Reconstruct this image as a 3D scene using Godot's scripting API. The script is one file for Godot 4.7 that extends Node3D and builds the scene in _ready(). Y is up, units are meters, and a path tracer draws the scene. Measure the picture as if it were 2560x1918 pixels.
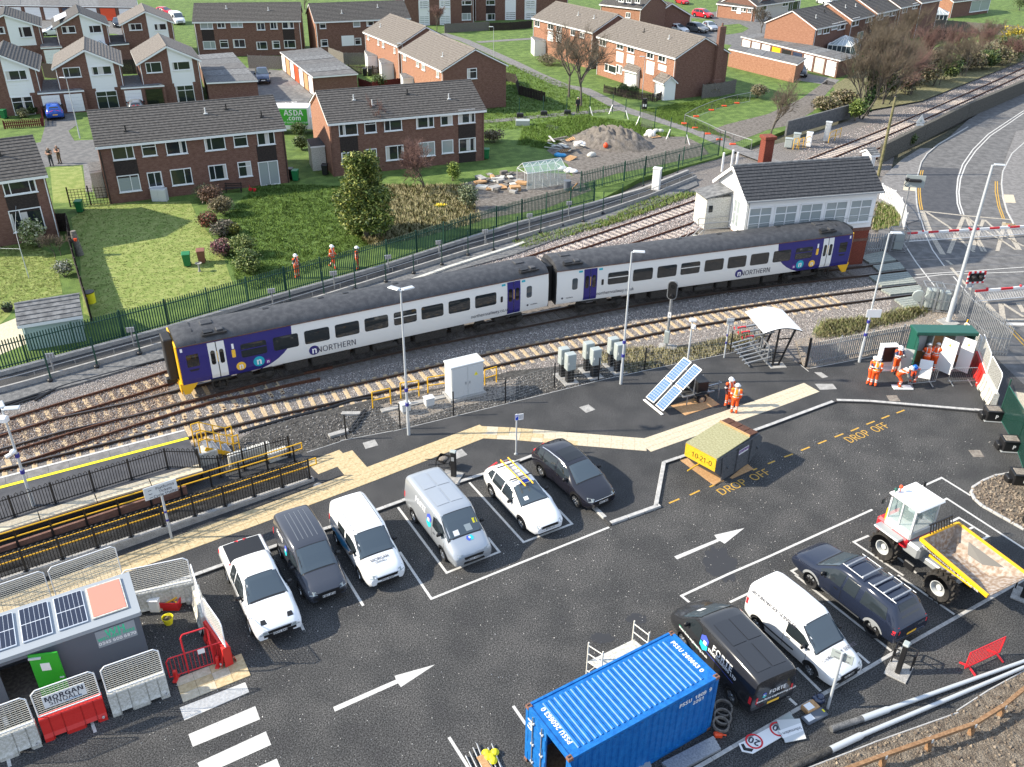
extends Node3D
# A level crossing with a train,a new station car park and a housing estate behind it.
# Positions are read off the photograph as pixels and dropped onto the ground,a wall or a known height.
const EYE:=Vector3(0,25.5,0)
const FOCAL:=2226.1
const TILE:=3.4516
const FW:=.10
const SUN_DIR:=Vector3(.85,-.545,-.05)
var look:Basis
var M:={}
var rng:=RandomNumberGenerator.new()
var used:={}
var glyphs:={}
var shared:={}
# ---------------------------------------------------------------- pixels to places
func ray(u: float,v: float)->Vector3:
	return look*V((u-1280.0)/FOCAL,-(v-959.0)/FOCAL,-1.0)
func U(u: float,v: float,h:=.0)->Vector3:
	var d:=ray(u,v)
	return EYE+d*((h-EYE.y)/d.y)
func Q(t: int,x: float,y: float,h:=.0)->Vector3:
	return U((t%4)*640+x/TILE,[0,480,960,1438][t/4]+y/TILE,h)
func QW(t: int,x: float,y: float,p:Vector3,n:Vector3)->Vector3:
	var d:=ray((t%4)*640+x/TILE,[0,480,960,1438][t/4]+y/TILE)
	return EYE+d*((p-EYE).dot(n)/d.dot(n))
func pts(list:Array,h:=.0)->Array:
	var o:=[]
	for i in range(0,list.size(),2):
		o.append(U(list[i],list[i+1],h))
	return o
func qpts(t: int,list:Array,h:=.0)->Array:
	var o:=[]
	for i in range(0,list.size(),2):
		o.append(Q(t,list[i],list[i+1],h))
	return o
func V(x: float,y: float,z: float)->Vector3:
	return Vector3 (x,y,z)
func W(x: float,y: float)->Vector2:
	return Vector2 (x,y)
func yaw_of(d:Vector3)->float:
	return atan2(-d.z,d.x)
func R(a: float,b: float)->float:
	return rng.randf_range(a,b)
# ---------------------------------------------------------------- meshes
class MB:
	var v:=PackedVector3Array()
	var n:=PackedVector3Array()
	var c:=PackedColorArray()
	var uv:=PackedVector2Array()
	var col:=Color.WHITE
	var x:=Transform3D()
	func t3(a:Vector3,b:Vector3,d:Vector3,na:Vector3,nb:Vector3,nd:Vector3)->void:
		v.append(x*a); v.append(x*d); v.append(x*b)
		n.append((x.basis*na).normalized()); n.append((x.basis*nd).normalized()); n.append((x.basis*nb).normalized())
		c.append(col); c.append(col); c.append(col)
	func tri(a:Vector3,b:Vector3,d:Vector3)->void:
		var m:=(b-a).cross(d-a).normalized()
		t3(a,b,d,m,m,m)
	func quad(a:Vector3,b:Vector3,d:Vector3,e:Vector3)->void:
		tri(a,b,d); tri(a,d,e)
	func quad_out(p:Array,th:=.06)->MB:
		var nn:Vector3=(p[1]-p[0]).cross(p[3]-p[0]).normalized()
		if nn.y<0: nn = -nn
		var f: bool=(p[1]-p[0]).cross(p[3]-p[0]).dot(nn)>0
		var q:=p.duplicate()
		if not f: q.reverse()
		quad(q[0]+nn*th,q[1]+nn*th,q[2]+nn*th,q[3]+nn*th)
		quad(q[3],q[2],q[1],q[0])
		for i in 4: quad(q[i],q[(i+1)%4],q[(i+1)%4]+nn*th,q[i]+nn*th)
		return self
	func box(p:Vector3,s:Vector3)->MB:
		var h:=s*.5
		for f in [[Vector3(1,0,0),Vector3(0,1,0),Vector3(0,0,1)],[Vector3(0,1,0),Vector3(0,0,1),Vector3(1,0,0)],[Vector3(0,0,1),Vector3(1,0,0),Vector3(0,1,0)]]:
			for sg in [1.0,-1.0]:
				var o:Vector3=p+f[0]*h*sg
				var a:Vector3=f[1]*h*sg
				var b:Vector3=f[2]*h
				quad(o-a-b,o+a-b,o+a+b,o-a+b)
		return self
	func rbox(p:Vector3,s:Vector3,r:=.02)->MB:
		var h:=s*.5
		r=minf(r,minf(h.x,minf(h.y,h.z))*.9)
		var k:=func(i: int,sx: float,sy: float,sz: float)->Vector3:
			var q:=Vector3(sx*(h.x-r),sy*(h.y-r),sz*(h.z-r))
			q[i]=[sx,sy,sz][i]*h[i]
			return p+q
		for sx in [1.0,-1.0]:
			for sy in [1.0,-1.0]:
				for sz in [1.0,-1.0]:
					var a=k.call(0,sx,sy,sz); var b=k.call(1,sx,sy,sz); var d=k.call(2,sx,sy,sz)
					if sx*sy*sz>0: tri(a,b,d)
					else: tri(a,d,b)
		for i in 3:
			for s1 in [1.0,-1.0]:
				var f:=func(s2: float,s3: float)->Vector3:
					var g:=[.0,.0,.0]
					g[i]=s1; g[(i+1)%3]=s2; g[(i+2)%3]=s3
					return k.call(i,g[0],g[1],g[2])
				if s1>0: quad(f.call(-1.0,-1.0),f.call(1.0,-1.0),f.call(1.0,1.0),f.call(-1.0,1.0))
				else: quad(f.call(-1.0,-1.0),f.call(-1.0,1.0),f.call(1.0,1.0),f.call(1.0,-1.0))
		for i in 3:
			for s1 in [1.0,-1.0]:
				for s2 in [1.0,-1.0]:
					var e:=func(axis: int,s3: float)->Vector3:
						var g:=[.0,.0,.0]
						g[i]=s3; g[(i+1)%3]=s1; g[(i+2)%3]=s2
						return k.call(axis,g[0],g[1],g[2])
					var a:Vector3=e.call((i+1)%3,-1.0); var b:Vector3=e.call((i+1)%3,1.0)
					var d:Vector3=e.call((i+2)%3,1.0); var g2:Vector3=e.call((i+2)%3,-1.0)
					if (b-a).cross(d-a).dot(a-p)>0: quad(a,b,d,g2)
					else: quad(g2,d,b,a)
		return self
	func bar(a:Vector3,b:Vector3,w: float,h: float)->MB:
		var d:=b-a
		var l:=d.length()
		if l<1e-5: return self
		var f:=d/l
		var s:=f.cross(Vector3.UP)
		s=Vector3.RIGHT if s.length()<1e-3 else s.normalized()
		var keep:=x
		x=x*Transform3D(Basis(f,s.cross(f),s),(a+b)*.5)
		box(Vector3.ZERO,Vector3(l,h,w))
		x=keep
		return self
	func cyl(a:Vector3,b:Vector3,r0: float,r1 := -1.0,seg:=8,cap:=true)->MB:
		if r1<0: r1=r0
		var f:=(b-a).normalized()
		var s:=f.cross(Vector3.UP if absf(f.y)<.95 else Vector3.RIGHT).normalized()
		var t:=s.cross(f)
		for i in seg:
			var a0:=TAU*i/seg
			var a1:=TAU*(i+1)/seg
			var d0:=s*cos(a0)-t*sin(a0)
			var d1:=s*cos(a1)-t*sin(a1)
			t3(a+d0*r0,a+d1*r0,b+d1*r1,d0,d1,d1)
			t3(a+d0*r0,b+d1*r1,b+d0*r1,d0,d1,d0)
			if cap:
				if r1>0: tri(b,b+d0*r1,b+d1*r1)
				if r0>0: tri(a,a+d1*r0,a+d0*r0)
		return self
	func tube(p:Array,r: float,seg:=6)->MB:
		for i in p.size()-1:
			cyl(p[i],p[i+1],r,r,seg,true)
		return self
	func lathe(o:Vector3,prof:Array,seg:=12)->MB:
		for j in prof.size()-1:
			cyl(o+Vector3(0,prof[j][1],0),o+Vector3(0,prof[j+1][1],0),prof[j][0],prof[j+1][0],seg,false) if prof[j+1][1]!=prof[j][1] else ring(o+Vector3(0,prof[j][1],0),prof[j][0],prof[j+1][0],seg)
		return self
	func ring(o:Vector3,r0: float,r1: float,seg: int)->void:
		for i in seg:
			var d0:=Vector3(cos(TAU*i/seg),0,-sin(TAU*i/seg))
			var d1:=Vector3(cos(TAU*(i+1)/seg),0,-sin(TAU*(i+1)/seg))
			if r0>r1: quad(o+d0*r0,o+d1*r0,o+d1*r1,o+d0*r1)
			else: quad(o+d0*r0,o+d0*r1,o+d1*r1,o+d1*r0)
	func flat(poly:PackedVector2Array,f:Callable,up:=true)->void:
		var ix:=Geometry2D.triangulate_polygon(poly)
		for i in range(0,ix.size(),3):
			var a:Vector2=poly[ix[i]]; var b:Vector2=poly[ix[i+1]]; var d:Vector2=poly[ix[i+2]]
			var ccw:=(b-a).cross(d-a)>0
			if ccw==up: tri(f.call(a),f.call(b),f.call(d))
			else: tri(f.call(a),f.call(d),f.call(b))
	func sheet(p:Array,y:=INF)->MB:
		var poly:=PackedVector2Array()
		for q in p: poly.append(Vector2(q.x,-q.z))
		var yy: float=p[0].y if y==INF else y
		flat(poly,func(q:Vector2)->Vector3: return Vector3(q.x,yy,-q.y))
		return self
	func slab(p:Array,y: float,d: float)->MB:
		sheet(p,y)
		var area:=.0
		for i in p.size():
			var a:Vector3=p[i]; var b:Vector3=p[(i+1)%p.size()]
			area+=a.x * -b.z-b.x * -a.z
		for i in p.size():
			var a:Vector3=p[i]; var b:Vector3=p[(i+1)%p.size()]
			if area<0:
				var k:=a
				a=b; b=k
			var up:=Vector3(0,y,0); var dn:=Vector3(0,y-d,0)
			a.y=0; b.y=0
			quad(a+dn,b+dn,b+up,a+up)
		return self
	func prism(poly:PackedVector2Array,d: float)->MB:
		var f:=func(z: float)->Callable: return func(q:Vector2)->Vector3: return Vector3(q.x,q.y,z)
		flat(poly,f.call(d*.5),true)
		flat(poly,f.call(-d*.5),false)
		var area:=.0
		for i in poly.size(): area+=poly[i].cross(poly[(i+1)%poly.size()])
		for i in poly.size():
			var a:=poly[i] if area>0 else poly[(i+1)%poly.size()]
			var b:=poly[(i+1)%poly.size()] if area>0 else poly[i]
			quad(Vector3(a.x,a.y,d*.5),Vector3(a.x,a.y,-d*.5),Vector3(b.x,b.y,-d*.5),Vector3(b.x,b.y,d*.5))
		return self
	func ball(o:Vector3,r:Vector3,seg:=10,rows:=6,from := -1.0)->MB:
		for j in rows:
			var t0:=lerpf(asin(from),PI/2,float(j)/rows)
			var t1:=lerpf(asin(from),PI/2,float(j+1)/rows)
			for i in seg:
				var p:=[]
				for e in [[i,t0],[i+1,t0],[i+1,t1],[i,t1]]:
					p.append(Vector3(cos(TAU*e[0]/seg)*cos(e[1]),sin(e[1]),-sin(TAU*e[0]/seg)*cos(e[1])))
				t3(o+p[0]*r,o+p[1]*r,o+p[2]*r,p[0]/r,p[1]/r,p[2]/r)
				if j<rows-1: t3(o+p[0]*r,o+p[2]*r,o+p[3]*r,p[0]/r,p[2]/r,p[3]/r)
		return self
	func smooth(deg:=40.0)->MB:
		var at:={}
		var lim:=cos(deg_to_rad(deg))
		for i in v.size():
			var k:=Vector3i((v[i]*2000.0).round())
			if not at.has(k): at[k]=[]
			at[k].append(n[i])
		var m:=PackedVector3Array(); m.resize(v.size())
		for i in v.size():
			var s:=Vector3.ZERO
			for q in at[Vector3i((v[i]*2000.0).round())]:
				if q.dot(n[i])>lim: s+=q
			m[i]=s.normalized() if s.length()>1e-4 else n[i]
		n=m
		return self
	func mesh(mat:Material=null,colored:=false)->ArrayMesh:
		var a:=[]
		a.resize(Mesh.ARRAY_MAX)
		a[Mesh.ARRAY_VERTEX]=v
		a[Mesh.ARRAY_NORMAL]=n
		if colored: a[Mesh.ARRAY_COLOR]=c
		var m:=ArrayMesh.new()
		m.add_surface_from_arrays(Mesh.PRIMITIVE_TRIANGLES,a)
		if mat: m.surface_set_material(0,mat)
		return m
func mb(at:=Vector3.ZERO,turn:=.0)->MB:
	var m:=MB.new()
	m.x=Transform3D(Basis(Vector3.UP,turn),at)
	return m
func numbered(s:String)->String:
	used[s]=used.get(s,-1)+1
	return s if used[s]==0 else "%s_%03d"%[s,used[s]]
func put(called:String,b:MB,m,parent:Node3D=self,colored:=false)->MeshInstance3D:
	return inst(called,b.mesh(M[m] if m is String else m,colored),parent)
func inst(called:String,mesh:Mesh,parent:Node3D=self,at:=Transform3D())->MeshInstance3D:
	var o:=MeshInstance3D.new()
	o.name=numbered(called) if parent==self else called
	o.mesh=mesh
	o.transform=at
	parent.add_child(o,true)
	return o
func thing(called:String,label:String,category:String,at:=Vector3.ZERO,turn:=.0,group := "")->Node3D:
	var o:=Node3D.new()
	o.name=numbered(called)
	add_child(o)
	o.position=at
	o.rotation.y=turn
	return tag(o,label,category,group)
func tag(o:Node3D,label:String,category:String,group := "",kind := "")->Node3D:
	o.set_meta("label",label)
	if category: o.set_meta("category",category)
	if group: o.set_meta("group",group)
	if kind: o.set_meta("kind",kind)
	return o
func struct(called:String,b:MB,m,label := "")->MeshInstance3D:
	var o:=put(called,b,m)
	o.set_meta("kind","structure")
	if label: o.set_meta("label",label)
	return o
func setting(called:String,label := "")->Node3D:
	var o:=Node3D.new()
	o.name=numbered(called)
	add_child(o)
	o.set_meta("kind","structure")
	if label: o.set_meta("label",label)
	return o
func dup(o:Node3D,at:Vector3,turn: float,label := "")->Node3D:
	var c:Node3D=o.duplicate()
	c.name=numbered(String(o.name).rstrip("0123456789_"))
	add_child(c)
	c.position=at
	c.rotation.y=turn
	if label: c.set_meta("label",label)
	return c
func many(called:String,mesh:Mesh,xf:Array,parent:Node3D=self,cols:=[])->MultiMeshInstance3D:
	var mm:=MultiMesh.new()
	mm.transform_format=MultiMesh.TRANSFORM_3D
	mm.use_colors=cols.size()>0
	mm.mesh=mesh
	mm.instance_count=xf.size()
	for i in xf.size():
		mm.set_instance_transform(i,xf[i])
		if cols.size(): mm.set_instance_color(i,cols[i%cols.size()])
	var o:=MultiMeshInstance3D.new()
	o.name=numbered(called) if parent==self else called
	o.multimesh=mm
	o.set_meta("kind","stuff")
	parent.add_child(o,true)
	return o
func text(s:String,size: float,depth:=.006,font := "Droid Sans",weight:=400)->Mesh:
	var k := "%s|%s|%s|%d"%[s,size,font,weight]
	if glyphs.has(k): return glyphs[k]
	var f:=SystemFont.new()
	f.font_names=PackedStringArray([font])
	f.font_weight=weight
	var t:=TextMesh.new()
	t.text=s
	t.font=f
	t.font_size=32
	t.pixel_size=size/32.0*1.36
	t.depth=depth
	t.curve_step=3.0
	glyphs[k]=t
	return t
func words(parent:Node3D,s:String,size: float,xf:Transform3D,m:String,font := "Droid Sans",weight:=400)->MeshInstance3D:
	var k:=text(s,size,.006,font,weight)
	var o:=inst("lettering",k,parent,xf)
	o.material_override=M[m]
	return o
# a frame whose x runs along d,y up,z out of the face (towards the reader)
func face(o:Vector3,d:Vector3,n:Vector3)->Transform3D:
	var f:=d.normalized()
	var z:=(n-f*n.dot(f)).normalized()
	return Transform3D(Basis(f,z.cross(f),z),o)
# ---------------------------------------------------------------- materials
func L(r: float,g: float,b: float)->Color:
	return Color(r,g,b).linear_to_srgb()
func mt(k:String,col:Color,rough:=.7,metal:=.0,spec:=.5)->StandardMaterial3D:
	var m:=StandardMaterial3D.new()
	m.resource_name=k
	m.albedo_color=col
	m.roughness=rough
	m.metallic=metal
	m.metallic_specular=spec
	M[k]=m
	return m
func noise_tex(stops:Array,freq: float,kind:=FastNoiseLite.TYPE_SIMPLEX_SMOOTH,oct:=4,sd:=1,px:=512)->NoiseTexture2D:
	var f:=FastNoiseLite.new()
	f.noise_type=kind
	f.frequency=freq
	f.fractal_octaves=oct
	f.fractal_type=FastNoiseLite.FRACTAL_FBM if oct>1 else FastNoiseLite.FRACTAL_NONE
	f.seed=sd
	var t:=NoiseTexture2D.new()
	t.width=px; t.height=px
	t.seamless=true
	t.noise=f
	if stops.size():
		var g:=Gradient.new()
		g.offsets=PackedFloat32Array(stops.map(func(s): return s[0]))
		g.colors=PackedColorArray(stops.map(func(s): return s[1]))
		t.color_ramp=g
	return t
# coarse mottling times fine grain,on every face by its place in the world
func nm(k:String,a:Color,b:Color,size:=4.0,rough:=.9,fine:=.25,fine_size:=.7,bump:=.0,sd:=1,stretch:=Vector3.ONE,mid:=.5)->StandardMaterial3D:
	var m:=mt(k,Color.WHITE,rough)
	m.albedo_texture=noise_tex([[mid-.28,a],[mid+.28,b]],.012,FastNoiseLite.TYPE_SIMPLEX_SMOOTH,5,sd)
	m.uv1_triplanar=true
	m.uv1_world_triplanar=true
	m.uv1_scale=stretch/size
	m.uv1_triplanar_sharpness=4.0
	if fine>0:
		m.detail_enabled=true
		m.detail_blend_mode=BaseMaterial3D.BLEND_MODE_MUL
		var key := "grain%.2f"%fine
		if not shared.has(key): shared[key]=noise_tex([[.25,Color(1-fine,1-fine,1-fine)],[.75,Color.WHITE]],.12,FastNoiseLite.TYPE_SIMPLEX_SMOOTH,4,7,512)
		m.detail_albedo=shared[key]
		m.detail_uv_layer=BaseMaterial3D.DETAIL_UV_2
		m.uv2_triplanar=true
		m.uv2_world_triplanar=true
		m.uv2_scale=stretch/(fine_size*6.0)
	if bump>0:
		m.heightmap_enabled=true
		m.heightmap_scale=bump
		if not shared.has("relief"): shared["relief"]=noise_tex([],.08,FastNoiseLite.TYPE_SIMPLEX_SMOOTH,3,3,256)
		m.heightmap_texture=shared["relief"]
	return m
func make_materials()->void:
	nm("asphalt",L(.075,.076,.077),L(.125,.123,.12),16.0,.93,.6,.7,.3,3)
	nm("footway",L(.062,.064,.067),L(.095,.095,.097),14.0,.93,.55,.6,.2,5)
	nm("road",L(.12,.118,.118),L(.19,.187,.185),6.0,.9,.25,.4,.15,8)
	nm("road_new",L(.06,.064,.075),L(.085,.088,.098),5.0,.9,.25,.4,.1,9)
	nm("pavement",L(.17,.165,.16),L(.25,.24,.235),4.0,.92,.2,.5,.1,11)
	nm("estate_road",L(.13,.13,.13),L(.2,.195,.19),5.0,.92,.2,.4,.1,12)
	nm("concrete",L(.34,.335,.32),L(.48,.47,.45),3.0,.88,.25,.5,.15,13)
	nm("concrete_dark",L(.13,.135,.14),L(.24,.24,.24),2.5,.9,.35,.5,.2,14)
	nm("kerb",L(.42,.42,.41),L(.58,.57,.55),2.0,.85,.2,.3,.1,15)
	nm("buff",L(.52,.4,.22),L(.66,.53,.32),1.2,.85,.2,.2,.1,16)
	nm("buff_pale",L(.58,.5,.36),L(.7,.62,.47),1.2,.85,.2,.2,.1,17)
	nm("ballast",L(.3,.27,.25),L(.46,.42,.39),1.6,.95,.75,.35,2.5,18)
	nm("cinder",L(.06,.058,.055),L(.15,.145,.135),2.2,.95,.55,.4,2.0,19)
	nm("gravel",L(.3,.26,.22),L(.45,.4,.34),2.0,.95,.5,.3,1.5,20)
	nm("soil",L(.17,.135,.1),L(.31,.26,.2),2.5,.96,.5,.5,4.0,21)
	nm("mud",L(.15,.13,.11),L(.28,.25,.22),3.0,.9,.4,.6,3.0,22)
	nm("grass",L(.11,.2,.03),L(.2,.32,.06),9.0,.95,.5,.5,.5,23)
	nm("lawn",L(.23,.31,.06),L(.36,.41,.12),6.0,.95,.35,.5,.3,24)
	nm("rough_grass",L(.2,.2,.08),L(.34,.31,.16),3.0,.95,.5,.5,3.0,25)
	nm("earth",L(.1,.1,.06),L(.16,.15,.1),8.0,.95,.4,1.0,2.0,26)
	nm("sleeper",L(.5,.37,.21),L(.68,.53,.34),1.0,.9,.25,.25,.2,27)
	nm("sleeper_pale",L(.52,.44,.37),L(.68,.6,.52),1.0,.9,.25,.25,.2,28)
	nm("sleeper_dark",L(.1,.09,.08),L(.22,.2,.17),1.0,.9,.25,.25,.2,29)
	nm("rust",L(.1,.04,.022),L(.19,.075,.038),1.0,.8,.35,.2,.1,30)
	mt("rail_top",L(.2,.18,.17),.35,.9)
	nm("rail_side",L(.055,.035,.025),L(.1,.06,.04),1.0,.8,.3,.2,.0,31)
	nm("crossing_panel",L(.27,.31,.29),L(.4,.42,.37),1.5,.8,.25,.4,.1,32,V(1,1,1))
	nm("paint_white",L(.62,.61,.58),L(.78,.77,.74),.9,.7,.25,.15,.0,33)
	nm("paint_worn",L(.4,.36,.3),L(.62,.56,.46),1.2,.75,.3,.2,.0,34)
	nm("paint_yellow",L(.6,.34,.04),L(.72,.44,.08),.8,.7,.25,.15,.0,35)
	mt("yellow",L(.78,.43,.015),.45)
	mt("yellow_line",L(.82,.72,.02),.6)
	mt("black",L(.012,.012,.013),.45)
	mt("rubber",L(.018,.018,.018),.8)
	mt("white",L(.8,.8,.79),.4)
	mt("white_plastic",L(.68,.66,.58),.55)
	nm("dirty_white",L(.5,.49,.42),L(.74,.73,.68),.8,.6,.2,.3,.0,36)
	mt("upvc",L(.78,.79,.79),.35)
	mt("grey_metal",L(.36,.38,.39),.45,.3)
	nm("galvanised",L(.34,.36,.38),L(.5,.52,.54),.6,.42,.2,.2,.0,37)
	M["galvanised"].metallic=.55
	mt("lamp_grey",L(.5,.53,.55),.4,.2)
	mt("lamp_lens",L(.75,.77,.78),.25)
	mt("blue_band",L(.03,.03,.22),.5)
	mt("cabinet",L(.33,.37,.36),.5)
	mt("cabinet_pale",L(.55,.57,.57),.5)
	mt("green_fence",L(.008,.05,.035),.55)
	mt("dark_green",L(.01,.085,.06),.45)
	mt("red",L(.62,.02,.03),.45)
	mt("red_plastic",L(.6,.025,.02),.5)
	mt("orange_red",L(.75,.08,.02),.55)
	mt("glass",L(.018,.024,.028),.04,.0,.6)
	mt("glass_blue",L(.05,.07,.085),.05,.0,.7)
	mt("glass_pale",L(.3,.34,.34),.12,.0,.6)
	mt("glass_dark",L(.01,.011,.012),.06,.0,.6)
	mt("curtain",L(.55,.53,.5),.9)
	mt("chrome",L(.6,.62,.64),.2,.9)
	mt("navy",L(.022,.02,.16),.3)
	mt("train_white",L(.72,.72,.69),.35)
	nm("train_roof",L(.05,.052,.058),L(.085,.088,.095),3.0,.6,.3,.5,.0,38)
	mt("train_black",L(.015,.015,.016),.6)
	nm("underframe",L(.03,.028,.024),L(.07,.06,.05),.8,.85,.4,.3,.0,39)
	mt("teal",L(.01,.38,.48),.4)
	mt("purple",L(.16,.03,.26),.4)
	mt("amber",L(.85,.5,.05),.4)
	mt("train_text",L(.04,.04,.06),.5)
	nm("brick",L(.25,.125,.09),L(.34,.185,.14),3.0,.92,.5,.3,.3,40,V(1,2.2,1))
	nm("brick_orange_lit",L(.42,.2,.12),L(.54,.28,.18),3.0,.92,.4,.3,.3,41,V(1,2.2,1))  # house brick with sunlight painted into its colour, chiefly for sunward walls
	nm("brick_red",L(.2,.045,.025),L(.33,.08,.045),1.2,.9,.35,.16,.3,42,V(1,2.2,1))
	nm("tile_hung",L(.03,.02,.018),L(.06,.042,.036),1.0,.85,.4,.2,.2,43)
	nm("roof_tile",L(.1,.094,.088),L(.17,.16,.15),2.2,.9,.45,.35,.4,44)
	nm("roof_tile_brown",L(.2,.175,.15),L(.32,.285,.25),2.2,.9,.4,.35,.4,45)
	nm("slate",L(.05,.054,.062),L(.1,.102,.108),1.5,.75,.4,.3,.3,46)
	nm("felt",L(.14,.145,.15),L(.27,.275,.28),3.5,.92,.3,.4,.2,47)
	nm("timber",L(.28,.15,.07),L(.42,.25,.13),1.0,.85,.3,.2,.1,48,V(1,1,1))
	nm("stone_dark",L(.1,.095,.08),L(.19,.18,.15),1.5,.95,.5,.2,1.0,60)
	mt("stain",L(.03,.03,.032),.6)
	nm("dust",L(.2,.195,.19),L(.3,.29,.28),1.0,.95,.5,.3,.0,61)
	nm("grey_timber",L(.16,.145,.13),L(.28,.26,.23),1.0,.9,.3,.2,.2,49)
	nm("dark_timber",L(.03,.022,.018),L(.07,.05,.04),1.0,.9,.3,.2,.2,50)
	nm("red_timber",L(.13,.018,.014),L(.2,.032,.026),1.0,.85,.3,.2,.1,51)
	nm("plywood",L(.5,.28,.12),L(.62,.38,.19),1.0,.8,.2,.3,.0,52)
	nm("skip_grey",L(.1,.11,.12),L(.19,.2,.215),.9,.7,.35,.2,.1,53)
	nm("skip_yellow",L(.72,.42,.01),L(.85,.55,.03),.8,.6,.2,.2,.0,54)
	nm("skip_lid",L(.36,.34,.17),L(.5,.48,.28),.8,.75,.3,.2,.0,55)
	nm("container_blue",L(.0,.13,.46),L(.01,.19,.57),2.0,.5,.18,.4,.0,56)
	nm("corner_rust",L(.2,.08,.05),L(.36,.2,.14),.4,.8,.3,.1,.0,57)
	mt("cabin_grey",L(.1,.115,.14),.6)
	mt("cabin_trim",L(.28,.31,.34),.5)
	mt("door_green",L(.025,.36,.02),.45)
	mt("solar",L(.012,.016,.035),.12,.0,.6)
	mt("solar_blue",L(.09,.17,.3),.15,.0,.6)
	mt("solar_line",L(.55,.6,.66),.4)
	mt("blue_paint",L(.01,.06,.5),.3)
	mt("pink_mat",L(.62,.22,.16),.35)
	nm("bark",L(.11,.095,.075),L(.2,.18,.15),.8,.95,.3,.2,.5,58)
	mt("twig",L(.13,.105,.075),.95)
	mt("twig_red",L(.17,.1,.085),.95)
	mt("skin",L(.5,.3,.22),.6)
	mt("helmet",L(.8,.8,.79),.3)
	mt("helmet_blue",L(.01,.12,.5),.3)
	var pv:=mt("person",Color.WHITE,.8)
	pv.vertex_color_use_as_albedo=true
	for k in ["leaf","blade","stone"]:
		var lv:=mt(k,Color.WHITE,.85 if k != "leaf" else .6)
		lv.vertex_color_use_as_albedo=true
	M.leaf.backlight_enabled=true
	M.leaf.backlight=L(.05,.07,.01)
	var mesh_panel:=mt("wire",L(.55,.56,.57),.45,.3)
	var cl:=mt("clear",Color(.75,.85,.85,.18),.05)
	cl.transparency=BaseMaterial3D.TRANSPARENCY_ALPHA
	var hoard:=mt("hoarding_net",Color(.03,.2,.17,.72),.6)
	hoard.transparency=BaseMaterial3D.TRANSPARENCY_ALPHA
	var net:=mt("fence_net",Color(.25,.27,.27,.22),.6)
	net.transparency=BaseMaterial3D.TRANSPARENCY_ALPHA
func make_view()->void:
	look=Basis(Vector3.RIGHT,-.5262)*Basis(Vector3.BACK,.012709)
	var cam:=Camera3D.new()
	cam.name = "camera"
	cam.transform=Transform3D(look,EYE)
	cam.fov=rad_to_deg(2.0*atan(959.0/FOCAL))
	cam.near=.5
	cam.far=1500.0
	add_child(cam)
	cam.current=true
	var env:=Environment.new()
	env.background_mode=Environment.BG_SKY
	var sky:=ProceduralSkyMaterial.new()
	sky.sky_top_color=Color(.62,.7,.82)
	sky.sky_horizon_color=Color(.86,.89,.92)
	sky.sky_curve=.25
	sky.ground_bottom_color=Color(.3,.3,.28)
	sky.ground_horizon_color=Color(.8,.82,.84)
	sky.sun_angle_max=12.0
	env.sky=Sky.new()
	env.sky.sky_material=sky
	env.background_energy_multiplier=1.0
	env.tonemap_mode=Environment.TONE_MAPPER_LINEAR
	env.tonemap_exposure=1.85
	env.sdfgi_enabled=true
	env.ssao_enabled=true
	env.ssil_enabled=true
	var we:=WorldEnvironment.new()
	we.name = "world"
	we.environment=env
	add_child(we)
	var sun:=DirectionalLight3D.new()
	sun.name = "sun"
	sun.light_energy=1.6
	sun.light_color=Color(1.0,.955,.88)
	sun.light_angular_distance=.9
	sun.shadow_enabled=true
	add_child(sun)
	sun.look_at_from_position(Vector3.ZERO,SUN_DIR,Vector3.UP)
# ---------------------------------------------------------------- ground
func sheet(called:String,p:Array,y: float,m:String,skirt:=.4,label := "")->MeshInstance3D:
	return struct(called,mb().slab(p,y,skirt),m,label)
func ribbon(b:MB,p:Array,w: float,y: float)->void:
	for i in p.size()-1:
		var a:Vector3=p[i]; var d:Vector3=p[i+1]
		var s:=(d-a).cross(Vector3.UP).normalized()*w*.5
		var s0:=s; var s1:=s
		if i>0: s0=side_at(p,i)*w*.5
		if i<p.size()-2: s1=side_at(p,i+1)*w*.5
		a.y=y; d.y=y
		b.quad(a+s0,d+s1,d-s1,a-s0)
func side_at(p:Array,i: int)->Vector3:
	var a:Vector3=(p[i]-p[i-1]).normalized().cross(Vector3.UP)
	var b:Vector3=(p[i+1]-p[i]).normalized().cross(Vector3.UP)
	var s:=(a+b).normalized()
	return s/maxf(.5,s.dot(a))
func band(called:String,p:Array,w: float,y: float,m:String,label := "")->MeshInstance3D:
	var b:=mb()
	ribbon(b,p,w,y)
	return struct(called,b,m,label)
func along(p:Array,step: float,from:=.0)->Array:
	var o:=[]
	var left:=from
	for i in p.size()-1:
		var a:Vector3=p[i]; var d:Vector3=p[i+1]-p[i]
		var l:=d.length()
		while left<=l:
			o.append([a+d*(left/l),d/l])
			left+=step
		left-=l
	return o
func kerb(called:String,p:Array,h: float,m := "kerb",w:=.2,base:=.0,piece:=.915)->Node3D:
	var k:=setting(called)
	var b:=mb().rbox(Vector3.ZERO,V(piece-.012,h+.2,w),.012).mesh(M[m])
	for e in along(p,piece,piece*.5):
		inst("kerbstone",b,k,Transform3D(Basis(Vector3.UP,yaw_of(e[1])),V(e[0].x,base+h*.5-.1,e[0].z)))
	return k
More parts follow.
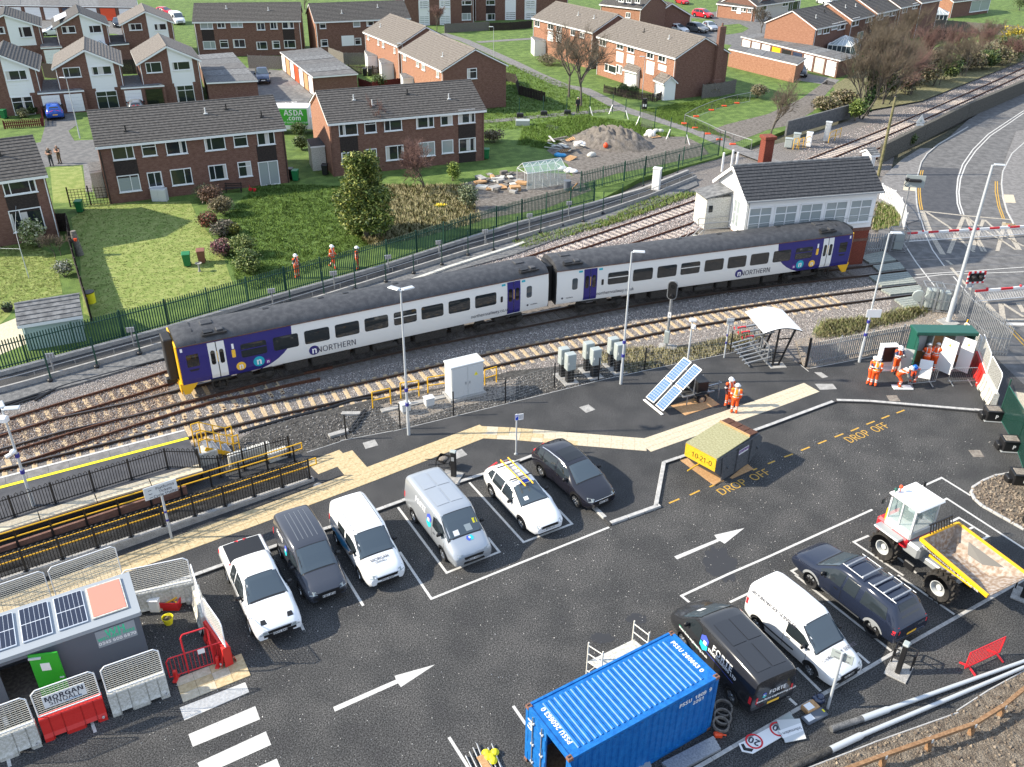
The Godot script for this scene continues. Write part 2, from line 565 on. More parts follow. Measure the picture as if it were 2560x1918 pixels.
func build_ground()->void:
	sheet("ground",[V(-500,0,60),V(500,0,60),V(500,0,-900),V(-500,0,-900)],-.42,"earth",.1)
	sheet("track_bed",pts([-500,1330,-420,1000,0,930,417,820,960,670,1280,556,1500,500,1755,400,2010,340,2300,230,2560,120,2760,20,2860,60,2700,160,2420,292,2240,375,2215,480,2290,600,2900,560,2900,745,2420,745,2300,800,2000,900,1830,905,1300,1020,860,1120,700,1180,0,1420]),-.17,"ballast")
	sheet("cinder_verge",pts([560,1120,640,1070,800,1028,935,995,1100,968,1280,925,1480,905,1640,872,1830,838,1900,868,1820,890,1694,915,1500,957,1280,1012,1000,1080,866,1106,767,1140,700,1170,610,1190]),-.06,"cinder",.2)
	sheet("gravel_verge",pts([950,1010,1150,960,1290,945,1290,985,1120,1020,1000,1062]),-.054,"gravel",.05)
	sheet("gravel_verge",pts([1990,850,2130,800,2260,770,2400,778,2380,830,2440,870,2330,875,2230,882,2148,900,2014,925]),-.02,"gravel",.2)
	sheet("car_park",pts([-700,1500,-300,1330,767,1131,866,1099,1000,1074,1280,1006,1500,951,1614,926,1694,909,1820,884,1904,864,2000,911,2014.8,923,2148,898,2240,880,2330,868,2480,885,2800,1190,3100,2300,-900,2300]),.0,"asphalt")
	var edge:=[-420,1402,-100,1325,767,1131,866,1099,1000,1074,1280,1006,1500,951,1614,926,1694,909,1820,884,1904,864,2000,911,2014.8,923,2148,898,2240,880,2330,868,2448,905,2530,960]
	var bays:=[2560,1055,2453,1029.5,2175,1006,2091,1003.5,1920,1067,1711.7,1142.5,1659.5,1160,1639,1270,1526,1310.6,1370,1160,1332,1142.5,1216.5,1186,1144,1209,1022.4,1249.7,840,1316.4,657,1380,-420,1770]
	sheet("footway",pts(edge+bays,FW),FW,"footway",.3)
	kerb("footway_kerb",pts([-420,1770,657,1380,840,1316.4,1022.4,1249.7,1216.5,1186,1332,1142.5,1370,1130]),FW+.012)
	kerb("footway_kerb",pts([1380,1168,1526,1310.6]),FW+.012)
	kerb("footway_kerb",pts([1526,1310.6,1639,1270]),FW+.012)
	kerb("footway_kerb",pts([1639,1270,1659.5,1160]),FW+.012)
	kerb("footway_kerb",pts([1659.5,1160,1711.7,1142.5,1920,1067,2091,1003.5]),FW+.012)
	kerb("footway_kerb",pts([2091,1003.5,2175,1006,2453,1029.5,2600,1050]),FW+.012)
	kerb("footway_edging",pts([767,1131,866,1099,1000,1074,1280,1006,1500,951,1614,926,1694,909,1820,884,1904,864],.1),FW+.01,"kerb",.05)
	kerb("footway_edging",pts([2000,911,2014.8,923,2148,898,2240,880],.1),FW+.01,"kerb",.05)
	kerb("bay_kerb",qpts(15,[-1450,2150,200,1190,1280,560,2400,-70]),.03,"kerb",.14)
	var bed:=pts([2000,1930,2201,1852,2372,1791.5,2470.5,1727.7,2560,1678.5,2900,1480,3100,2200,1800,2200])
	sheet("planting_bed",bed,.03,"soil",.1)
	kerb("bed_edging",pts([1900,1968,2201,1852,2372,1791.5,2470.5,1727.7,2560,1678.5,2640,1634]),.05,"kerb",.05)
	var isl:=qpts(11,[2300,700,2070,780,1960,800,1860,840,1780,890,1752,940,1780,1000,1850,1060,2209,1262,2500,1420,2700,900])
	sheet("planting_island",isl,.06,"soil",.1)
	kerb("island_kerb",isl.slice(0,9),.1,"kerb",.12,.0,.5)
	scatter("soil_clods",bed,.03,2600,.05,.16,[L(.13,.1,.075),L(.26,.21,.155),L(.2,.16,.12)])
	scatter("soil_clods",isl.slice(1,9)+[Q(11,2400,1300)],.06,700,.05,.18,[L(.13,.1,.075),L(.26,.21,.155),L(.2,.16,.12)])
	scatter("grit",pts([100,1500,700,1400,1500,1330,2100,1060,2500,1100,2100,1500,1500,1650,1100,1950,400,1950]),.0,2600,.012,.05,[L(.45,.44,.42),L(.6,.58,.54),L(.3,.29,.28)])
	for e in [[10,1795,1545,.75,1.2,"stain"],[14,1080,380,.5,.3,"stain"],[14,770,545,.5,.3,"stain"]]:
		var c:=Q(e[0],e[1],e[2])
		var p:=[]
		for i in 28: p.append(c+V(cos(TAU*i/28)*e[3],0,sin(TAU*i/28)*e[4])*R(.72,1.1))
		sheet("ground_stain",p,.0035,e[5],.003)
	paving()
	markings()
func stone_mesh(sd: int)->ArrayMesh:
	var g:=RandomNumberGenerator.new()
	g.seed=sd
	var p:=[]
	for d in [V(1,0,0),V(-1,0,0),V(0,1,0),V(0,-1,0),V(0,0,1),V(0,0,-1),V(.6,.6,.6),V(-.6,.5,-.6)]:
		p.append(d*g.randf_range(.35,.6)+V(g.randf(),g.randf(),g.randf())*.1)
	var b:=mb()
	for f in [[0,2,4],[2,1,4],[1,3,4],[3,0,4],[2,0,5],[1,2,5],[3,1,5],[0,3,5],[0,2,6],[2,4,6],[4,0,6],[1,2,7],[2,5,7],[5,1,7]]:
		var a:Vector3=p[f[0]]; var d:Vector3=p[f[1]]; var e:Vector3=p[f[2]]
		if (d-a).cross(e-a).dot(a+d+e)<0: b.tri(a,e,d)
		else: b.tri(a,d,e)
	return b.mesh(M.stone,true)
func scatter(called:String,poly:Array,y: float,count: int,lo: float,hi: float,cols:Array,mesh:Mesh=null,skip=null)->void:
	var pv:=PackedVector2Array()
	var bb:=Rect2(poly[0].x,poly[0].z,0,0)
	for q in poly:
		pv.append(W(q.x,q.z))
		bb=bb.expand(W(q.x,q.z))
	var xf:=[]
	var tries:=0
	while xf.size()<count and tries<count*12:
		tries+=1
		var q:=W(R(bb.position.x,bb.end.x),R(bb.position.y,bb.end.y))
		if not Geometry2D.is_point_in_polygon(q,pv): continue
		if skip and skip.call(q): continue
		var s:=lo+(hi-lo)*pow(rng.randf(),2.0)
		var bs:=Basis(Vector3.UP,R(0,TAU)) if mesh else Basis.from_euler(V(R(0,TAU),R(0,TAU),R(0,TAU)))
		xf.append(Transform3D(bs.scaled(Vector3.ONE*s),V(q.x,y+(.0 if mesh else s*.12),q.y)))
	var cc:=[]
	for i in 97: cc.append(cols[i%cols.size()].srgb_to_linear()*R(.8,1.2))
	var o:=many(called,mesh if mesh else stone_mesh(count),xf,self,cc)
	o.set_meta("label","loose "+called.replace("_"," ") + " spread over the ground")
func tiled(k:Node3D,p:Array,w: float,size: float,y: float,mats:Array)->void:
	var n:=int(round(w/size))
	var cell:=w/n
	var meshes:=mats.map(func(m): return mb().rbox(Vector3.ZERO,V(size*1.5-.008,.05,cell-.008),.004).mesh(M[m]))
	for e in along(p,size*1.5,size*.75):
		var s:Vector3=e[1].cross(Vector3.UP)
		for j in n:
			var q:Vector3=e[0]+s*(cell*(j+.5)-w*.5)
			inst("slab",meshes[rng.randi()%meshes.size()],k,Transform3D(Basis(Vector3.UP,yaw_of(e[1])),V(q.x,y-.025+R(0,.003),q.z)))
func paving()->void:
	var k:=setting("paving_path","buff tactile paving path")
	var y:=FW+.012
	tiled(k,pts([-80,1548,300,1414,640,1292,929.7,1184,1204,1079],FW),1.2,.4,y,["buff","buff"])
	tiled(k,pts([1186,1080,1283,1084.7,1447,1098.6],FW),1.15,.4,y,["buff","buff_pale"])
	tiled(k,pts([1440,1098,1626,1113],FW),1.15,.4,y,["buff_pale"])
	tiled(k,pts([1610,1116,1920,1009,2021,971.6],FW),1.15,.4,y,["buff_pale","buff_pale"])
	tiled(k,qpts(9,[487,728,745,628],FW),1.25,.4,y,["buff"])
	tiled(k,qpts(9,[735,605,880,775],FW),1.2,.4,y+.004,["buff"])
	for c in [[9,920,510,1025,480,1055,530,945,562],[9,1675,600,1775,562,1825,612,1720,652],[10,580,202,660,178,720,222,640,250],[11,405,0,560,0,595,45,450,52],[11,400,-100,460,-100,520,-60,470,-50]]:
		var q:=qpts(c[0],c.slice(1),FW)
		var o:=put("inspection_cover",mb().slab(q,FW+.008,.03),"concrete")
		tag(o,"grey steel inspection cover set in the footway asphalt","cover","inspection covers")
	for c in [[11,1020,100,1110,98,1145,150,1050,150,FW],[11,1730,572,1830,572,1868,632,1775,632,.0],[10,920,1045,965,1030,995,1060,950,1078,.0]]:
		var h: float=c[9]
		var o:=put("drain_cover",mb().slab(qpts(c[0],c.slice(1,9),h),h+.008,.03),"gravel")
		tag(o,"pinkish square drain cover set in dark asphalt","cover","square drain covers")
	for c in [[9,535,878],[8,765,1595]]:
		var o:=put("manhole_cover",mb().lathe(Q(c[0],c[1],c[2],FW),[[.22,.0],[.22,.01],[.0,.01]],16),"concrete")
		tag(o,"round grey manhole cover beside the buff paving","cover","round manhole covers")
func line(k:Node3D,p:Array,w: float,m:String,y:=.005)->void:
	var b:=mb()
	ribbon(b,p,w,y)
	put("line",b,m,k)
func poly_mark(k:Node3D,p:Array,m:String,y:=.005,called := "line")->void:
	put(called,mb().sheet(p,y),m,k)
func markings()->void:
	var k:=setting("parking_markings","white painted parking bay lines and arrows")
	for l in [[9,1225,1065,1645,1630,2100,1450,2000,1325],[9,1840,850,2309,1366,2727,1208,2610,1085],[9,1240,1450,1513,1855,2209+838,1237],[9,650,1460,925,1915],[13,345,330,410,475],[14,1530,235,1463,180,1860,-5,2207,-155,3110,-565],
			[14,1880,235,2250,60],[11,870,1310,740,1365,1170,1655],[15,1120,0,1610,340],[11,290,1575,205,1615,260,1657],[15,235,0,1065,655],[15,770,670,875,762],[15,250,800,455,1002],[15,185,1065,247,1122],[15,1810,60,1950,150],[15,1960,-5,2110,65],
			[11,1310,895,1500,810,1750,965],[11,1420,1050,1545,990,2400,1545],[11,1580,1190,1650,1155,1905,1315,1830,1350],[11,1740,1252,1775,1235],[11,1080,1460,1280,1635],[11,1900,1575,2050,1665],[13,1665,1400,1850,1690],[14,10,1130,120,1290],[12,780,1235,822,1358],[12,55,1530,85,1655],[12,730,930,755,1010],[12,20,1190,60,1300]]:
		line(k,qpts(l[0],l.slice(1)),.11,"paint_white")
	for z in [[449,1769.7,612.8,1706,623,1730.6,460.6,1801.6],[470.8,1836.4,638,1766,650,1798.7,482,1867.6],[493.4,1908,664.6,1829,677.7,1862.5,508,1939],[515,1975,692,1897,705,1932,530,2012]]:
		poly_mark(k,pts(z),"paint_white",.005,"stripe")
	poly_mark(k,qpts(13,[665,1140,1208,903,1195,870,1545,773,1250,968,1226,935,680,1180]),"paint_white",.005,"arrow")
	poly_mark(k,qpts(10,[1400,1490,1770,1340,1745,1305,2005,1245,1835,1380,1795,1355,1425,1515]),"paint_white",.005,"arrow")
	for d in [[10,1355,1030,1445,992],[10,1535,960,1620,920],[10,1705,890,1755,868],[11,-130,745,-95,730],[11,0,690,60,665],[11,140,632,215,605],[11,285,575,360,545],[11,432,517,505,488],[11,575,460,650,430],[11,715,408,785,378],[11,850,350,920,322],[11,980,300,1048,273],[11,1110,252,1178,226]]:
		line(k,qpts(d[0],d.slice(1)),.09,"paint_yellow")
	for w in [[10,1812,968,2235,780,1763,915],[11,712,516,1052,378,655,466]]:
		var a:=Q(w[0],w[1],w[2]); var b:=Q(w[0],w[3],w[4]); var c:=Q(w[0],w[5],w[6])
		var f:=face((a+b)*.5+(c-a)*.5+V(0,.003,0),b-a,Vector3.UP)
		var o:=words(k,"DROP  OFF",1.0,f,"paint_yellow")
		var s:Vector3=o.mesh.get_aabb().size
		o.transform.basis=f.basis*Basis.from_scale(V((b-a).length()/s.x,(c-a).length()*.93/s.y,.5))
# ---------------------------------------------------------------- railway
func curve(p:Array,step:=1.5)->Array:
	var o:=[]
	for i in p.size()-1:
		var a:Vector3=p[maxi(i-1,0)]; var b:Vector3=p[i]; var c:Vector3=p[i+1]; var d:Vector3=p[mini(i+2,p.size()-1)]
		var n:=maxi(1,int((c-b).length()/step))
		for j in n:
			o.append(b.cubic_interpolate(c,a,d,float(j)/n))
	o.append(p[-1])
	return o
func shifted(p:Array,s: float)->Array:
	var o:=[]
	for i in p.size():
		var d:Vector3=p[mini(i+1,p.size()-1)]-p[maxi(i-1,0)]
		o.append(p[i]+d.normalized().cross(Vector3.UP)*s)
	return o
func rail(k:Node3D,p:Array,rusty: bool)->void:
	var b:=mb()
	var h:=mb()
	for i in p.size()-1:
		var a:Vector3=p[i]; var c:Vector3=p[i+1]
		b.bar(a+V(0,-.15,0),c+V(0,-.15,0),.14,.024)
		b.bar(a+V(0,-.09,0),c+V(0,-.09,0),.024,.11)
		h.bar(a+V(0,-.021,0),c+V(0,-.021,0),.072,.042)
	var o:=put("rail",b,"rust" if rusty else "rail_side",k)
	put("rail_head",h,"rust" if rusty else "rail_top",o)
var clip_at:=[]
func sleepers(k:Node3D,centre:Array,m:String,length:=2.45,spacing:=.66,y := -.145,clips:=true,from:=.0)->void:
	var b:=mb().rbox(Vector3.ZERO,V(.26,.16,length),.025).mesh(M[m])
	for e in along(centre,spacing,from):
		inst("sleeper",b,k,Transform3D(Basis(Vector3.UP,yaw_of(e[1])+R(-.012,.012)),V(e[0].x,y-.08+R(-.004,.004),e[0].z)))
		if clips:
			var s:Vector3=e[1].cross(Vector3.UP)
			for q in [-.88,-.62,.62,.88]:
				clip_at.append(Transform3D(Basis(Vector3.UP,R(0,3)),V(e[0].x,y+.02,e[0].z)+s*q))
func build_tracks()->void:
	var far_a:=curve(pts([-400,1275,-150,1209,58,1157.6,320,1092.4,640,1010.7,877.6,960,1280,869.7,1482.8,832,1668.2,795.8,1920,756,2189,720.5,2299.5,708.9,2480,693,2900,665]))
	var far_b:=curve(pts([-400,1190,0,1083.7,145,1043,320,1005.5,443.7,973,700,912,1000,846,1290,790,1600,733,1900,692,2114.7,669.2,2252.7,653.8,2480,641.4,2900,624]))
	var far_c:=curve(pts([-400,1176,0,1051,153.6,1004.7,320,956.2,422,923.7,700,840,1000,745,1287.8,650,1560,560.7,1755,493,1989.5,408.5,2100,365,2230,312.9,2420,231,2560,168,2800,55]))
	var far_d:=curve(pts([1250,722,1400,668,1561,613.3,1755,546.6,1950,468,2102.9,408.8,2214.4,361.7,2420,271,2560,207,2800,93]))
	var far_e:=curve(pts([-300,1222,0,1134,116,1099.6,223,1066,434.6,1009,481,1000,700,944,831,915]))
	var near_e:=curve(pts([50.7,1154.7,320,1066.3,539,1000,640,980,721,960,800,944]))
	var k:=setting("railway_track","near track with tan sleepers and rusty clips")
	rail(k,far_a,false)
	rail(k,shifted(far_a,1.505),false)
	sleepers(k,shifted(far_a,.75).filter(func(q): return q.x<24.0),"sleeper")
	k=setting("railway_track","track that the train stands on")
	rail(k,far_b,false)
	rail(k,shifted(far_b,1.505),false)
	var cb:=shifted(far_b,.75)
	sleepers(k,cb.filter(func(q): return q.x < -16.0),"sleeper",1.9,.66,-.15)
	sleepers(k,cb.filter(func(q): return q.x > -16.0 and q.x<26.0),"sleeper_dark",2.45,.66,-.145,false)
	k=setting("railway_track","far track with pale sleepers")
	var ins:=shifted(far_c,1.505)
	rail(k,far_c,true)
	rail(k,ins.filter(func(q): return q.x > -29.3),true)
	var cc:=shifted(far_c,.75)
	sleepers(k,cc.filter(func(q): return q.x < -12.0),"sleeper",1.95,.66,-.141)
	sleepers(k,cc.filter(func(q): return q.x > -4.0 and q.x<60.0),"sleeper_pale",2.3,.66,-.141,false)
	k=setting("railway_track","siding between the far track and the train")
	rail(k,far_d,true)
	rail(k,shifted(far_d,1.505),true)
	sleepers(k,shifted(far_d,.75).filter(func(q): return q.x>6.0 and q.x<45.0),"sleeper_pale",2.1,.66,-.15,false)
	k=setting("railway_track","crossover with rust brown rails")
	rail(k,far_e,true)
	rail(k,near_e,true)
	sleepers(k,shifted(far_e,.75).filter(func(q): return q.x > -40.0 and q.x < -12.5),"sleeper",1.7,.66,-.155)
	var cl:=many("rail_clips",mb().rbox(Vector3.ZERO,V(.13,.05,.09),.02).mesh(M.rust),clip_at)
	cl.set_meta("label","rusty rail clips along the sleepers")
	var grey:=[L(.2,.18,.165),L(.3,.27,.25),L(.42,.385,.36),L(.28,.23,.2),L(.5,.46,.43)]
	var pink:=[L(.3,.26,.25),L(.5,.45,.43),L(.62,.57,.55),L(.38,.3,.28)]
	var rusty:=[L(.2,.14,.1),L(.3,.22,.16),L(.4,.33,.27),L(.16,.12,.1)]
	scatter("ballast",pts([-30,1150,-30,1010,400,885,420,985,700,965,1300,830,1950,700,2230,690,2230,800,2000,860,1830,860,1480,910,1280,930,900,1010,640,1075,300,1150]),-.18,52000,.05,.1,grey)
	scatter("ballast",pts([980,725,1280,628,1523,547,1755,480,1780,600,1200,700]),-.16,17000,.05,.11,pink)
	scatter("ballast",pts([1960,430,2000,375,2330,245,2560,140,2570,195,2200,375]),-.16,7000,.07,.13,pink)
	scatter("ballast",pts([-30,1150,-30,1060,400,930,440,1000,300,1090]),-.155,9000,.05,.11,rusty)
	scatter("cinder_gravel",pts([560,1120,640,1078,935,1003,1280,940,1480,912,1830,848,1900,866,1694,909,1280,1004,1000,1070,767,1130]),-.055,9000,.03,.1,[L(.1,.095,.09),L(.2,.19,.18),L(.34,.32,.3),L(.07,.065,.06)])
	scatter("pink_gravel",pts([1990,850,2130,800,2260,770,2400,778,2380,830,2440,870,2330,872,2230,880,2148,896,2014,920]),-.015,6000,.03,.08,[L(.36,.3,.25),L(.5,.42,.36),L(.3,.25,.2),L(.44,.36,.27)])
	crossing()
	platform()
	far_side()
func planks(k:Node3D,q:Array,n: int,m:String,y: float,called := "panel")->void:
	for i in n:
		var t0:=float(i)/n+.012; var t1:=float(i+1)/n-.012
		put(called,mb().slab([q[0].lerp(q[3],t0),q[1].lerp(q[2],t0),q[1].lerp(q[2],t1),q[0].lerp(q[3],t1)],y,.14),m,k)
func crossing()->void:
	sheet("road",pts([2195,585,2215,470,2260,430,2330,380,2420,300,2560,215,2900,60,3300,60,3300,1000,2560,1010,2500,930,2430,860,2380,790,2300,715,2250,655,2200,620]),-.004,"road",.1)
	sheet("resurfaced_lane",qpts(3,[1310,1440,1650,1455,1625,1560,1622,1657,1645,1800,1690,1900,1360,1860,1310,1790,1285,1640]),.004,"road_new",.01)
	sheet("pavement",pts([2190,500,2205,445,2255,400,2300,372,2330,372,2303,405,2293,440,2290,475,2292,512,2300,550,2270,560,2240,540]),.06,"pavement",.15)
	sheet("pavement",pts([2540,330,2515,395,2502,440,2506,475,2512,510,2525,545,2545,570,2600,580,2900,540,2900,250]),.06,"pavement",.15)
	sheet("tactile_patch",qpts(3,[1180,1565,1275,1570,1275,1650,1165,1640],.06),.066,"buff_pale",.02)
	sheet("tactile_patch",qpts(7,[2035,22,2120,25,2140,95,2045,92],.06),.066,"buff_pale",.02)
	sheet("tactile_patch",pts([2526,978,2560,983,2640,990,2640,1040,2545,1035]),.012,"buff_pale",.02)
	kerb("road_kerb",pts([2420,318,2345,362,2318,385,2303,407,2294,440,2290,475,2292,512,2300,550]),.07,"kerb",.13,.0,.6)
	kerb("road_kerb",pts([2575,345,2530,385,2507,430,2504,460,2508,495,2518,530,2534,560]),.07,"kerb",.13,.0,.6)
	var k:=setting("road_markings","white and yellow lines of the level crossing")
	for l in [[3,2209,955,2050,1060,1900,1160,1770,1290,1680,1420,1640,1540,1628,1657,1635,1760,1665,1850],[3,2209,975,2065,1075,1920,1172,1795,1300,1705,1430,1662,1545,1648,1657,1656,1755,1690,1855]]:
		line(k,qpts(l[0],l.slice(1),.0),.12,"paint_white",.012)
	for l in [[3,1322,1470,1300,1570,1295,1657,1305,1750,1318,1812],[3,1340,1470,1318,1570,1313,1657,1322,1750,1335,1812],[3,1962,1565,1962,1657,1985,1780,2025,1890],[3,1980,1565,1982,1657,2003,1780,2042,1890],[7,2050,1155,2209,1325,2500,1600],[7,2085,1155,2230,1310,2520,1580],[7,2020,270,2209,285],[7,2020,280,2209,295]]:
		line(k,qpts(l[0],l.slice(1)),.09,"paint_yellow",.012)
	for l in [[7,1290,140,1325,250,1360,370,1420,500,1520,640],[7,1170,440,1280,610,1450,830],[7,1600,730,1700,850,1760,920,1830,980,2000,1120],[7,1265,715,1500,700,2209,650],[7,1265,745,1500,715,2209,690]]:
		line(k,qpts(l[0],l.slice(1)),.1,"paint_white",.014)
	for l in [[7,1335,165,1700,205,2209,250,.16],[7,1330,165,1400,350,1510,540,.26],[7,1370,175,1560,300,1690,440,1780,520,.14],[7,1690,215,1640,330,1560,530,.2],[7,1705,215,1790,400,1850,515,.12],[7,1725,215,1830,430,1880,515,.12],[7,1715,215,1850,320,2050,440,2140,500,.13],[7,1860,240,1790,420,1770,500,.17],[7,1870,240,2000,360,2209,470,.13],[7,2040,260,2010,400,1980,510,.18],[7,2060,280,2110,400,2170,500,.24],[7,1540,590,1590,630,.14],[7,1580,655,1700,790,1760,850,.14],
			[7,1800,870,2000,1090,.24],[7,2010,1105,2300,1105,.22],[7,2030,1100,2010,960,.22],[7,2020,960,2209,1080,.15],[7,1840,860,2209,830,.12],[7,2160,960,2209,1040,.2]]:
		line(k,qpts(l[0],l.slice(1,-1)),l[-1]*1.6,"paint_worn",.01)
	line(k,qpts(7,[2010,1140,2400,1145]),.4,"paint_white",.012)
	k=setting("crossing_deck","grey rubber crossing panels between the rails")
	planks(k,qpts(7,[785,550,1175,470,1235,570,880,612]),5,"crossing_panel",-.01)
	planks(k,qpts(7,[905,632,1155,598,1235,652,960,682]),4,"crossing_panel",-.01)
	planks(k,qpts(7,[872,722,1225,682,1315,775,985,808]),6,"crossing_panel",-.01)
	planks(k,qpts(7,[978,836,1315,798,1345,855,1060,882]),4,"crossing_panel",-.01)
	planks(k,qpts(7,[1092,920,1345,880,1450,975,1195,1000]),5,"crossing_panel",-.01)
func bars(a:Vector3,b:Vector3,h: float,gap: float,m:String,parent:Node3D,called := "panel",bow:=true,low:=.1)->void:
	var d:=b-a
	var n:=int(d.length()/gap)
	var g:=mb()
	g.bar(a+V(0,low,0),b+V(0,low,0),.03,.045)
	g.bar(a+V(0,h-.12,0),b+V(0,h-.12,0),.03,.045)
	for i in range(1,n):
		var p:=a+d*(float(i)/n)
		g.bar(p+V(0,low*.4,0),p+V(0,h,0),.022,.022)
		if bow and i%2==1 and i<n-1:
			var q:=a+d*(float(i+1)/n)
			g.bar(p+V(0,h,0),(p+q)*.5+V(0,h+.06,0),.022,.022)
			g.bar((p+q)*.5+V(0,h+.06,0),q+V(0,h,0),.022,.022)
	put(called,g,m,parent)
func bow_fence(label:String,p:Array,h: float)->Node3D:
	var o:=thing("bow_top_fence",label,"fence",p[0])
	for i in p.size():
		var q:Vector3=p[i]-p[0]
		put("post",mb(q).rbox(V(0,h*.52,0),V(.08,h*1.08,.08),.012).rbox(V(0,.01,0),V(.2,.02,.2),.004),"black",o)
		if i<p.size()-1: bars(q,p[i+1]-p[0],h,.115,"black",o)
	return o
func platform()->void:
	var ph:=.8
	var front:=qpts(8,[1590,395,800,598,0,805,-900,1040],ph)
	var rear:=qpts(8,[1730,700,860,950,0,1218,-900,1500],ph)
	var k:=setting("station_platform","platform with yellow safety line and pale coping")
	put("surface",mb().slab(front+[rear[3],rear[2],rear[1],rear[0]],ph,1.0),"road_new",k)
	var nose:=mb(); ribbon(nose,shifted(front,-.06),.14,ph+.012); put("white_edge",nose,"paint_white",k)
	var cp:=mb().rbox(Vector3.ZERO,V(.89,.05,.6),.006).mesh(M.pavement)
	for e in along(shifted(front,-.45),.9,.45):
		inst("coping_slab",cp,k,Transform3D(Basis(Vector3.UP,yaw_of(e[1])),e[0]+V(0,-.012,0)))
	var yl:=mb(); ribbon(yl,shifted(front,-.88),.2,ph+.014); put("yellow_line",yl,"yellow_line",k)
	var tan:=mb().rbox(Vector3.ZERO,V(2.3,.1,.62),.01).mesh(M.buff_pale)
	for e in along(shifted(rear,-.3).map(func(q): return q),2.34,1.17):
		inst("wall_coping",tan,k,Transform3D(Basis(Vector3.UP,yaw_of(e[1])),e[0]+V(0,.03,0)))
	var ra:=U(786,1203,FW); var rb:=U(-180,1547,FW)
	var d:=(ra-rb).normalized()
	var s:=Vector3.UP.cross(d).normalized()
	if s.z>0: s = -s
	var wide:=2.05
	var up:=func(t: float)->float: return lerpf(.14,.62,t)
	var w:=mb()
	var rp:=mb()
	var rw:=mb()
	for i in 12:
		var t0:=i/12.0; var t1:=(i+1)/12.0
		var a:=ra.lerp(rb,t0); var b:=ra.lerp(rb,t1)
		w.bar(a+s*.14+V(0,up.call(t0)*.5-.03,0),b+s*.14+V(0,up.call(t1)*.5-.03,0),.28,(up.call(t0)+up.call(t1))*.5+.06)
		var h0:=V(0,up.call(t0)-.1,0); var h1:=V(0,up.call(t1)-.1,0)
		rp.quad(a+s*.2+h0,b+s*.2+h1,b+s*wide+h1,a+s*wide+h0)
		rp.quad(a+s*wide+h0,b+s*wide+h1,b+s*.2+h1,a+s*.2+h0)
		if t0>.25: rw.bar(a+s*(wide+.06)+V(0,.32,0),b+s*(wide+.06)+V(0,.32,0),.12,.66)
	put("ramp_wall",w,"concrete",k)
	put("ramp",rp,"footway",k)
	put("brick_wall",rw,"brick",k)
	var fp:=[]
	var fq:=[]
	for i in 13:
		var t:=(i*1.36+.15)/(ra-rb).length()
		if t>1: break
		var q:=ra.lerp(rb,t)+V(0,up.call(t),0)
		fp.append(q+s*.14)
		fq.append(q+s*(wide-.05)+V(0,-.1,0))
	bow_fence("black bow top fence standing on the pale concrete ramp wall",fp,1.1)
	bow_fence("black bow top fence between yellow platform line and tan coping",qpts(8,[1730,735,1450,730,1137,825,815,925,480,1030,127,1145,-220,1255],ph),1.1)
	bow_fence("black bow top fence beside the concrete blocks and yellow steps",qpts(8,[1745,800,1905,795,2110,738,2310,675,2505,622],FW+.05),1.15)
	for side in 2:
		var line_p:Array=fp if side==0 else fq
		var o:=thing("ramp_handrail",["yellow twin handrail fixed to the ramp's outer fence","yellow twin handrail on short posts along the inner side of ramp"][side],"handrail",line_p[0])
		for hh in [.92,.58]:
			var g:=[]
			for i in line_p.size():
				g.append(line_p[i]-line_p[0]+s*(.14 if side==0 else .0)+V(0,hh,0))
			var ext:Vector3=g[0]+d*.45
			put("rail",mb().tube([ext]+g,.032,8),"yellow",o)
		var e0:Vector3=d*.45+s*(.14 if side==0 else .0)
		put("return",mb().tube([e0+V(0,.92,0),e0+V(0,.58,0)],.032,8),"yellow",o)
		if side==1:
			for i in line_p.size():
				put("post",mb(line_p[i]-line_p[0]).box(V(0,.46,0),V(.07,.96,.07)),"black",o)
	var o:=thing("access_steps","yellow railed steps from platform end down to the track","steps",Q(8,1850,600,.0),yaw_of(d))
	var st:=mb()
	for i in 4: st.box(V(-.3+i*.3,.66-i*.19,0),V(.3,.05,.9))
	put("tread",st,"galvanised",o)
	for z in [-.47,.47]:
		put("stringer",mb().bar(V(-.5,.72,z),V(.8,-.1,z),.04,.2),"yellow",o)
		for hh in [1.0,.55]:
			put("rail",mb().tube([V(-.75,.72+hh,z),V(-.35,.72+hh,z),V(.85,-.05+hh,z),V(1.15,-.05+hh,z)],.03,8),"yellow",o)
		for q in [[-.75,.72],[-.35,.72],[.25,.33],[.85,-.05],[1.15,-.05]]:
			put("post",mb().cyl(V(q[0],q[1]-.72 if q[0] < -.5 else -.15,z),V(q[0],q[1]+1.0,z),.03),"yellow",o)
	for c in [[8,1790,640,.5,.8],[8,2160,640,1.7,.35],[9,190,655,.6,.4]]:
		var p:=Q(c[0],c[1],c[2])
		var bl:=put("concrete_block",mb(p,yaw_of(d)).rbox(V(0,.2,0),V(c[3]+.4,.75,c[4]),.03),"dirty_white")
		tag(bl,"pale concrete block behind the black fence beside yellow steps","block","concrete blocks by the ramp")
	sign_post(Q(8,1480,1330,FW),2.75,"grey wayfinding sign post for platforms, tickets and cycle shelter on ramp side",d,[1.35,.62],["Platforms","Tickets","Cycle Shelter"])
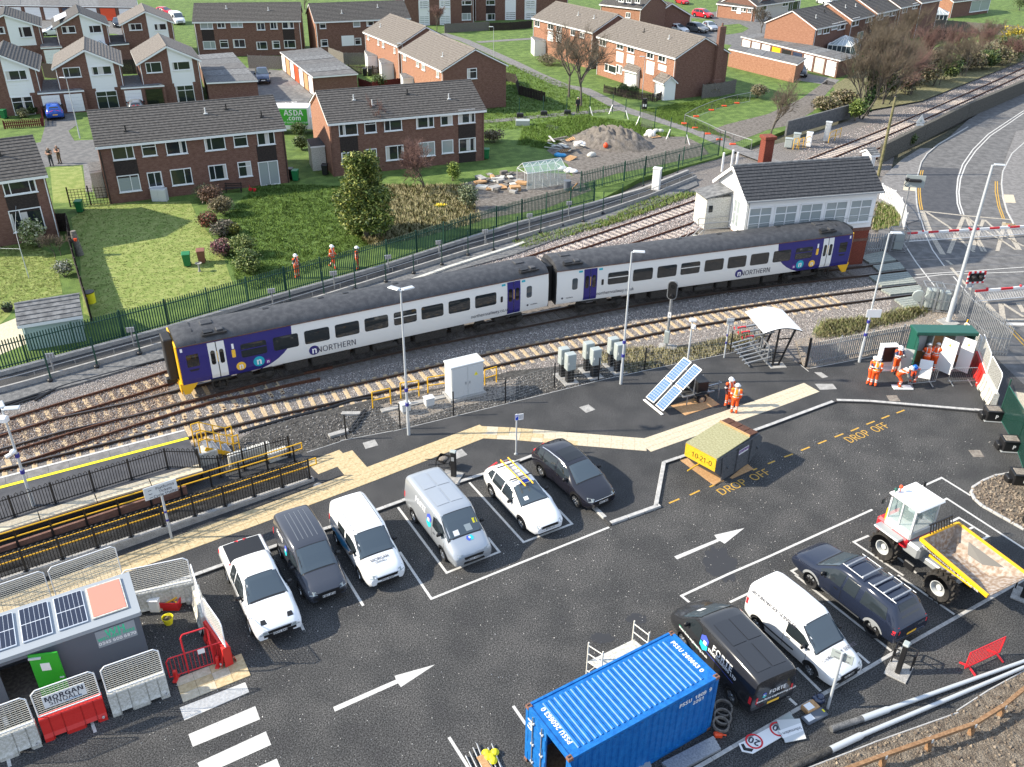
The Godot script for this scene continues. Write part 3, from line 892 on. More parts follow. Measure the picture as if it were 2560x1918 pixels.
func sign_post(at:Vector3,h: float,label:String,d:Vector3,size:Array,lines:Array)->Node3D:
	var o:=thing("sign_post",label,"sign",at,yaw_of(d))
	put("pole",mb().cyl(Vector3.ZERO,V(0,h,0),.055,.05,10),"lamp_grey",o)
	for y in [.95,1.4]: put("band",mb().cyl(V(0,y,0),V(0,y+.1,0),.062,.062,10),"blue_band",o)
	put("panel",mb().rbox(V(0,h-.1,.07),V(size[0],size[1],.05),.01),"cabinet_pale",o)
	for i in lines.size():
		words(o,lines[i],.13,Transform3D(Basis(),V(.18,h+size[1]*.5-.27-i*.18,.1)),"train_text")
		put("arrow",mb().bar(V(-.5,h+size[1]*.5-.27-i*.18,.098),V(-.36,h+size[1]*.5-.27-i*.18,.098),.005,.025),"train_text",o)
	return o
func palisade(called:String,label:String,p:Array,h: float,m:String,gap:=.155,post:=2.75,w:=.07,most:=300)->Node3D:
	var o:=thing(called,label,"fence",p[0])
	var q:=p.map(func(e): return e-p[0])
	var pale:=mb()
	pale.prism(PackedVector2Array([W(-w/2,.05),W(w/2,.05),W(w/2,h-.06),W(0,h),W(-w/2,h-.06)]),.02)
	var pm:=pale.mesh(M[m])
	var rest:=[]
	var k:=0
	for e in along(q,gap,gap*.5):
		var t:=Transform3D(Basis(Vector3.UP,yaw_of(e[1])),e[0]+e[1].cross(Vector3.UP)*.03)
		if k<most: inst("pale",pm,o,t)
		else: rest.append(t)
		k+=1
	if rest: many("pales",pm,rest,o)
	var r:=mb()
	for i in q.size()-1:
		for y in [.25,h-.35]:
			r.bar(q[i]+V(0,y,0),q[i+1]+V(0,y,0),.05,.05)
	put("rail",r,m,o)
	var ps:=mb().box(V(0,h*.48,0),V(.1,h*.96+.2,.06)).mesh(M[m])
	for e in along(q,post,.0):
		inst("post",ps,o,Transform3D(Basis(Vector3.UP,yaw_of(e[1])),e[0]-e[1].cross(Vector3.UP)*.05))
	return o
func far_side()->void:
	var ue:=pts([-300,1020,0,941,417,828,640,762,958,672,1135,614,1280,568,1483,514,1600,480,1720,432])
	var le:=pts([-300,1058,61,962,405,864,640,797,796,748,988,688,1160,634,1280,600,1483,540,1620,494,1740,445])
	var low:=pts([-300,1090,0,1007,200,955,417,890,640,830,800,782,1010,708,1280,636,1500,556,1640,508,1745,460])
	var k:=setting("access_path","dark access ramp with concrete walls beyond the tracks")
	var lr:=le.duplicate(); lr.reverse()
	put("surface",mb().slab(ue+lr,.06,.3),"footway",k)
	var lw:=low.duplicate(); lw.reverse()
	put("cess",mb().slab(le+lw,-.06,.2),"concrete_dark",k)
	var w:=mb()
	for i in ue.size()-1: w.bar(ue[i]+V(0,.1,0),ue[i+1]+V(0,.1,0),.28,.42)
	put("upper_wall",w,"concrete",k)
	w=mb()
	for i in le.size()-1: w.bar(le[i]+V(0,.06,0),le[i+1]+V(0,.06,0),.14,.36)
	put("lower_wall",w,"concrete",k)
	w=mb()
	var wall2:=pts([1008,708,1120,668,1280,617,1310,606])
	for i in wall2.size()-1: w.bar(wall2[i]+V(0,-.03,0),wall2[i+1]+V(0,-.03,0),.3,.16)
	put("cable_trough",w,"dirty_white",k)
	palisade("palisade_fence","dark green palisade fence between the lawns and the railway",pts([-60,945,0,929,417,819,640,754,958,664,1135,606,1280,560,1487,504]),1.9,"green_fence",.155)
	palisade("palisade_fence","dark green palisade fence round the muddy spoil heap",pts([1452,480,1600,443,1770,398,1796,390]),1.9,"green_fence",.2)
	var proto:Node3D
	for c in [[4,440,1618],[4,840,1500],[4,1210,1385],[5,298,945],[5,590,905],[5,860,833],[5,1122,765],[5,1362,692],[5,1605,618],[5,1830,535],[5,2050,492],[6,45,405],[6,248,345],[6,432,280],[6,612,246],[6,783,180],[6,945,110],[2,1130,1600],[2,1290,1540],[2,1430,1495]]:
		var p:=Q(c[0],c[1],c[2],.0)
		if proto==null:
			proto=thing("fence_post","dark green steel post on the lower ramp wall","post",p,0,"green posts along the access ramp")
			put("shaft",mb().box(V(0,.9,0),V(.07,1.9,.07)),"green_fence",proto)
			put("foot",mb().ball(V(0,.02,.12),V(.16,.13,.16),10,5),"black",proto)
		else: dup(proto,p,0)
	var lp:Node3D
	for c in [[4,470,1565],[4,1160,1335],[5,150,990],[5,680,835],[5,1145,690],[5,1582,560],[5,1978,462],[6,150,320],[6,488,210]]:
		var p:=Q(c[0],c[1],c[2],.06)
		if lp==null:
			lp=thing("ramp_light","small grey light panel on a short post beside the ramp rail","light",p,yaw_of(V(.95,0,-.3)),"light panels along the ramp")
			put("post",mb().cyl(V(0,-.05,0),V(0,1.0,0),.05,.05,8),"galvanised",lp)
			put("panel",mb().rbox(V(0,1.15,0),V(.5,.32,.06),.015),"galvanised",lp)
			for i in 3: put("fin",mb().box(V(-.16+i*.16,1.15,.04),V(.03,.3,.03)),"cabinet_pale",lp)
		else: dup(lp,p,lp.rotation.y)
	var rl:=shifted(le,-.35)
	var hr:=thing("ramp_rail","thin grey handrail running along the dark access ramp","handrail",rl[0])
	put("tube",mb().tube(rl.map(func(q): return q-rl[0]+V(0,.5,0)),.025,6),"galvanised",hr)
	for e in along(rl,2.2,1.0): put("post",mb(e[0]-rl[0]).cyl(V(0,.0,0),V(0,.5,0),.02),"galvanised",hr)
	for c in [[4,[300,1800,500,1690,850,1590,1150,1510,1440,1435]],[6,[60,470,300,385,560,310,840,235,1000,160,1180,90]],[8,[-50,245,200,150,330,110,480,45]],[8,[-50,215,200,128,440,50]]]:
		var q:=qpts(c[0],c[1],-.1)
		var o:=put("cable_duct",mb().tube(curve(q,.5),.075,8),"black")
		tag(o,"black cable duct lying at the edge of far ballast","duct","cable ducts by the far ballast")
	var nd:=put("cable_duct",mb().tube(curve(qpts(9,[-150,420,100,345,330,280,640,205,800,150,1000,118],-.12),.5),.09,8),"black")
	tag(nd,"thick black cable duct snaking beside the near rail","duct")
# ---------------------------------------------------------------- the train
const BANDS:=[[.9,1.3],[1.3,2.6],[2.6,3.4]]
func coach_z(y: float)->float:
	return 1.27+.07*clampf((y-1.02)/.28,0,1) if y<1.3 else (1.35-.01*(2.6-y)/1.3 if y<2.6 else 1.35-.06*(y-2.6)/.7)
func side_patch(b:MB,poly:PackedVector2Array,off: float)->void:
	for k in BANDS:
		for part in Geometry2D.intersect_polygons(poly,PackedVector2Array([W(-50,k[0]),W(50,k[0]),W(50,k[1]),W(-50,k[1])])):
			b.flat(part,func(q:Vector2)->Vector3: return V(q.x,q.y,coach_z(q.y)+off))
func rrect(x0: float,y0: float,x1: float,y1: float,r:=.08,n:=4)->PackedVector2Array:
	var o:=PackedVector2Array()
	for c in [[x1-r,y1-r,.0],[x0+r,y1-r,PI/2],[x0+r,y0+r,PI],[x1-r,y0+r,PI*1.5]]:
		for i in n+1:
			var a: float=c[2]+PI/2*i/n
			o.append(W(c[0]+cos(a)*r,c[1]+sin(a)*r))
	return o
func disc(x: float,y: float,r: float,n:=24)->PackedVector2Array:
	var o:=PackedVector2Array()
	for i in n: o.append(W(x+cos(TAU*i/n)*r,y+sin(TAU*i/n)*r))
	return o
func coach(label:String,pa:Vector3,pb:Vector3,cab_left: bool,logo_at: float,word_at: float,url_at: float)->void:
	var d:=pb-pa
	d.y=0
	var ln:=d.length()
	d=d.normalized()
	var o:=thing("railway_coach",label,"train coach",V(pa.x,0,pa.z)-V(-d.z,0,d.x)*1.27,yaw_of(d))
	var X:=func(s: float)->float: return s if cab_left else ln-s
	var sp:=func(s0: float,s1: float)->Array: return [minf(X.call(s0),X.call(s1)),maxf(X.call(s0),X.call(s1))]
	var prof:=[W(1.2,.98),W(1.27,1.02),W(1.34,1.3),W(1.35,2.6),W(1.29,3.3)]
	var body:=mb()
	for i in prof.size()-1:
		var a:Vector2=prof[i]; var b:Vector2=prof[i+1]
		body.quad(V(0,a.y,a.x),V(ln,a.y,a.x),V(ln,b.y,b.x),V(0,b.y,b.x))
		body.quad(V(ln,a.y,-a.x),V(0,a.y,-a.x),V(0,b.y,-b.x),V(ln,b.y,-b.x))
	body.quad(V(0,.98,-1.2),V(ln,.98,-1.2),V(ln,.98,1.2),V(0,.98,1.2))
	put("body",body.smooth(30),"train_white",o)
	var rp:=[W(1.33,3.3),W(1.3,3.36),W(1.2,3.5),W(1.02,3.64),W(.72,3.76),W(.38,3.83),W(0,3.85),W(-.38,3.83),W(-.72,3.76),W(-1.02,3.64),W(-1.2,3.5),W(-1.3,3.36),W(-1.33,3.3)]
	var roof:=mb()
	var xs:=[.0,.35,.9,ln-.25,ln] if cab_left else [.0,.25,ln-.9,ln-.35,ln]
	var dy:=[.16,.06,.0,.0,.05] if cab_left else [.05,.0,.0,.06,.16]
	for i in 4:
		for j in rp.size()-1:
			var q:=[]
			for e in [[i,j],[i+1,j],[i+1,j+1],[i,j+1]]:
				var p:Vector2=rp[e[1]]
				q.append(V(xs[e[0]],3.3+(p.y-3.3)*(1.0-dy[e[0]]*1.6),p.x))
			roof.quad(q[0],q[1],q[2],q[3])
	for e in [[.0,1],[ln,-1]]:
		for j in range(1,rp.size()-1):
			var f: float=1.0-(dy[0] if e[1]>0 else dy[4])*1.6
			var a:=V(e[0],3.3,0); var b:=V(e[0],3.3+(rp[j].y-3.3)*f,rp[j].x); var c:=V(e[0],3.3+(rp[j+1].y-3.3)*f,rp[j+1].x)
			if e[1]>0: roof.tri(a,c,b)
			else: roof.tri(a,b,c)
	var rf:=put("roof",roof.smooth(35),"train_roof",o)
	put("gutter",mb().box(V(ln/2,3.31,1.32),V(ln,.035,.04)),"rust",rf)
	for s in [1.3,20.6]:
		var x: float=X.call(s+.75)
		var hatch:=put("hatch",mb().bar(V(x-.65,3.66,.96),V(x+.65,3.66,.96),.55,.09),"train_black",rf)
		hatch.rotation.x=.0
		put("grille",mb().rbox(V(x-.3,3.74,.9),V(.5,.06,.4),.01),"black",rf)
		put("vent_box",mb().rbox(V(x+.32,3.75,.9),V(.36,.12,.36),.02),"train_roof",rf)
		put("vent_box",mb().rbox(V(x-.2,3.86,.0),V(.62,.1,.5),.02),"train_roof",rf)
	for s in [5.2,8.4,9.9,13.0]: put("vent",mb().rbox(V(X.call(s),3.83,-.35),V(.34,.07,.2),.01),"black",rf)
	put("seam",mb().bar(V(X.call(1.0),3.42,1.28),V(X.call(1.0),3.8,.6),.06,.03).bar(V(X.call(1.0),3.8,.6),V(X.call(1.0),3.86,-.4),.06,.03),"black",rf)
	var bl:=PackedVector2Array([W(X.call(.0),3.29),W(X.call(.0),1.02)])
	for e in [[4.25,1.02],[4.72,1.2],[5.2,1.46],[5.55,1.72],[5.82,2.0],[6.0,2.3],[6.1,2.6],[6.14,3.29]]: bl.append(W(X.call(e[0]),e[1]))
	var pb2:=mb(); side_patch(pb2,bl,.004)
	put("blue_panel",pb2,"navy",o)
	for w in [[3.28,4.63,true],[5.06,6.42,false],[6.83,8.22,false],[8.62,10.0,false],[10.39,11.78,false],[12.2,13.58,true],[13.95,15.32,false],[15.72,17.1,false],[17.5,18.9,not cab_left]]:
		var e:Array=sp.call(w[0],w[1])
		var f:=mb(); side_patch(f,rrect(e[0]-.03,1.95,e[1]+.03,2.78,.12),.008)
		var win:=put("window",f,"black",o)
		if w[2]:
			var g:=mb(); side_patch(g,rrect(e[0],2.46,e[1],2.74,.06),.014); side_patch(g,rrect(e[0],1.98,e[1],2.4,.06),.014)
			put("pane",g,"glass",win)
			var bar:=mb(); side_patch(bar,rrect(e[0]-.02,2.4,e[1]+.02,2.46,.01),.02)
			put("glazing_bar",bar,"train_white" if w[0]>6 else "navy",win)
		else:
			var g:=mb(); side_patch(g,rrect(e[0],1.98,e[1],2.75,.1),.014)
			put("pane",g,"glass",win)
	var cw:Array=sp.call(.38,1.02)
	var cf:=mb(); side_patch(cf,rrect(cw[0],2.05,cw[1],2.78,.04),.01)
	put("cab_window",cf,"glass_dark",o)
	cf=mb(); side_patch(cf,PackedVector2Array([W(cw[0]+.05,1.9),W(cw[0]+.12,1.78),W(cw[1]-.12,1.78),W(cw[1]-.03,1.9)]),.01)
	put("footstep",cf,"black",o)
	for dd in [[1.55,2.43,"train_white"],[19.7,20.62,"navy"]]:
		var e:Array=sp.call(dd[0],dd[1])
		var mid: float=(e[0]+e[1])*.5
		for h in [[e[0],mid-.025],[mid+.025,e[1]]]:
			var g:=mb(); side_patch(g,rrect(h[0],1.08,h[1],3.23,.02),.012)
			var door:=put("door",g,dd[2],o)
			var p:=mb(); side_patch(p,rrect(h[0]+.09,1.92,h[1]-.09,2.78,.11),.02)
			put("pane",p,"glass_dark",door)
		var gap:=mb(); side_patch(gap,rrect(mid-.024,1.08,mid+.024,3.23,.01),.009)
		put("door_seal",gap,"train_black",o)
		gap=mb(); side_patch(gap,rrect(mid-.02,2.05,mid+.02,2.7,.01),.016)
		put("door_edge",gap,"amber",o)
		put("door_step",mb().box(V(mid,.98,1.32),V(1.1,.06,.22)),"underframe",o)
	var tw:Array=sp.call(21.06,21.44)
	var tb:=mb(); side_patch(tb,rrect(tw[0],1.93,tw[1],2.72,.12),.01)
	put("toilet_window",tb,"glass_blue",o)
	for c in [[3.14,1.48,.26,"amber"],[4.13,1.54,.31,"teal"],[4.62,1.43,.15,"purple"]]:
		var g:=mb(); side_patch(g,disc(X.call(c[0]),c[1],c[2]),.014)
		put("roundel",g,c[3],o)
		words(o,"n",c[2]*1.25,Transform3D(Basis(),V(X.call(c[0]),c[1],1.37)),"white","Droid Sans",700)
	var lg:=mb(); side_patch(lg,disc(logo_at,1.48,.3),.014)
	put("roundel",lg,"navy",o)
	words(o,"n",.4,Transform3D(Basis(),V(logo_at,1.48,1.37)),"white","Droid Sans",700)
	words(o,"NORTHERN",.34,Transform3D(Basis(),V(word_at,1.45,1.362)),"train_text")
	words(o,"northernrailway.co.uk",.2,Transform3D(Basis(),V(url_at,1.42,1.36)),"train_text")
	words(o,"northern",.09,Transform3D(Basis(),V(X.call(21.6),1.42,1.36)),"train_text")
	var tg:=mb(); side_patch(tg,disc(X.call(22.1 if not cab_left else 21.15),1.42,.07,14),.012)
	put("roundel",tg,"train_text",o)
	var st:=mb(); side_patch(st,rrect(X.call(.2)-.06,3.0,X.call(.2)+.06,3.2,.01),.012); side_patch(st,rrect(X.call(2.85)-.06,2.62,X.call(2.85)+.06,2.92,.01),.012)
	put("notice",st,"white",o)
	st=mb(); side_patch(st,rrect(X.call(2.85)-.1,2.1,X.call(2.85)+.1,2.58,.05),.012)
	put("door_button_panel",st,"amber",o)
	for e in [19.45,20.85]:
		st=mb(); side_patch(st,rrect(X.call(e)-.13,3.05,X.call(e)+.13,3.18,.01),.012)
		put("notice",st,"teal",o)
	st=mb(); side_patch(st,rrect(X.call(19.3)-.08,2.0,X.call(19.3)+.08,2.4,.05),.012)
	put("door_button_panel",st,"black",o)
	var fx: float=X.call(.0); var bx: float=X.call(ln)
	var sg := -1.0 if cab_left else 1.0
	put("cab_front",mb().rbox(V(fx+sg*.03,2.2,0),V(.1,2.4,2.62),.04),"yellow",o)
	put("gangway",mb().rbox(V(fx+sg*.3,2.3,.0),V(.5,2.45,1.1),.05),"train_black",o)
	put("coupler",mb().rbox(V(fx+sg*.35,.85,0),V(.7,.3,.35),.03),"black",o)
	var pl:=mb(V(0,0,1.18))
	var pp:=PackedVector2Array([W(fx+sg*.18,1.1),W(fx+sg*.02,.42),W(fx-sg*.28,.42),W(fx-sg*.85,1.1)])
	pl.prism(pp,.16)
	pl.x.origin.z = -1.18
	pl.prism(pp,.16)
	pl.x.origin.z=0
	pl.box(V(fx+sg*.12,.75,0),V(.06,.66,2.3))
	put("plough",pl,"yellow",o)
	put("end_wall",mb().rbox(V(bx-sg*.03,2.15,0),V(.08,2.3,2.6),.03),"train_black",o)
	put("bellows",mb().rbox(V(bx-sg*.2,2.25,0),V(.34,2.5,1.3),.04),"train_black",o)
	for cx in [3.3,ln-3.3]:
		var x: float=X.call(cx)
		var bg:=put("bogie",mb().rbox(V(x,.5,1.02),V(3.3,.2,.14),.04).rbox(V(x,.5,-1.02),V(3.3,.2,.14),.04).rbox(V(x,.55,0),V(.6,.3,2.1),.04).rbox(V(x,.72,1.05),V(.9,.34,.2),.08).rbox(V(x-1.3,.5,1.1),V(.42,.34,.16),.06).rbox(V(x+1.3,.5,1.1),V(.42,.34,.16),.06),"underframe",o)
		for wx in [-1.3,1.3]:
			put("wheelset",mb().cyl(V(x+wx,.42,-.82),V(x+wx,.42,-.68),.42,.42,18).cyl(V(x+wx,.42,.68),V(x+wx,.42,.82),.42,.42,18).cyl(V(x+wx,.42,-.7),V(x+wx,.42,.7),.08),"underframe",bg)
	for e in [[5.6,6.9,.42],[7.1,9.4,.36],[9.7,10.6,.5],[10.8,12.1,.4],[12.4,13.2,.55],[13.5,15.6,.38],[15.9,16.8,.5]]:
		var q:Array=sp.call(e[0],e[1])
		put("equipment_case",mb().rbox(V((q[0]+q[1])/2,(e[2]+1.0)/2,0),V(q[1]-q[0],1.0-e[2],2.42),.05),"underframe",o)
	put("air_tank",mb().cyl(V(X.call(11.0),.62,1.1),V(X.call(12.3),.62,1.1),.2,.2,12),"underframe",o)
	put("cowcatcher_frame",mb().tube([V(X.call(1.5),.95,1.2),V(X.call(1.5),.35,1.2),V(X.call(2.3),.35,1.2),V(X.call(2.3),.95,1.2)],.05).tube([V(X.call(1.9),.95,1.2),V(X.call(1.9),.35,1.2)],.05),"underframe",o)
func build_train()->void:
	coach("white train coach with yellow cab front and blue cab end towards the platform",U(458.2,960.6,1.1),U(1368.2,762.1,1.1),true,7.27,8.6,18.5)
	coach("white train coach with blue cab end beside the signal box and crossing",U(1389.2,758.5,1.1),U(2117.6,657.6,1.1),false,13.48,14.8,4.15)
# ---------------------------------------------------------------- vehicles
# A body is a row of stations [x,bottom,belt,top,half width at sill,at belt,at roof edge,corner radius]; glass,lamps and
# lettering are laid on that surface. x runs forward from the tail.
class Shell:
	var s:Array
	func at(x: float)->Array:
		var n:=s.size()
		if x<=s[0][0]: return s[0]
		for i in n-1:
			if x<=s[i+1][0]:
				var t: float=(x-s[i][0])/maxf(1e-5,s[i+1][0]-s[i][0])
				var o:=[]
				for j in 8: o.append(lerpf(s[i][j],s[i+1][j],t))
				return o
		return s[n-1]
	func half(x: float,y: float)->float:
		var p:=at(x)
		return hw(p,y)
	func hw(p:Array,y: float)->float:
		if y<p[1] or y>p[3]: return -1.0
		var w: float
		if y<p[2]:
			var t: float=(y-p[1])/(p[2]-p[1])
			w=lerpf(p[4],p[5],sin(minf(1.0,t*1.6)*PI/2))
		else: w=lerpf(p[5],p[6],pow((y-p[2])/maxf(1e-4,p[3]-p[2]),1.3))
		var r: float=p[7]
		if y>p[3]-r:
			var k: float=(y-(p[3]-r))/r
			w-=r*(1.0-sqrt(maxf(.0,1.0-k*k)))
		return w
	func top(x: float,z: float)->float:
		var p:=at(x)
		var w0:=hw(p,p[3])
		z=absf(z)
		if z<=w0: return p[3]+.035*(1.0-(z/maxf(w0,.01))**2)*minf(1.0,w0)
		var a: float=p[2]; var b: float=p[3]
		for i in 14:
			var m:=(a+b)*.5
			if hw(p,m)>=z: a=m
			else: b=m
		return a
	func front(y: float,z: float,dir:=1.0)->float:
		var e: float=s[-1][0] if dir>0 else s[0][0]
		if half(e,y)>=absf(z): return e
		var a:=e-dir*2.0; var b:=e
		for i in 16:
			var m:=(a+b)*.5
			if half(m,y)>=absf(z): a=m
			else: b=m
		return a
	func build(b:MB)->void:
		var rings:=[]
		for p in s:
			var ring:=[]
			for t in [.0,.12,.3,.6,1.0]: ring.append(lerpf(p[1],p[2],t))
			for t in [.33,.66,1.0]: ring.append(lerpf(p[2],p[3]-p[7],t))
			for a in [30.0,60.0,90.0]: ring.append(p[3]-p[7]+p[7]*sin(deg_to_rad(a)))
			var q:=[]
			for y in ring: q.append(Vector3(p[0],y,maxf(.02,hw(p,minf(y,p[3]-1e-5)))))
			var w0: float=q[-1].z
			q.append(Vector3(p[0],p[3]+.026*minf(1.0,w0),w0*.5))
			q.append(Vector3(p[0],p[3]+.035*minf(1.0,w0),0))
			rings.append(q)
		for i in rings.size()-1:
			for j in rings[i].size()-1:
				var a:Vector3=rings[i][j]; var c:Vector3=rings[i+1][j]; var d:Vector3=rings[i+1][j+1]; var e:Vector3=rings[i][j+1]
				b.quad(a,c,d,e)
				var f:=Vector3(1,1,-1)
				b.quad(c*f,a*f,e*f,d*f)
			var k0:Vector3=rings[i][0]; var k1:Vector3=rings[i+1][0]
			b.quad(Vector3(k0.x,k0.y,-k0.z),Vector3(k1.x,k1.y,-k1.z),k1,k0)
		for e in [[rings[0],false],[rings[-1],true]]:
			for j in e[0].size()-1:
				var a:Vector3=e[0][j]; var c:Vector3=e[0][j+1]
				var f:=Vector3(1,1,-1)
				if e[1]: b.quad(a,a*f,c*f,c)
				else: b.quad(a*f,a,c,c*f)
	func lay(b:MB,poly:PackedVector2Array,how:String,off: float,cell:=.16)->void:
		var bb:=Rect2(poly[0],Vector2.ZERO)
		for q in poly: bb=bb.expand(q)
		var f:=func(q:Vector2)->Vector3:
			if how == "r": return Vector3(q.x,q.y,maxf(half(q.x,q.y),.1)+off)
			if how == "l": return Vector3(q.x,q.y,-maxf(half(q.x,q.y),.1)-off)
			if how == "t": return Vector3(q.x,top(q.x,q.y)+off,q.y)
			if how == "f": return Vector3(front(q.y,q.x)+off,q.y,q.x)
			return Vector3(front(q.y,q.x,-1.0)-off,q.y,q.x)
		var nx:=int(ceil(bb.size.x/cell)); var ny:=int(ceil(bb.size.y/cell))
		for i in nx:
			for j in ny:
				var o:=bb.position+Vector2(i,j)*cell
				for part in Geometry2D.intersect_polygons(poly,PackedVector2Array([o,o+Vector2(cell,0),o+Vector2(cell,cell),o+Vector2(0,cell)])):
					b.flat(part,f,how in ["r","b"])
func P2(a:Array)->PackedVector2Array:
	var o:=PackedVector2Array()
	for i in range(0,a.size(),2): o.append(W(a[i],a[i+1]))
	return o
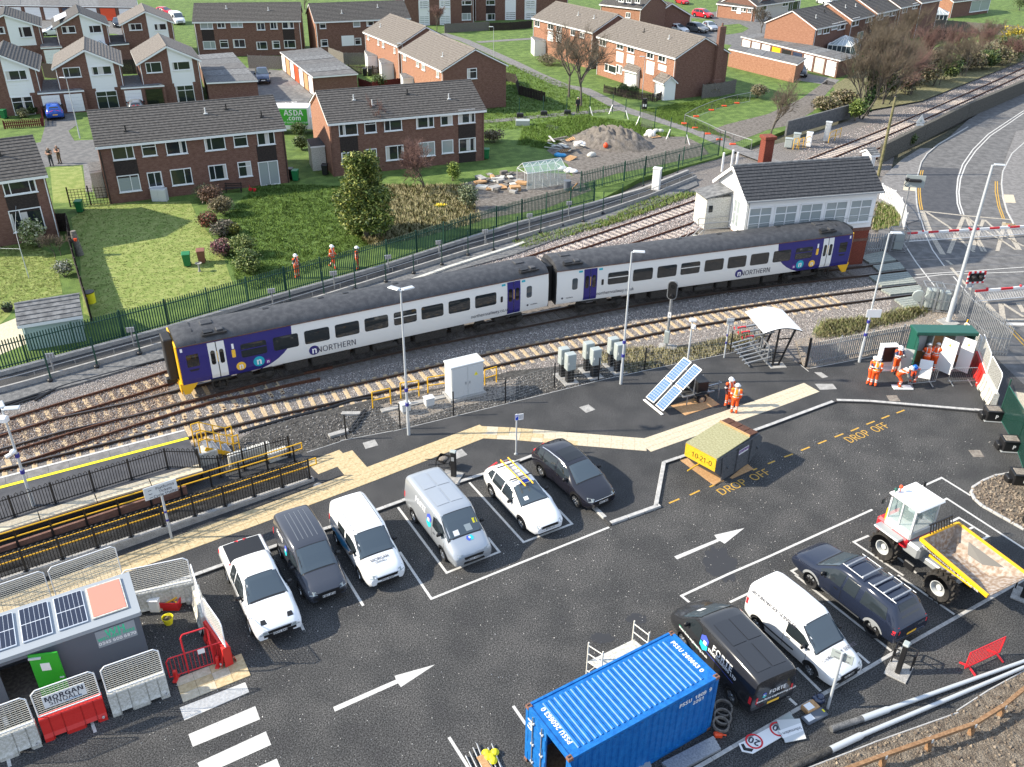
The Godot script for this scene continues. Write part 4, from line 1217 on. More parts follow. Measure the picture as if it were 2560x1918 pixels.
const KINDS:={
	"van": {"st": [[.0,.5,.9,1.6,.86,.9,.78,.12],[.03,.42,.9,1.86,.9,.95,.82,.16],[.25,.32,.9,1.94,.9,.985,.84,.18],[1.5,.3,.9,1.96,.9,.99,.85,.18],[3.1,.3,.9,1.95,.9,.99,.84,.18],[3.35,.3,.9,1.88,.9,.99,.8,.18],[3.75,.3,.92,1.6,.9,.98,.76,.16],[4.2,.3,.92,1.24,.9,.97,.78,.14],[4.35,.3,.85,1.16,.9,.96,.76,.14],[4.7,.3,.75,1.02,.86,.92,.72,.16],[4.88,.3,.66,.9,.76,.82,.62,.16],[4.97,.34,.58,.78,.6,.66,.5,.12]],
		"wheel": [.98,3.91,.34],"screen": [3.38,4.22,.7,.82],"side": [[3.0,1.2,3.0,1.68,3.25,1.72,3.6,1.6,4.05,1.25,3.95,1.16,3.3,1.16]],"mirror": [3.75,1.28],"len": 4.97},
	"small_van": {"st": [[.0,.5,.85,1.5,.78,.82,.7,.12],[.04,.4,.85,1.74,.82,.87,.74,.15],[.3,.28,.85,1.81,.83,.9,.76,.16],[1.4,.26,.85,1.83,.84,.905,.77,.16],[2.4,.26,.86,1.8,.84,.905,.75,.16],[2.62,.26,.88,1.72,.84,.9,.72,.16],[3.0,.26,.9,1.45,.84,.9,.7,.15],[3.42,.26,.9,1.12,.84,.89,.72,.13],[3.6,.26,.8,1.05,.83,.88,.7,.13],[4.05,.26,.7,.95,.8,.85,.66,.15],[4.3,.27,.62,.83,.7,.76,.56,.15],[4.42,.32,.55,.7,.52,.58,.42,.1]],
		"wheel": [.78,3.44,.32],"screen": [2.66,3.46,.64,.76],"side": [[2.1,1.08,2.1,1.52,2.45,1.55,2.8,1.44,3.28,1.13,3.2,1.05,2.4,1.05]],"mirror": [3.0,1.16],"len": 4.42},
	"suv": {"st": [[.0,.45,.75,.98,.66,.7,.6,.1],[.1,.36,.78,1.05,.8,.86,.74,.12],[.3,.28,.85,1.3,.84,.92,.66,.14],[.6,.26,.9,1.5,.86,.935,.62,.15],[1.2,.24,.92,1.59,.86,.94,.62,.15],[2.0,.24,.93,1.61,.86,.94,.62,.15],[2.6,.24,.93,1.57,.86,.94,.6,.15],[2.9,.24,.94,1.44,.86,.935,.6,.14],[3.55,.24,.95,1.09,.86,.93,.74,.12],[3.75,.24,.8,1.04,.86,.92,.74,.13],[4.2,.26,.7,.95,.82,.88,.68,.15],[4.5,.28,.62,.84,.68,.74,.54,.15],[4.65,.34,.56,.7,.48,.54,.4,.1]],
		"wheel": [.98,3.75,.36],"screen": [2.72,3.56,.58,.74],"side": [[2.15,1.0,2.1,1.48,2.5,1.46,2.8,1.38,3.3,1.1,3.2,1.0],[1.1,1.0,1.05,1.46,2.03,1.49,2.08,1.0],[.45,1.12,.62,1.38,.98,1.45,1.03,1.02]],"mirror": [3.0,1.08],"len": 4.65},
	"estate": {"st": [[.0,.42,.7,.92,.64,.68,.58,.1],[.12,.32,.74,1.0,.78,.84,.7,.12],[.35,.26,.8,1.22,.82,.9,.62,.14],[.6,.23,.84,1.36,.84,.91,.58,.14],[1.2,.2,.86,1.45,.84,.915,.58,.14],[2.0,.2,.86,1.47,.84,.915,.58,.14],[2.4,.2,.87,1.43,.84,.915,.56,.14],[2.7,.2,.88,1.3,.84,.91,.56,.13],[3.35,.2,.88,1.0,.84,.9,.7,.11],[3.6,.2,.74,.95,.84,.9,.7,.12],[4.2,.22,.64,.85,.78,.84,.62,.14],[4.55,.24,.56,.74,.64,.7,.5,.13],[4.69,.3,.5,.62,.46,.5,.36,.09]],
		"wheel": [.98,3.67,.33],"screen": [2.46,3.38,.54,.7],"side": [[1.95,.93,1.95,1.35,2.3,1.33,2.6,1.24,3.08,1.0,3.0,.92],[1.05,.93,1.02,1.33,1.88,1.36,1.9,.93],[.5,1.02,.66,1.26,.96,1.32,.98,.95]],"mirror": [2.8,.99],"len": 4.69},
	"pickup": {"st": [[.0,.5,.8,1.06,.86,.9,.86,.06],[.05,.42,.84,1.1,.88,.93,.88,.07],[1.72,.4,.86,1.12,.88,.93,.88,.07],[1.74,.4,.98,1.62,.88,.93,.68,.13],[1.95,.38,1.0,1.78,.88,.93,.64,.14],[2.5,.38,1.0,1.82,.88,.93,.64,.14],[3.1,.38,1.0,1.79,.88,.93,.63,.14],[3.35,.38,1.02,1.66,.88,.93,.62,.13],[4.0,.38,1.02,1.2,.88,.93,.78,.1],[4.2,.38,.9,1.16,.88,.93,.78,.1],[4.85,.4,.85,1.1,.86,.91,.76,.12],[5.2,.42,.75,.98,.76,.82,.66,.13],[5.35,.46,.68,.84,.62,.68,.52,.1]],
		"wheel": [1.05,4.27,.39],"screen": [3.2,4.02,.6,.76],"side": [[2.6,1.1,2.58,1.66,3.0,1.64,3.25,1.56,3.78,1.2,3.7,1.1],[1.95,1.1,1.95,1.55,2.1,1.66,2.5,1.67,2.52,1.1]],"mirror": [3.55,1.2],"len": 5.35},
	"canopy": {"st": [[.0,.5,.8,1.08,.86,.9,.86,.06],[.08,.42,.86,1.14,.9,.95,.84,.1],[.3,.42,1.05,1.52,.9,.955,.72,.12],[.55,.4,1.1,1.78,.9,.955,.66,.13],[1.6,.4,1.1,1.84,.9,.955,.66,.13],[1.84,.4,1.05,1.83,.9,.95,.66,.13],[1.9,.38,1.02,1.8,.9,.95,.66,.13],[2.6,.38,1.02,1.83,.9,.95,.65,.14],[3.1,.38,1.02,1.8,.9,.95,.64,.14],[3.35,.38,1.03,1.68,.9,.95,.63,.13],[4.02,.38,1.03,1.22,.9,.95,.8,.1],[4.2,.38,.92,1.18,.9,.95,.8,.1],[4.8,.4,.86,1.12,.88,.93,.78,.12],[5.12,.42,.76,1.0,.78,.84,.68,.13],[5.25,.46,.68,.86,.64,.7,.54,.1]],
		"wheel": [1.0,4.1,.39],"screen": [3.2,4.04,.6,.78],"side": [[2.7,1.12,2.68,1.68,3.0,1.66,3.25,1.58,3.8,1.22,3.7,1.12],[2.0,1.12,2.0,1.66,2.58,1.69,2.6,1.12],[.55,1.22,.72,1.62,1.75,1.66,1.75,1.14]],"mirror": [3.55,1.22],"len": 5.25},
	"car": {"st": [[.0,.4,.7,.95,.62,.66,.56,.1],[.12,.3,.76,1.05,.76,.82,.66,.12],[.4,.24,.84,1.32,.8,.87,.56,.13],[.8,.22,.86,1.44,.82,.88,.56,.14],[1.7,.2,.87,1.47,.82,.885,.56,.14],[2.15,.2,.88,1.4,.82,.885,.55,.13],[2.95,.2,.88,1.02,.82,.88,.7,.11],[3.2,.2,.74,.97,.82,.87,.68,.12],[3.75,.22,.64,.86,.76,.8,.58,.14],[4.05,.25,.55,.72,.6,.64,.46,.11],[4.15,.3,.5,.6,.44,.48,.36,.08]],
		"wheel": [.75,3.35,.31],"screen": [2.2,2.98,.52,.7],"side": [[1.65,.94,1.65,1.34,2.05,1.32,2.35,1.2,2.78,.98,2.7,.92],[.85,.94,.82,1.32,1.58,1.35,1.6,.94]],"mirror": [2.5,.98],"len": 4.15},
}
var wheel_meshes:={}
var shells:={}
func wheel(r: float,dark: bool)->Array:
	var k := "%s%s"%[r,dark]
	if not wheel_meshes.has(k):
		var ty:=mb()
		ty.x=Transform3D(Basis(Vector3.RIGHT,PI/2),Vector3.ZERO)
		ty.lathe(Vector3.ZERO,[[r*.62,-.1],[r*.9,-.105],[r,-.07],[r,.07],[r*.9,.105],[r*.62,.1]],22)
		var rm:=mb()
		rm.x=ty.x
		rm.lathe(Vector3.ZERO,[[r*.64,-.09],[r*.64,.085],[r*.56,.085],[r*.52,.03],[.0,.03]],18)
		rm.x=Transform3D()
		for i in 6:
			var a:=TAU*i/6
			rm.bar(V(cos(a)*.05,sin(a)*.05,.06),V(cos(a)*r*.58,sin(a)*r*.58,.08),.035,.05)
		rm.cyl(V(0,0,.02),V(0,0,.09),.06,.05,8)
		wheel_meshes[k]=[ty.mesh(M.rubber),rm.mesh(M.black if dark else M.chrome)]
	return wheel_meshes[k]
func vehicle(called:String,kind:String,paint:String,label:String,category:String,at:Vector3,turn: float,o_:={})->Node3D:
	var K:Dictionary=KINDS[kind]
	var sh:=Shell.new()
	sh.s=K.st.duplicate(true)
	for j in [4,5,6]:
		sh.s[-1][j]=K.st[-1][j]*1.22
		sh.s[-2][j]=K.st[-2][j]*1.07
	var ln: float=K.len
	var o:=thing(called,label,category,at,turn,o_.get("group",""))
	var px:=V(-ln*.5,0,0)
	var base:=Transform3D(Basis(),px)
	var P:=func(name_:String,list:Array,m:String,off:=.006,parent:Node3D=o)->MeshInstance3D:
		var key := "%s|%s|%s"%[kind,list,off]
		if not shells.has(key):
			var b:=mb(px)
			for l in list: sh.lay(b,l[1],l[0],off)
			shells[key]=b.mesh()
		var e:=inst(name_,shells[key],parent)
		e.material_override=M[m]
		return e
	if not shells.has(kind):
		var b:=mb(px)
		sh.build(b)
		shells[kind]=b.smooth(42).mesh()
	var bd:=inst("body",shells[kind],o)
	bd.material_override=M[paint]
	var trim:String=o_.get("trim","black")
	var sc:Array=K.screen
	P.call("windscreen_surround",[["t",P2([sc[0]-.03,-sc[2]-.03,sc[0]-.03,sc[2]+.03,sc[1]+.05,sc[3]+.03,sc[1]+.05,-sc[3]-.03])]],"black",.005)
	P.call("windscreen",[["t",P2([sc[0],-sc[2],sc[0],sc[2],sc[1],sc[3],sc[1],-sc[3]])]],o_.get("glass","glass_blue"),.012)
	var wins:Array=K.side+o_.get("windows",[])
	for w in wins:
		P.call("side_window",[["r",P2(w)]],"glass",.008)
		P.call("side_window",[["l",P2(w)]],"glass",.008)
	for dx in o_.get("doors",[K.side[0][0]-.06,K.side[0][0]+1.05]):
		P.call("door_gap",[["r",P2([dx-.008,.42,dx-.008,1.05,dx+.008,1.05,dx+.008,.42])],["l",P2([dx-.008,.42,dx-.008,1.05,dx+.008,1.05,dx+.008,.42])]],"black",.004)
	P.call("door_handle",[["r",P2([K.side[0][0]+.1,.93,K.side[0][0]+.1,.97,K.side[0][0]+.28,.97,K.side[0][0]+.28,.93])],["l",P2([K.side[0][0]+.1,.93,K.side[0][0]+.1,.97,K.side[0][0]+.28,.97,K.side[0][0]+.28,.93])]],trim,.02)
	var wr: float=K.wheel[2]
	for wx in [K.wheel[0],K.wheel[1]]:
		var arch:=PackedVector2Array()
		for i in 17: arch.append(W(wx+cos(PI*i/16)*(wr+.07),wr+sin(PI*i/16)*(wr+.07)))
		arch.append(W(wx-wr-.07,.3)); arch.append(W(wx+wr+.07,.3))
		P.call("wheel_arch",[["r",arch]],o_.get("arch","black"),.004)
		P.call("wheel_arch",[["l",arch]],o_.get("arch","black"),.004)
		for z in [1.0,-1.0]:
			var wz: float=(sh.half(wx,.55)-.085)*z
			var wn:=Node3D.new()
			wn.name = "wheel"
			o.add_child(wn,true)
			wn.position=V(wx-ln*.5,wr,wz)
			if z<0: wn.rotation.y=PI
			var wm:=wheel(wr,o_.get("dark_wheels",false))
			inst("tyre",wm[0],wn)
			inst("rim",wm[1],wn)
	var hy: float=sh.s[-2][3]-(.14 if kind in ["pickup","canopy"] else .02)
	var gy: float=sh.s[-1][2]
	P.call("bumper",[["f",P2([-.62,gy-.3,-.62,gy-.02,.62,gy-.02,.62,gy-.3])]],trim if o_.has("bumper_trim") else paint,.012)
	P.call("grille",[["f",P2([-.42,gy+.0,-.46,gy+.13,.46,gy+.13,.42,gy+.0])]],"black",.018)
	P.call("lower_grille",[["f",P2([-.5,gy-.22,-.46,gy-.1,.46,gy-.1,.5,gy-.22])]],"black",.018)
	for z in [1.0,-1.0]:
		P.call("headlight",[["f",P2([.44*z,hy-.16,.5*z,hy-.04,.74*z,hy-.02,.76*z,hy-.16])]],"glass_pale",.014)
		var my: float=K.mirror[1]; var mx: float=K.mirror[0]
		var mz: float=sh.half(mx,my)*z
		put("mirror",mb(px).rbox(V(mx,my,mz+z*.14),V(.12,.2,.22),.05).bar(V(mx,my-.06,mz),V(mx,my-.04,mz+z*.1),.06,.05),o_.get("mirrors","black"),o)
		P.call("tail_light",[["b",P2([.72*z,.85,.72*z,1.15,.8*z,1.15,.8*z,.85])]],"red",.01)
		P.call("tail_light",[["r" if z>0 else "l",P2([.06,.85,.06,1.15,.17,1.15,.17,.85])]],"red",.008)
	P.call("number_plate",[["f",P2([-.26,gy-.1,-.26,gy+.01,.26,gy+.01,.26,gy-.1])]],"white",.026)
	if o_.has("plate"):
		var x0:=sh.front(gy-.045,.1)+.03
		words(o,o_.plate,.08,Transform3D(Basis(Vector3.UP,PI/2),px+V(x0,gy-.045,0)),"black","Droid Sans",700)
	P.call("number_plate",[["b",P2([-.26,.62,-.26,.73,.26,.73,.26,.62])]],"amber",.012)
	P.call("rear_bumper",[["b",P2([-.74,.38,-.74,.54,.74,.54,.74,.38])]],trim,.01)
	if o_.get("rear_glass",true):
		var ry: float=sh.s[2][2]+.08; var rt: float=sh.s[2][3]-.1
		if kind in ["suv","estate","car","canopy"]: P.call("rear_window",[["t",P2([.2,-.5,.2,.5,.52,.46,.52,-.46])]],"glass",.01)
		else:P.call("rear_window",[["b",P2([-.62,ry+.1,-.6,rt,.6,rt,.62,ry+.1])]],"glass",.01)
	for q in o_.get("patches",[]): P.call(q[0],[[q[1],P2(q[2])]],q[3],q[4] if q.size()>4 else .01)
	for q in o_.get("words",[]):
		var t:Transform3D
		var x: float=q[2]; var y: float=q[3]
		if q[1] == "r": t=Transform3D(Basis(Vector3.RIGHT,-.12),px+V(x,y,sh.half(x,y)+.012))
		elif q[1] == "l": t=Transform3D(Basis(Vector3.UP,PI)*Basis(Vector3.RIGHT,-.1),px+V(x,y,-sh.half(x,y)-.012))
		elif q[1] == "b": t=Transform3D(Basis(Vector3.UP,-PI/2),px+V(sh.front(y,.3,-1.0)-.014,y,x))
		else: t=Transform3D(Basis(Vector3.UP,PI/2)*Basis(Vector3.RIGHT,-PI/2+.24),px+V(x,sh.top(x,y)+.016,y))
		words(o,q[0],q[4],t,q[5],"Droid Sans",700 if q.size()>6 else 400)
	return o
func front_at(plate:Vector3,d:Vector3,ln: float)->Vector3:
	return V(plate.x,0,plate.z)-d*(ln*.5-.03)
func build_vehicles()->void:
	for c in [["silver",L(.42,.45,.48),.3,.5],["car_white",L(.78,.79,.79),.25,0.],["car_black",L(.012,.012,.018),.12,.0],["slate_grey",L(.055,.06,.075),.25,.3],["night_blue",L(.016,.022,.042),.15,.2],["van_black",L(.022,.023,.026),.2,.1],["car_red",L(.5,.015,.03),.2,0.],["car_blue",L(.01,.08,.42),.2,.1],["car_yellow",L(.8,.45,.02),.25,0.],["car_grey",L(.2,.21,.22),.25,.4],["truck_navy",L(.03,.045,.09),.2,.1],["brand_blue",L(.06,.1,.5),.4,0.],["brand_teal",L(.02,.5,.55),.4,0.],["brand_green",L(.03,.55,.3),.4,0.],["sky_blue",L(.02,.3,.6),.4,0.],["shop_green",L(.05,.4,.04),.4,0.]]:
		var m:=mt(c[0],c[1],c[2],c[3])
		m.clearcoat_enabled=true
		m.clearcoat=.6
		m.clearcoat_roughness=.08
	var bay:=(Q(9,1645,1630)-Q(9,1225,1065)).normalized()
	var bay2:=(Q(15,1065,655)-Q(15,235,0)).normalized()
	var logo:=func(f:String,x: float,y: float,s: float)->Array:
		return [["logo",f,[x-.5*s,y+.05*s,x-.5*s,y+.5*s,x,y+.8*s,x+.5*s,y+.5*s,x+.5*s,y+.05*s],"brand_blue"],["logo",f,[x-.5*s,y-.05*s,x-.5*s,y-.5*s,x,y-.8*s,x+.5*s,y-.5*s,x+.5*s,y-.05*s],"brand_teal"],["logo",f,[x-.3*s,y-.12*s,x-.3*s,y+.25*s,x+.1*s,y+.25*s,x+.1*s,y-.12*s],"white",.014]]
	var ribs:=[]
	for i in 5: ribs.append(["roof_rib","t",[.4,-.42+i*.2,.4,-.39+i*.2,2.3,-.39+i*.2,2.3,-.42+i*.2],"car_grey",.012])
	var panels:=[]
	for q in [[.35,1.5],[1.65,2.8]]:
		for z in [-.62,.04]: panels.append(["roof_panel","t",[q[0],z,q[0],z+.58,q[1],z+.58,q[1],z],"silver",.014])
	vehicle("panel_van","van","silver","silver panel van with blue hexagon logo and papers on its dashboard","van",front_at(Q(9,1880,1500,.5),bay,4.97),yaw_of(bay),{"plate": "BK22 VXM","patches": logo.call("r",2.65,1.25,.42)+logo.call("t",4.42,-.1,.22)+panels+[["paper","t",[4.0,.25,4.0,.5,4.18,.5,4.18,.25],"white",.016],["paper","t",[3.92,-.35,3.92,-.05,4.15,-.08,4.15,-.38],"glass_pale",.016],["paper","t",[3.78,-.7,3.78,-.5,3.95,-.5,3.95,-.7],"yellow_line",.016]],"words": [["FORTE","r",1.75,1.5,.26,"white",1]],"rear_glass": false})
	vehicle("small_van","small_van","car_white","white small van with blue side graphics between silver and dark vans","van",front_at(Q(13,1135,20,.5),bay,4.42),yaw_of(bay),{"plate": "YP72 WWT","patches": [["graphic","r",[.3,.5,.3,.8,2.2,1.0,2.6,.9,1.6,.5],"sky_blue"],["roof_seam","t",[.2,-.62,.2,-.6,2.5,-.6,2.5,-.62],"black",.008],["roof_seam","t",[.2,.6,.2,.62,2.5,.62,2.5,.6],"black",.008]],"windows": [[1.2,1.1,1.2,1.5,1.95,1.53,1.95,1.08]],"words": [["MORGAN","t",3.75,.05,.14,"train_text"],["SINDALL","t",3.9,.05,.1,"cabin_grey"]],"rear_glass": false})
	vehicle("small_van","small_van","slate_grey","dark grey small van with hexagon logo and ribbed roof beside white pickup","van",front_at(Q(13,628,160,.5),bay,4.42),yaw_of(bay),{"plate": "FX67 MTO","patches": logo.call("r",1.9,1.2,.3)+ribs,"words": [["FORTE","r",1.1,1.4,.2,"white",1]],"bumper_trim": 1,"rear_glass": false})
	vehicle("pickup_truck","pickup","car_white","white pickup truck with black bed cover beside the red and white barriers","pickup",front_at(Q(13,207,480,.6),bay,5.35),yaw_of(bay),{"plate": "NK15 RAX","bumper_trim": 1,"patches": [["bed_cover","t",[.1,-.74,.1,.74,1.68,.74,1.68,-.74],"black",.014],["bonnet_guard","f",[-.62,1.0,-.6,1.07,.6,1.07,.62,1.0],"black",.03],["cover_frame","t",[1.5,-.8,1.5,.8,1.6,.8,1.6,-.8],"glass_dark",.02]],"rear_glass": false})
	var es:=vehicle("estate_car","estate","car_white","white estate car with a yellow ladder and blue light bar on its roof","car",front_at(Q(10,325,1235,.45),bay,4.69),yaw_of(bay),{"plate": "BP73 LZY","patches": [["paper","t",[3.05,.2,3.05,.42,3.22,.42,3.22,.2],"white",.016]]})
	for x in [1.0,2.1]: put("roof_bar",mb(V(-4.69/2,0,0)).rbox(V(x,1.54,0),V(.07,.04,1.2),.01),"black",es)
	put("light_bar",mb(V(-4.69/2,0,0)).rbox(V(2.45,1.52,0),V(.16,.1,.5),.03),"blue_paint",es)
	var ld:=thing("ladder","yellow and aluminium ladder lying on the white estate car's roof bars","ladder",es.position+V(0,1.57,0),es.rotation.y)
	for z in [-.2,.2]: put("stile",mb().rbox(V(-.6,.04,z),V(2.3,.07,.05),.01),"yellow",ld)
	for i in 8: put("rung",mb().box(V(-1.6+i*.28,.04,0),V(.04,.03,.4)),"galvanised",ld)
	var sd:=(Q(10,565,1075)-Q(10,250,800)).normalized()
	vehicle("sport_utility_car","suv","car_black","glossy black estate SUV parked beside the footway corner kerb","car",front_at(Q(10,785,1010,.5),sd,4.65),yaw_of(sd),{"plate": "WG72 WGZ","patches": [["sunroof","t",[1.5,-.5,1.5,.5,2.5,.5,2.5,-.5],"glass_dark",.01],["roof_rail","t",[.7,-.66,.7,-.63,2.5,-.63,2.5,-.66],"chrome",.02],["roof_rail","t",[.7,.63,.7,.66,2.5,.66,2.5,.63],"chrome",.02],["grille_rim","f",[-.5,.69,-.5,.71,.5,.71,.5,.69],"chrome",.03]]})
	var panels2:=[]
	for q in panels: panels2.append([q[0],q[1],q[2],"van_black",.016])
	var bvd := -(Q(14,1945,1140)-Q(14,1450,560)).normalized()
	var bvc:=(Q(14,1945,1140)+Q(14,1450,560))*.5
	var side:=Vector3.UP.cross(bvd).normalized()
	if side.x<0: side = -side
	vehicle("panel_van","van","van_black","black panel van with blue and green logo beside the blue container","van",bvc+side*.86+bvd*.05,yaw_of(bvd),{"patches": logo.call("l",2.75,1.25,.42)+logo.call("b",-.45,1.15,.16)+panels2+[["pinstripe","l",[1.0,.95,1.0,.97,2.9,1.04,2.9,1.02],"brand_blue"],["pinstripe","l",[3.0,.72,3.0,.74,4.2,.84,4.2,.82],"brand_green"],["paper","t",[3.95,-.3,3.95,0,4.15,0,4.15,-.3],"white",.016]],"words": [["FORTE","l",1.75,1.42,.28,"white",1],["ENGINEERING LTD","l",1.7,1.2,.13,"white",1],["www.forte-engineering.co.uk","l",3.3,.8,.09,"white",1],["FORTE","b",.1,1.2,.18,"white",1],["www.forte-engineering.co.uk","b",.1,.92,.09,"white",1]],"rear_glass": false})
	vehicle("small_van","small_van","car_white","white small van with grey groundwork lettering beside the black van","van",front_at(Q(15,690,858,.5),bay2,4.42),yaw_of(bay2),{"plate": "MT23 DWU","bumper_trim": 1,"patches": [["side_moulding","r",[.9,.55,.9,.63,2.6,.63,2.6,.55],"black",.014]],"words": [["GROUNDWORK SERVICES","r",1.3,1.55,.15,"train_text"],["GROUNDWORK SERVICE","t",3.8,.0,.13,"train_text"]],"rear_glass": false})
	var pd := -(Q(15,890,525)-Q(15,355,95)).normalized()
	var pc:=(Q(15,890,525)+Q(15,355,95))*.5
	side=Vector3.UP.cross(pd).normalized()
	if side.x<0: side = -side
	var pk:=vehicle("pickup_truck","canopy","night_blue","dark blue pickup truck with matching canopy, roof bars and grey wheel arches","pickup",pc+side*.86+pd*.07,yaw_of(pd),{"arch": "grey_metal","dark_wheels": true,"patches": [["side_step","l",[1.6,.42,1.6,.5,3.5,.5,3.5,.42],"chrome",.06],["rear_bumper_chrome","b",[-.8,.42,-.8,.55,.8,.55,.8,.42],"chrome",.04]],"words": [["AMAROK","b",.5,.92,.08,"chrome",1]]})
	for x in [.75,1.15,1.6,2.15,2.9]: put("roof_bar",mb(V(-5.25/2,0,0)).rbox(V(x,1.93,0),V(.07,.03,1.1),.01),"galvanised",pk)
	for z in [-.56,.56]:
		put("roof_rail",mb(V(-5.25/2,0,0)).rbox(V(1.2,1.9,z),V(1.3,.03,.04),.01),"galvanised",pk)
		put("roof_rail",mb(V(-5.25/2,0,0)).rbox(V(2.6,1.9,z),V(1.0,.03,.04),.01),"galvanised",pk)
	build_dumper()
	var far:=func(nm_:String,kind:String,paint:String,label:String,p:Vector3,q:Vector3,opt:={})->void:
		var d:=(q-p).normalized()
		vehicle(nm_,kind,paint,label,"car",(p+q)*.5,yaw_of(d),opt)
	far.call("parked_car","suv","car_blue","bright blue hatchback on the drive before a white garage door",Q(0,485,1035),Q(0,465,975))
	far.call("parked_car","car","car_grey","pale grey car before the garage beside a round bush",Q(0,1185,990),Q(0,1180,930))
	far.call("parked_truck","pickup","truck_navy","large navy pickup truck with chrome grille by the garages",Q(1,55,650),Q(1,70,755))
	far.call("parked_car","car","car_yellow","yellow hatchback parked behind the link houses",Q(0,900,150),Q(0,960,175))
	far.call("parked_car","car","car_black","black hatchback parked between the two back houses",Q(0,1015,200),Q(0,1030,255))
	far.call("parked_van","van","car_white","white van parked behind the back house gable",Q(0,1480,170),Q(0,1590,235))
	far.call("parked_car","car","car_red","red hatchback parked beyond the white van",Q(0,1390,125),Q(0,1470,135))
	far.call("parked_car","car","car_white","white car between the back houses' gables",Q(0,500,300),Q(0,420,305))
	far.call("parked_car","suv","car_red","red crossover on the road by the grass verge",Q(2,1585,140),Q(2,1705,160))
	far.call("parked_car","suv","car_grey","dark grey estate car next to the silver hatchback",Q(2,1540,265),Q(2,1650,285))
	far.call("parked_car","car","silver","silver hatchback next to the dark grey estate",Q(2,1665,245),Q(2,1750,275))
	far.call("parked_car","car","car_white","white hatchback seen over the terrace roof",Q(2,1380,270),Q(2,1490,290))
	far.call("parked_car","car","car_black","black saloon beside the brick garage end",Q(3,250,620),Q(3,290,680))
	far.call("parked_car","car","car_white","white hatchback at the head of the side road",Q(3,440,25),Q(3,520,45))
	far.call("parked_car","car","car_grey","dark hatchback behind the white hatchback in the side road",Q(3,520,10),Q(3,575,30))
	far.call("parked_car","car","car_red","red car beyond the gable with white bargeboards",Q(2,1440,25),Q(2,1495,40))
	build_delivery_van()
func build_delivery_van()->void:
	var a:=Q(1,215,1130,.4); var b:=Q(1,465,1130,.4)
	var d:=(b-a).normalized()
	var o:=thing("delivery_van","green and white supermarket delivery van between the two brick blocks","van",(a+b)*.5*V(1,0,1),yaw_of(d))
	put("body",mb().rbox(V(-.4,1.75,-.9),V(4.2,2.4,2.0),.06),"white",o)
	put("side_panel",mb().rbox(V(-.2,1.9,.115),V(3.3,1.7,.03),.01),"shop_green",o)
	words(o,"ASDA",.6,Transform3D(Basis(),V(.0,2.35,.135)),"white","Droid Sans",700)
	words(o,".com",.5,Transform3D(Basis(),V(.0,1.8,.135)),"white","Droid Sans",700)
	words(o,"Great quality. Low prices.",.2,Transform3D(Basis(),V(.0,1.35,.135)),"white")
	put("cab",mb().rbox(V(2.4,1.2,-.9),V(1.6,1.7,1.95),.2),"white",o)
	put("windscreen",mb().rbox(V(3.1,1.6,-.9),V(.3,.7,1.7),.08),"glass",o)
	for x in [-1.6,2.3]:
		for z in [.0,-1.8]: put("wheel",mb().cyl(V(x,.36,z-.12),V(x,.36,z+.1),.36,.36,16),"rubber",o)
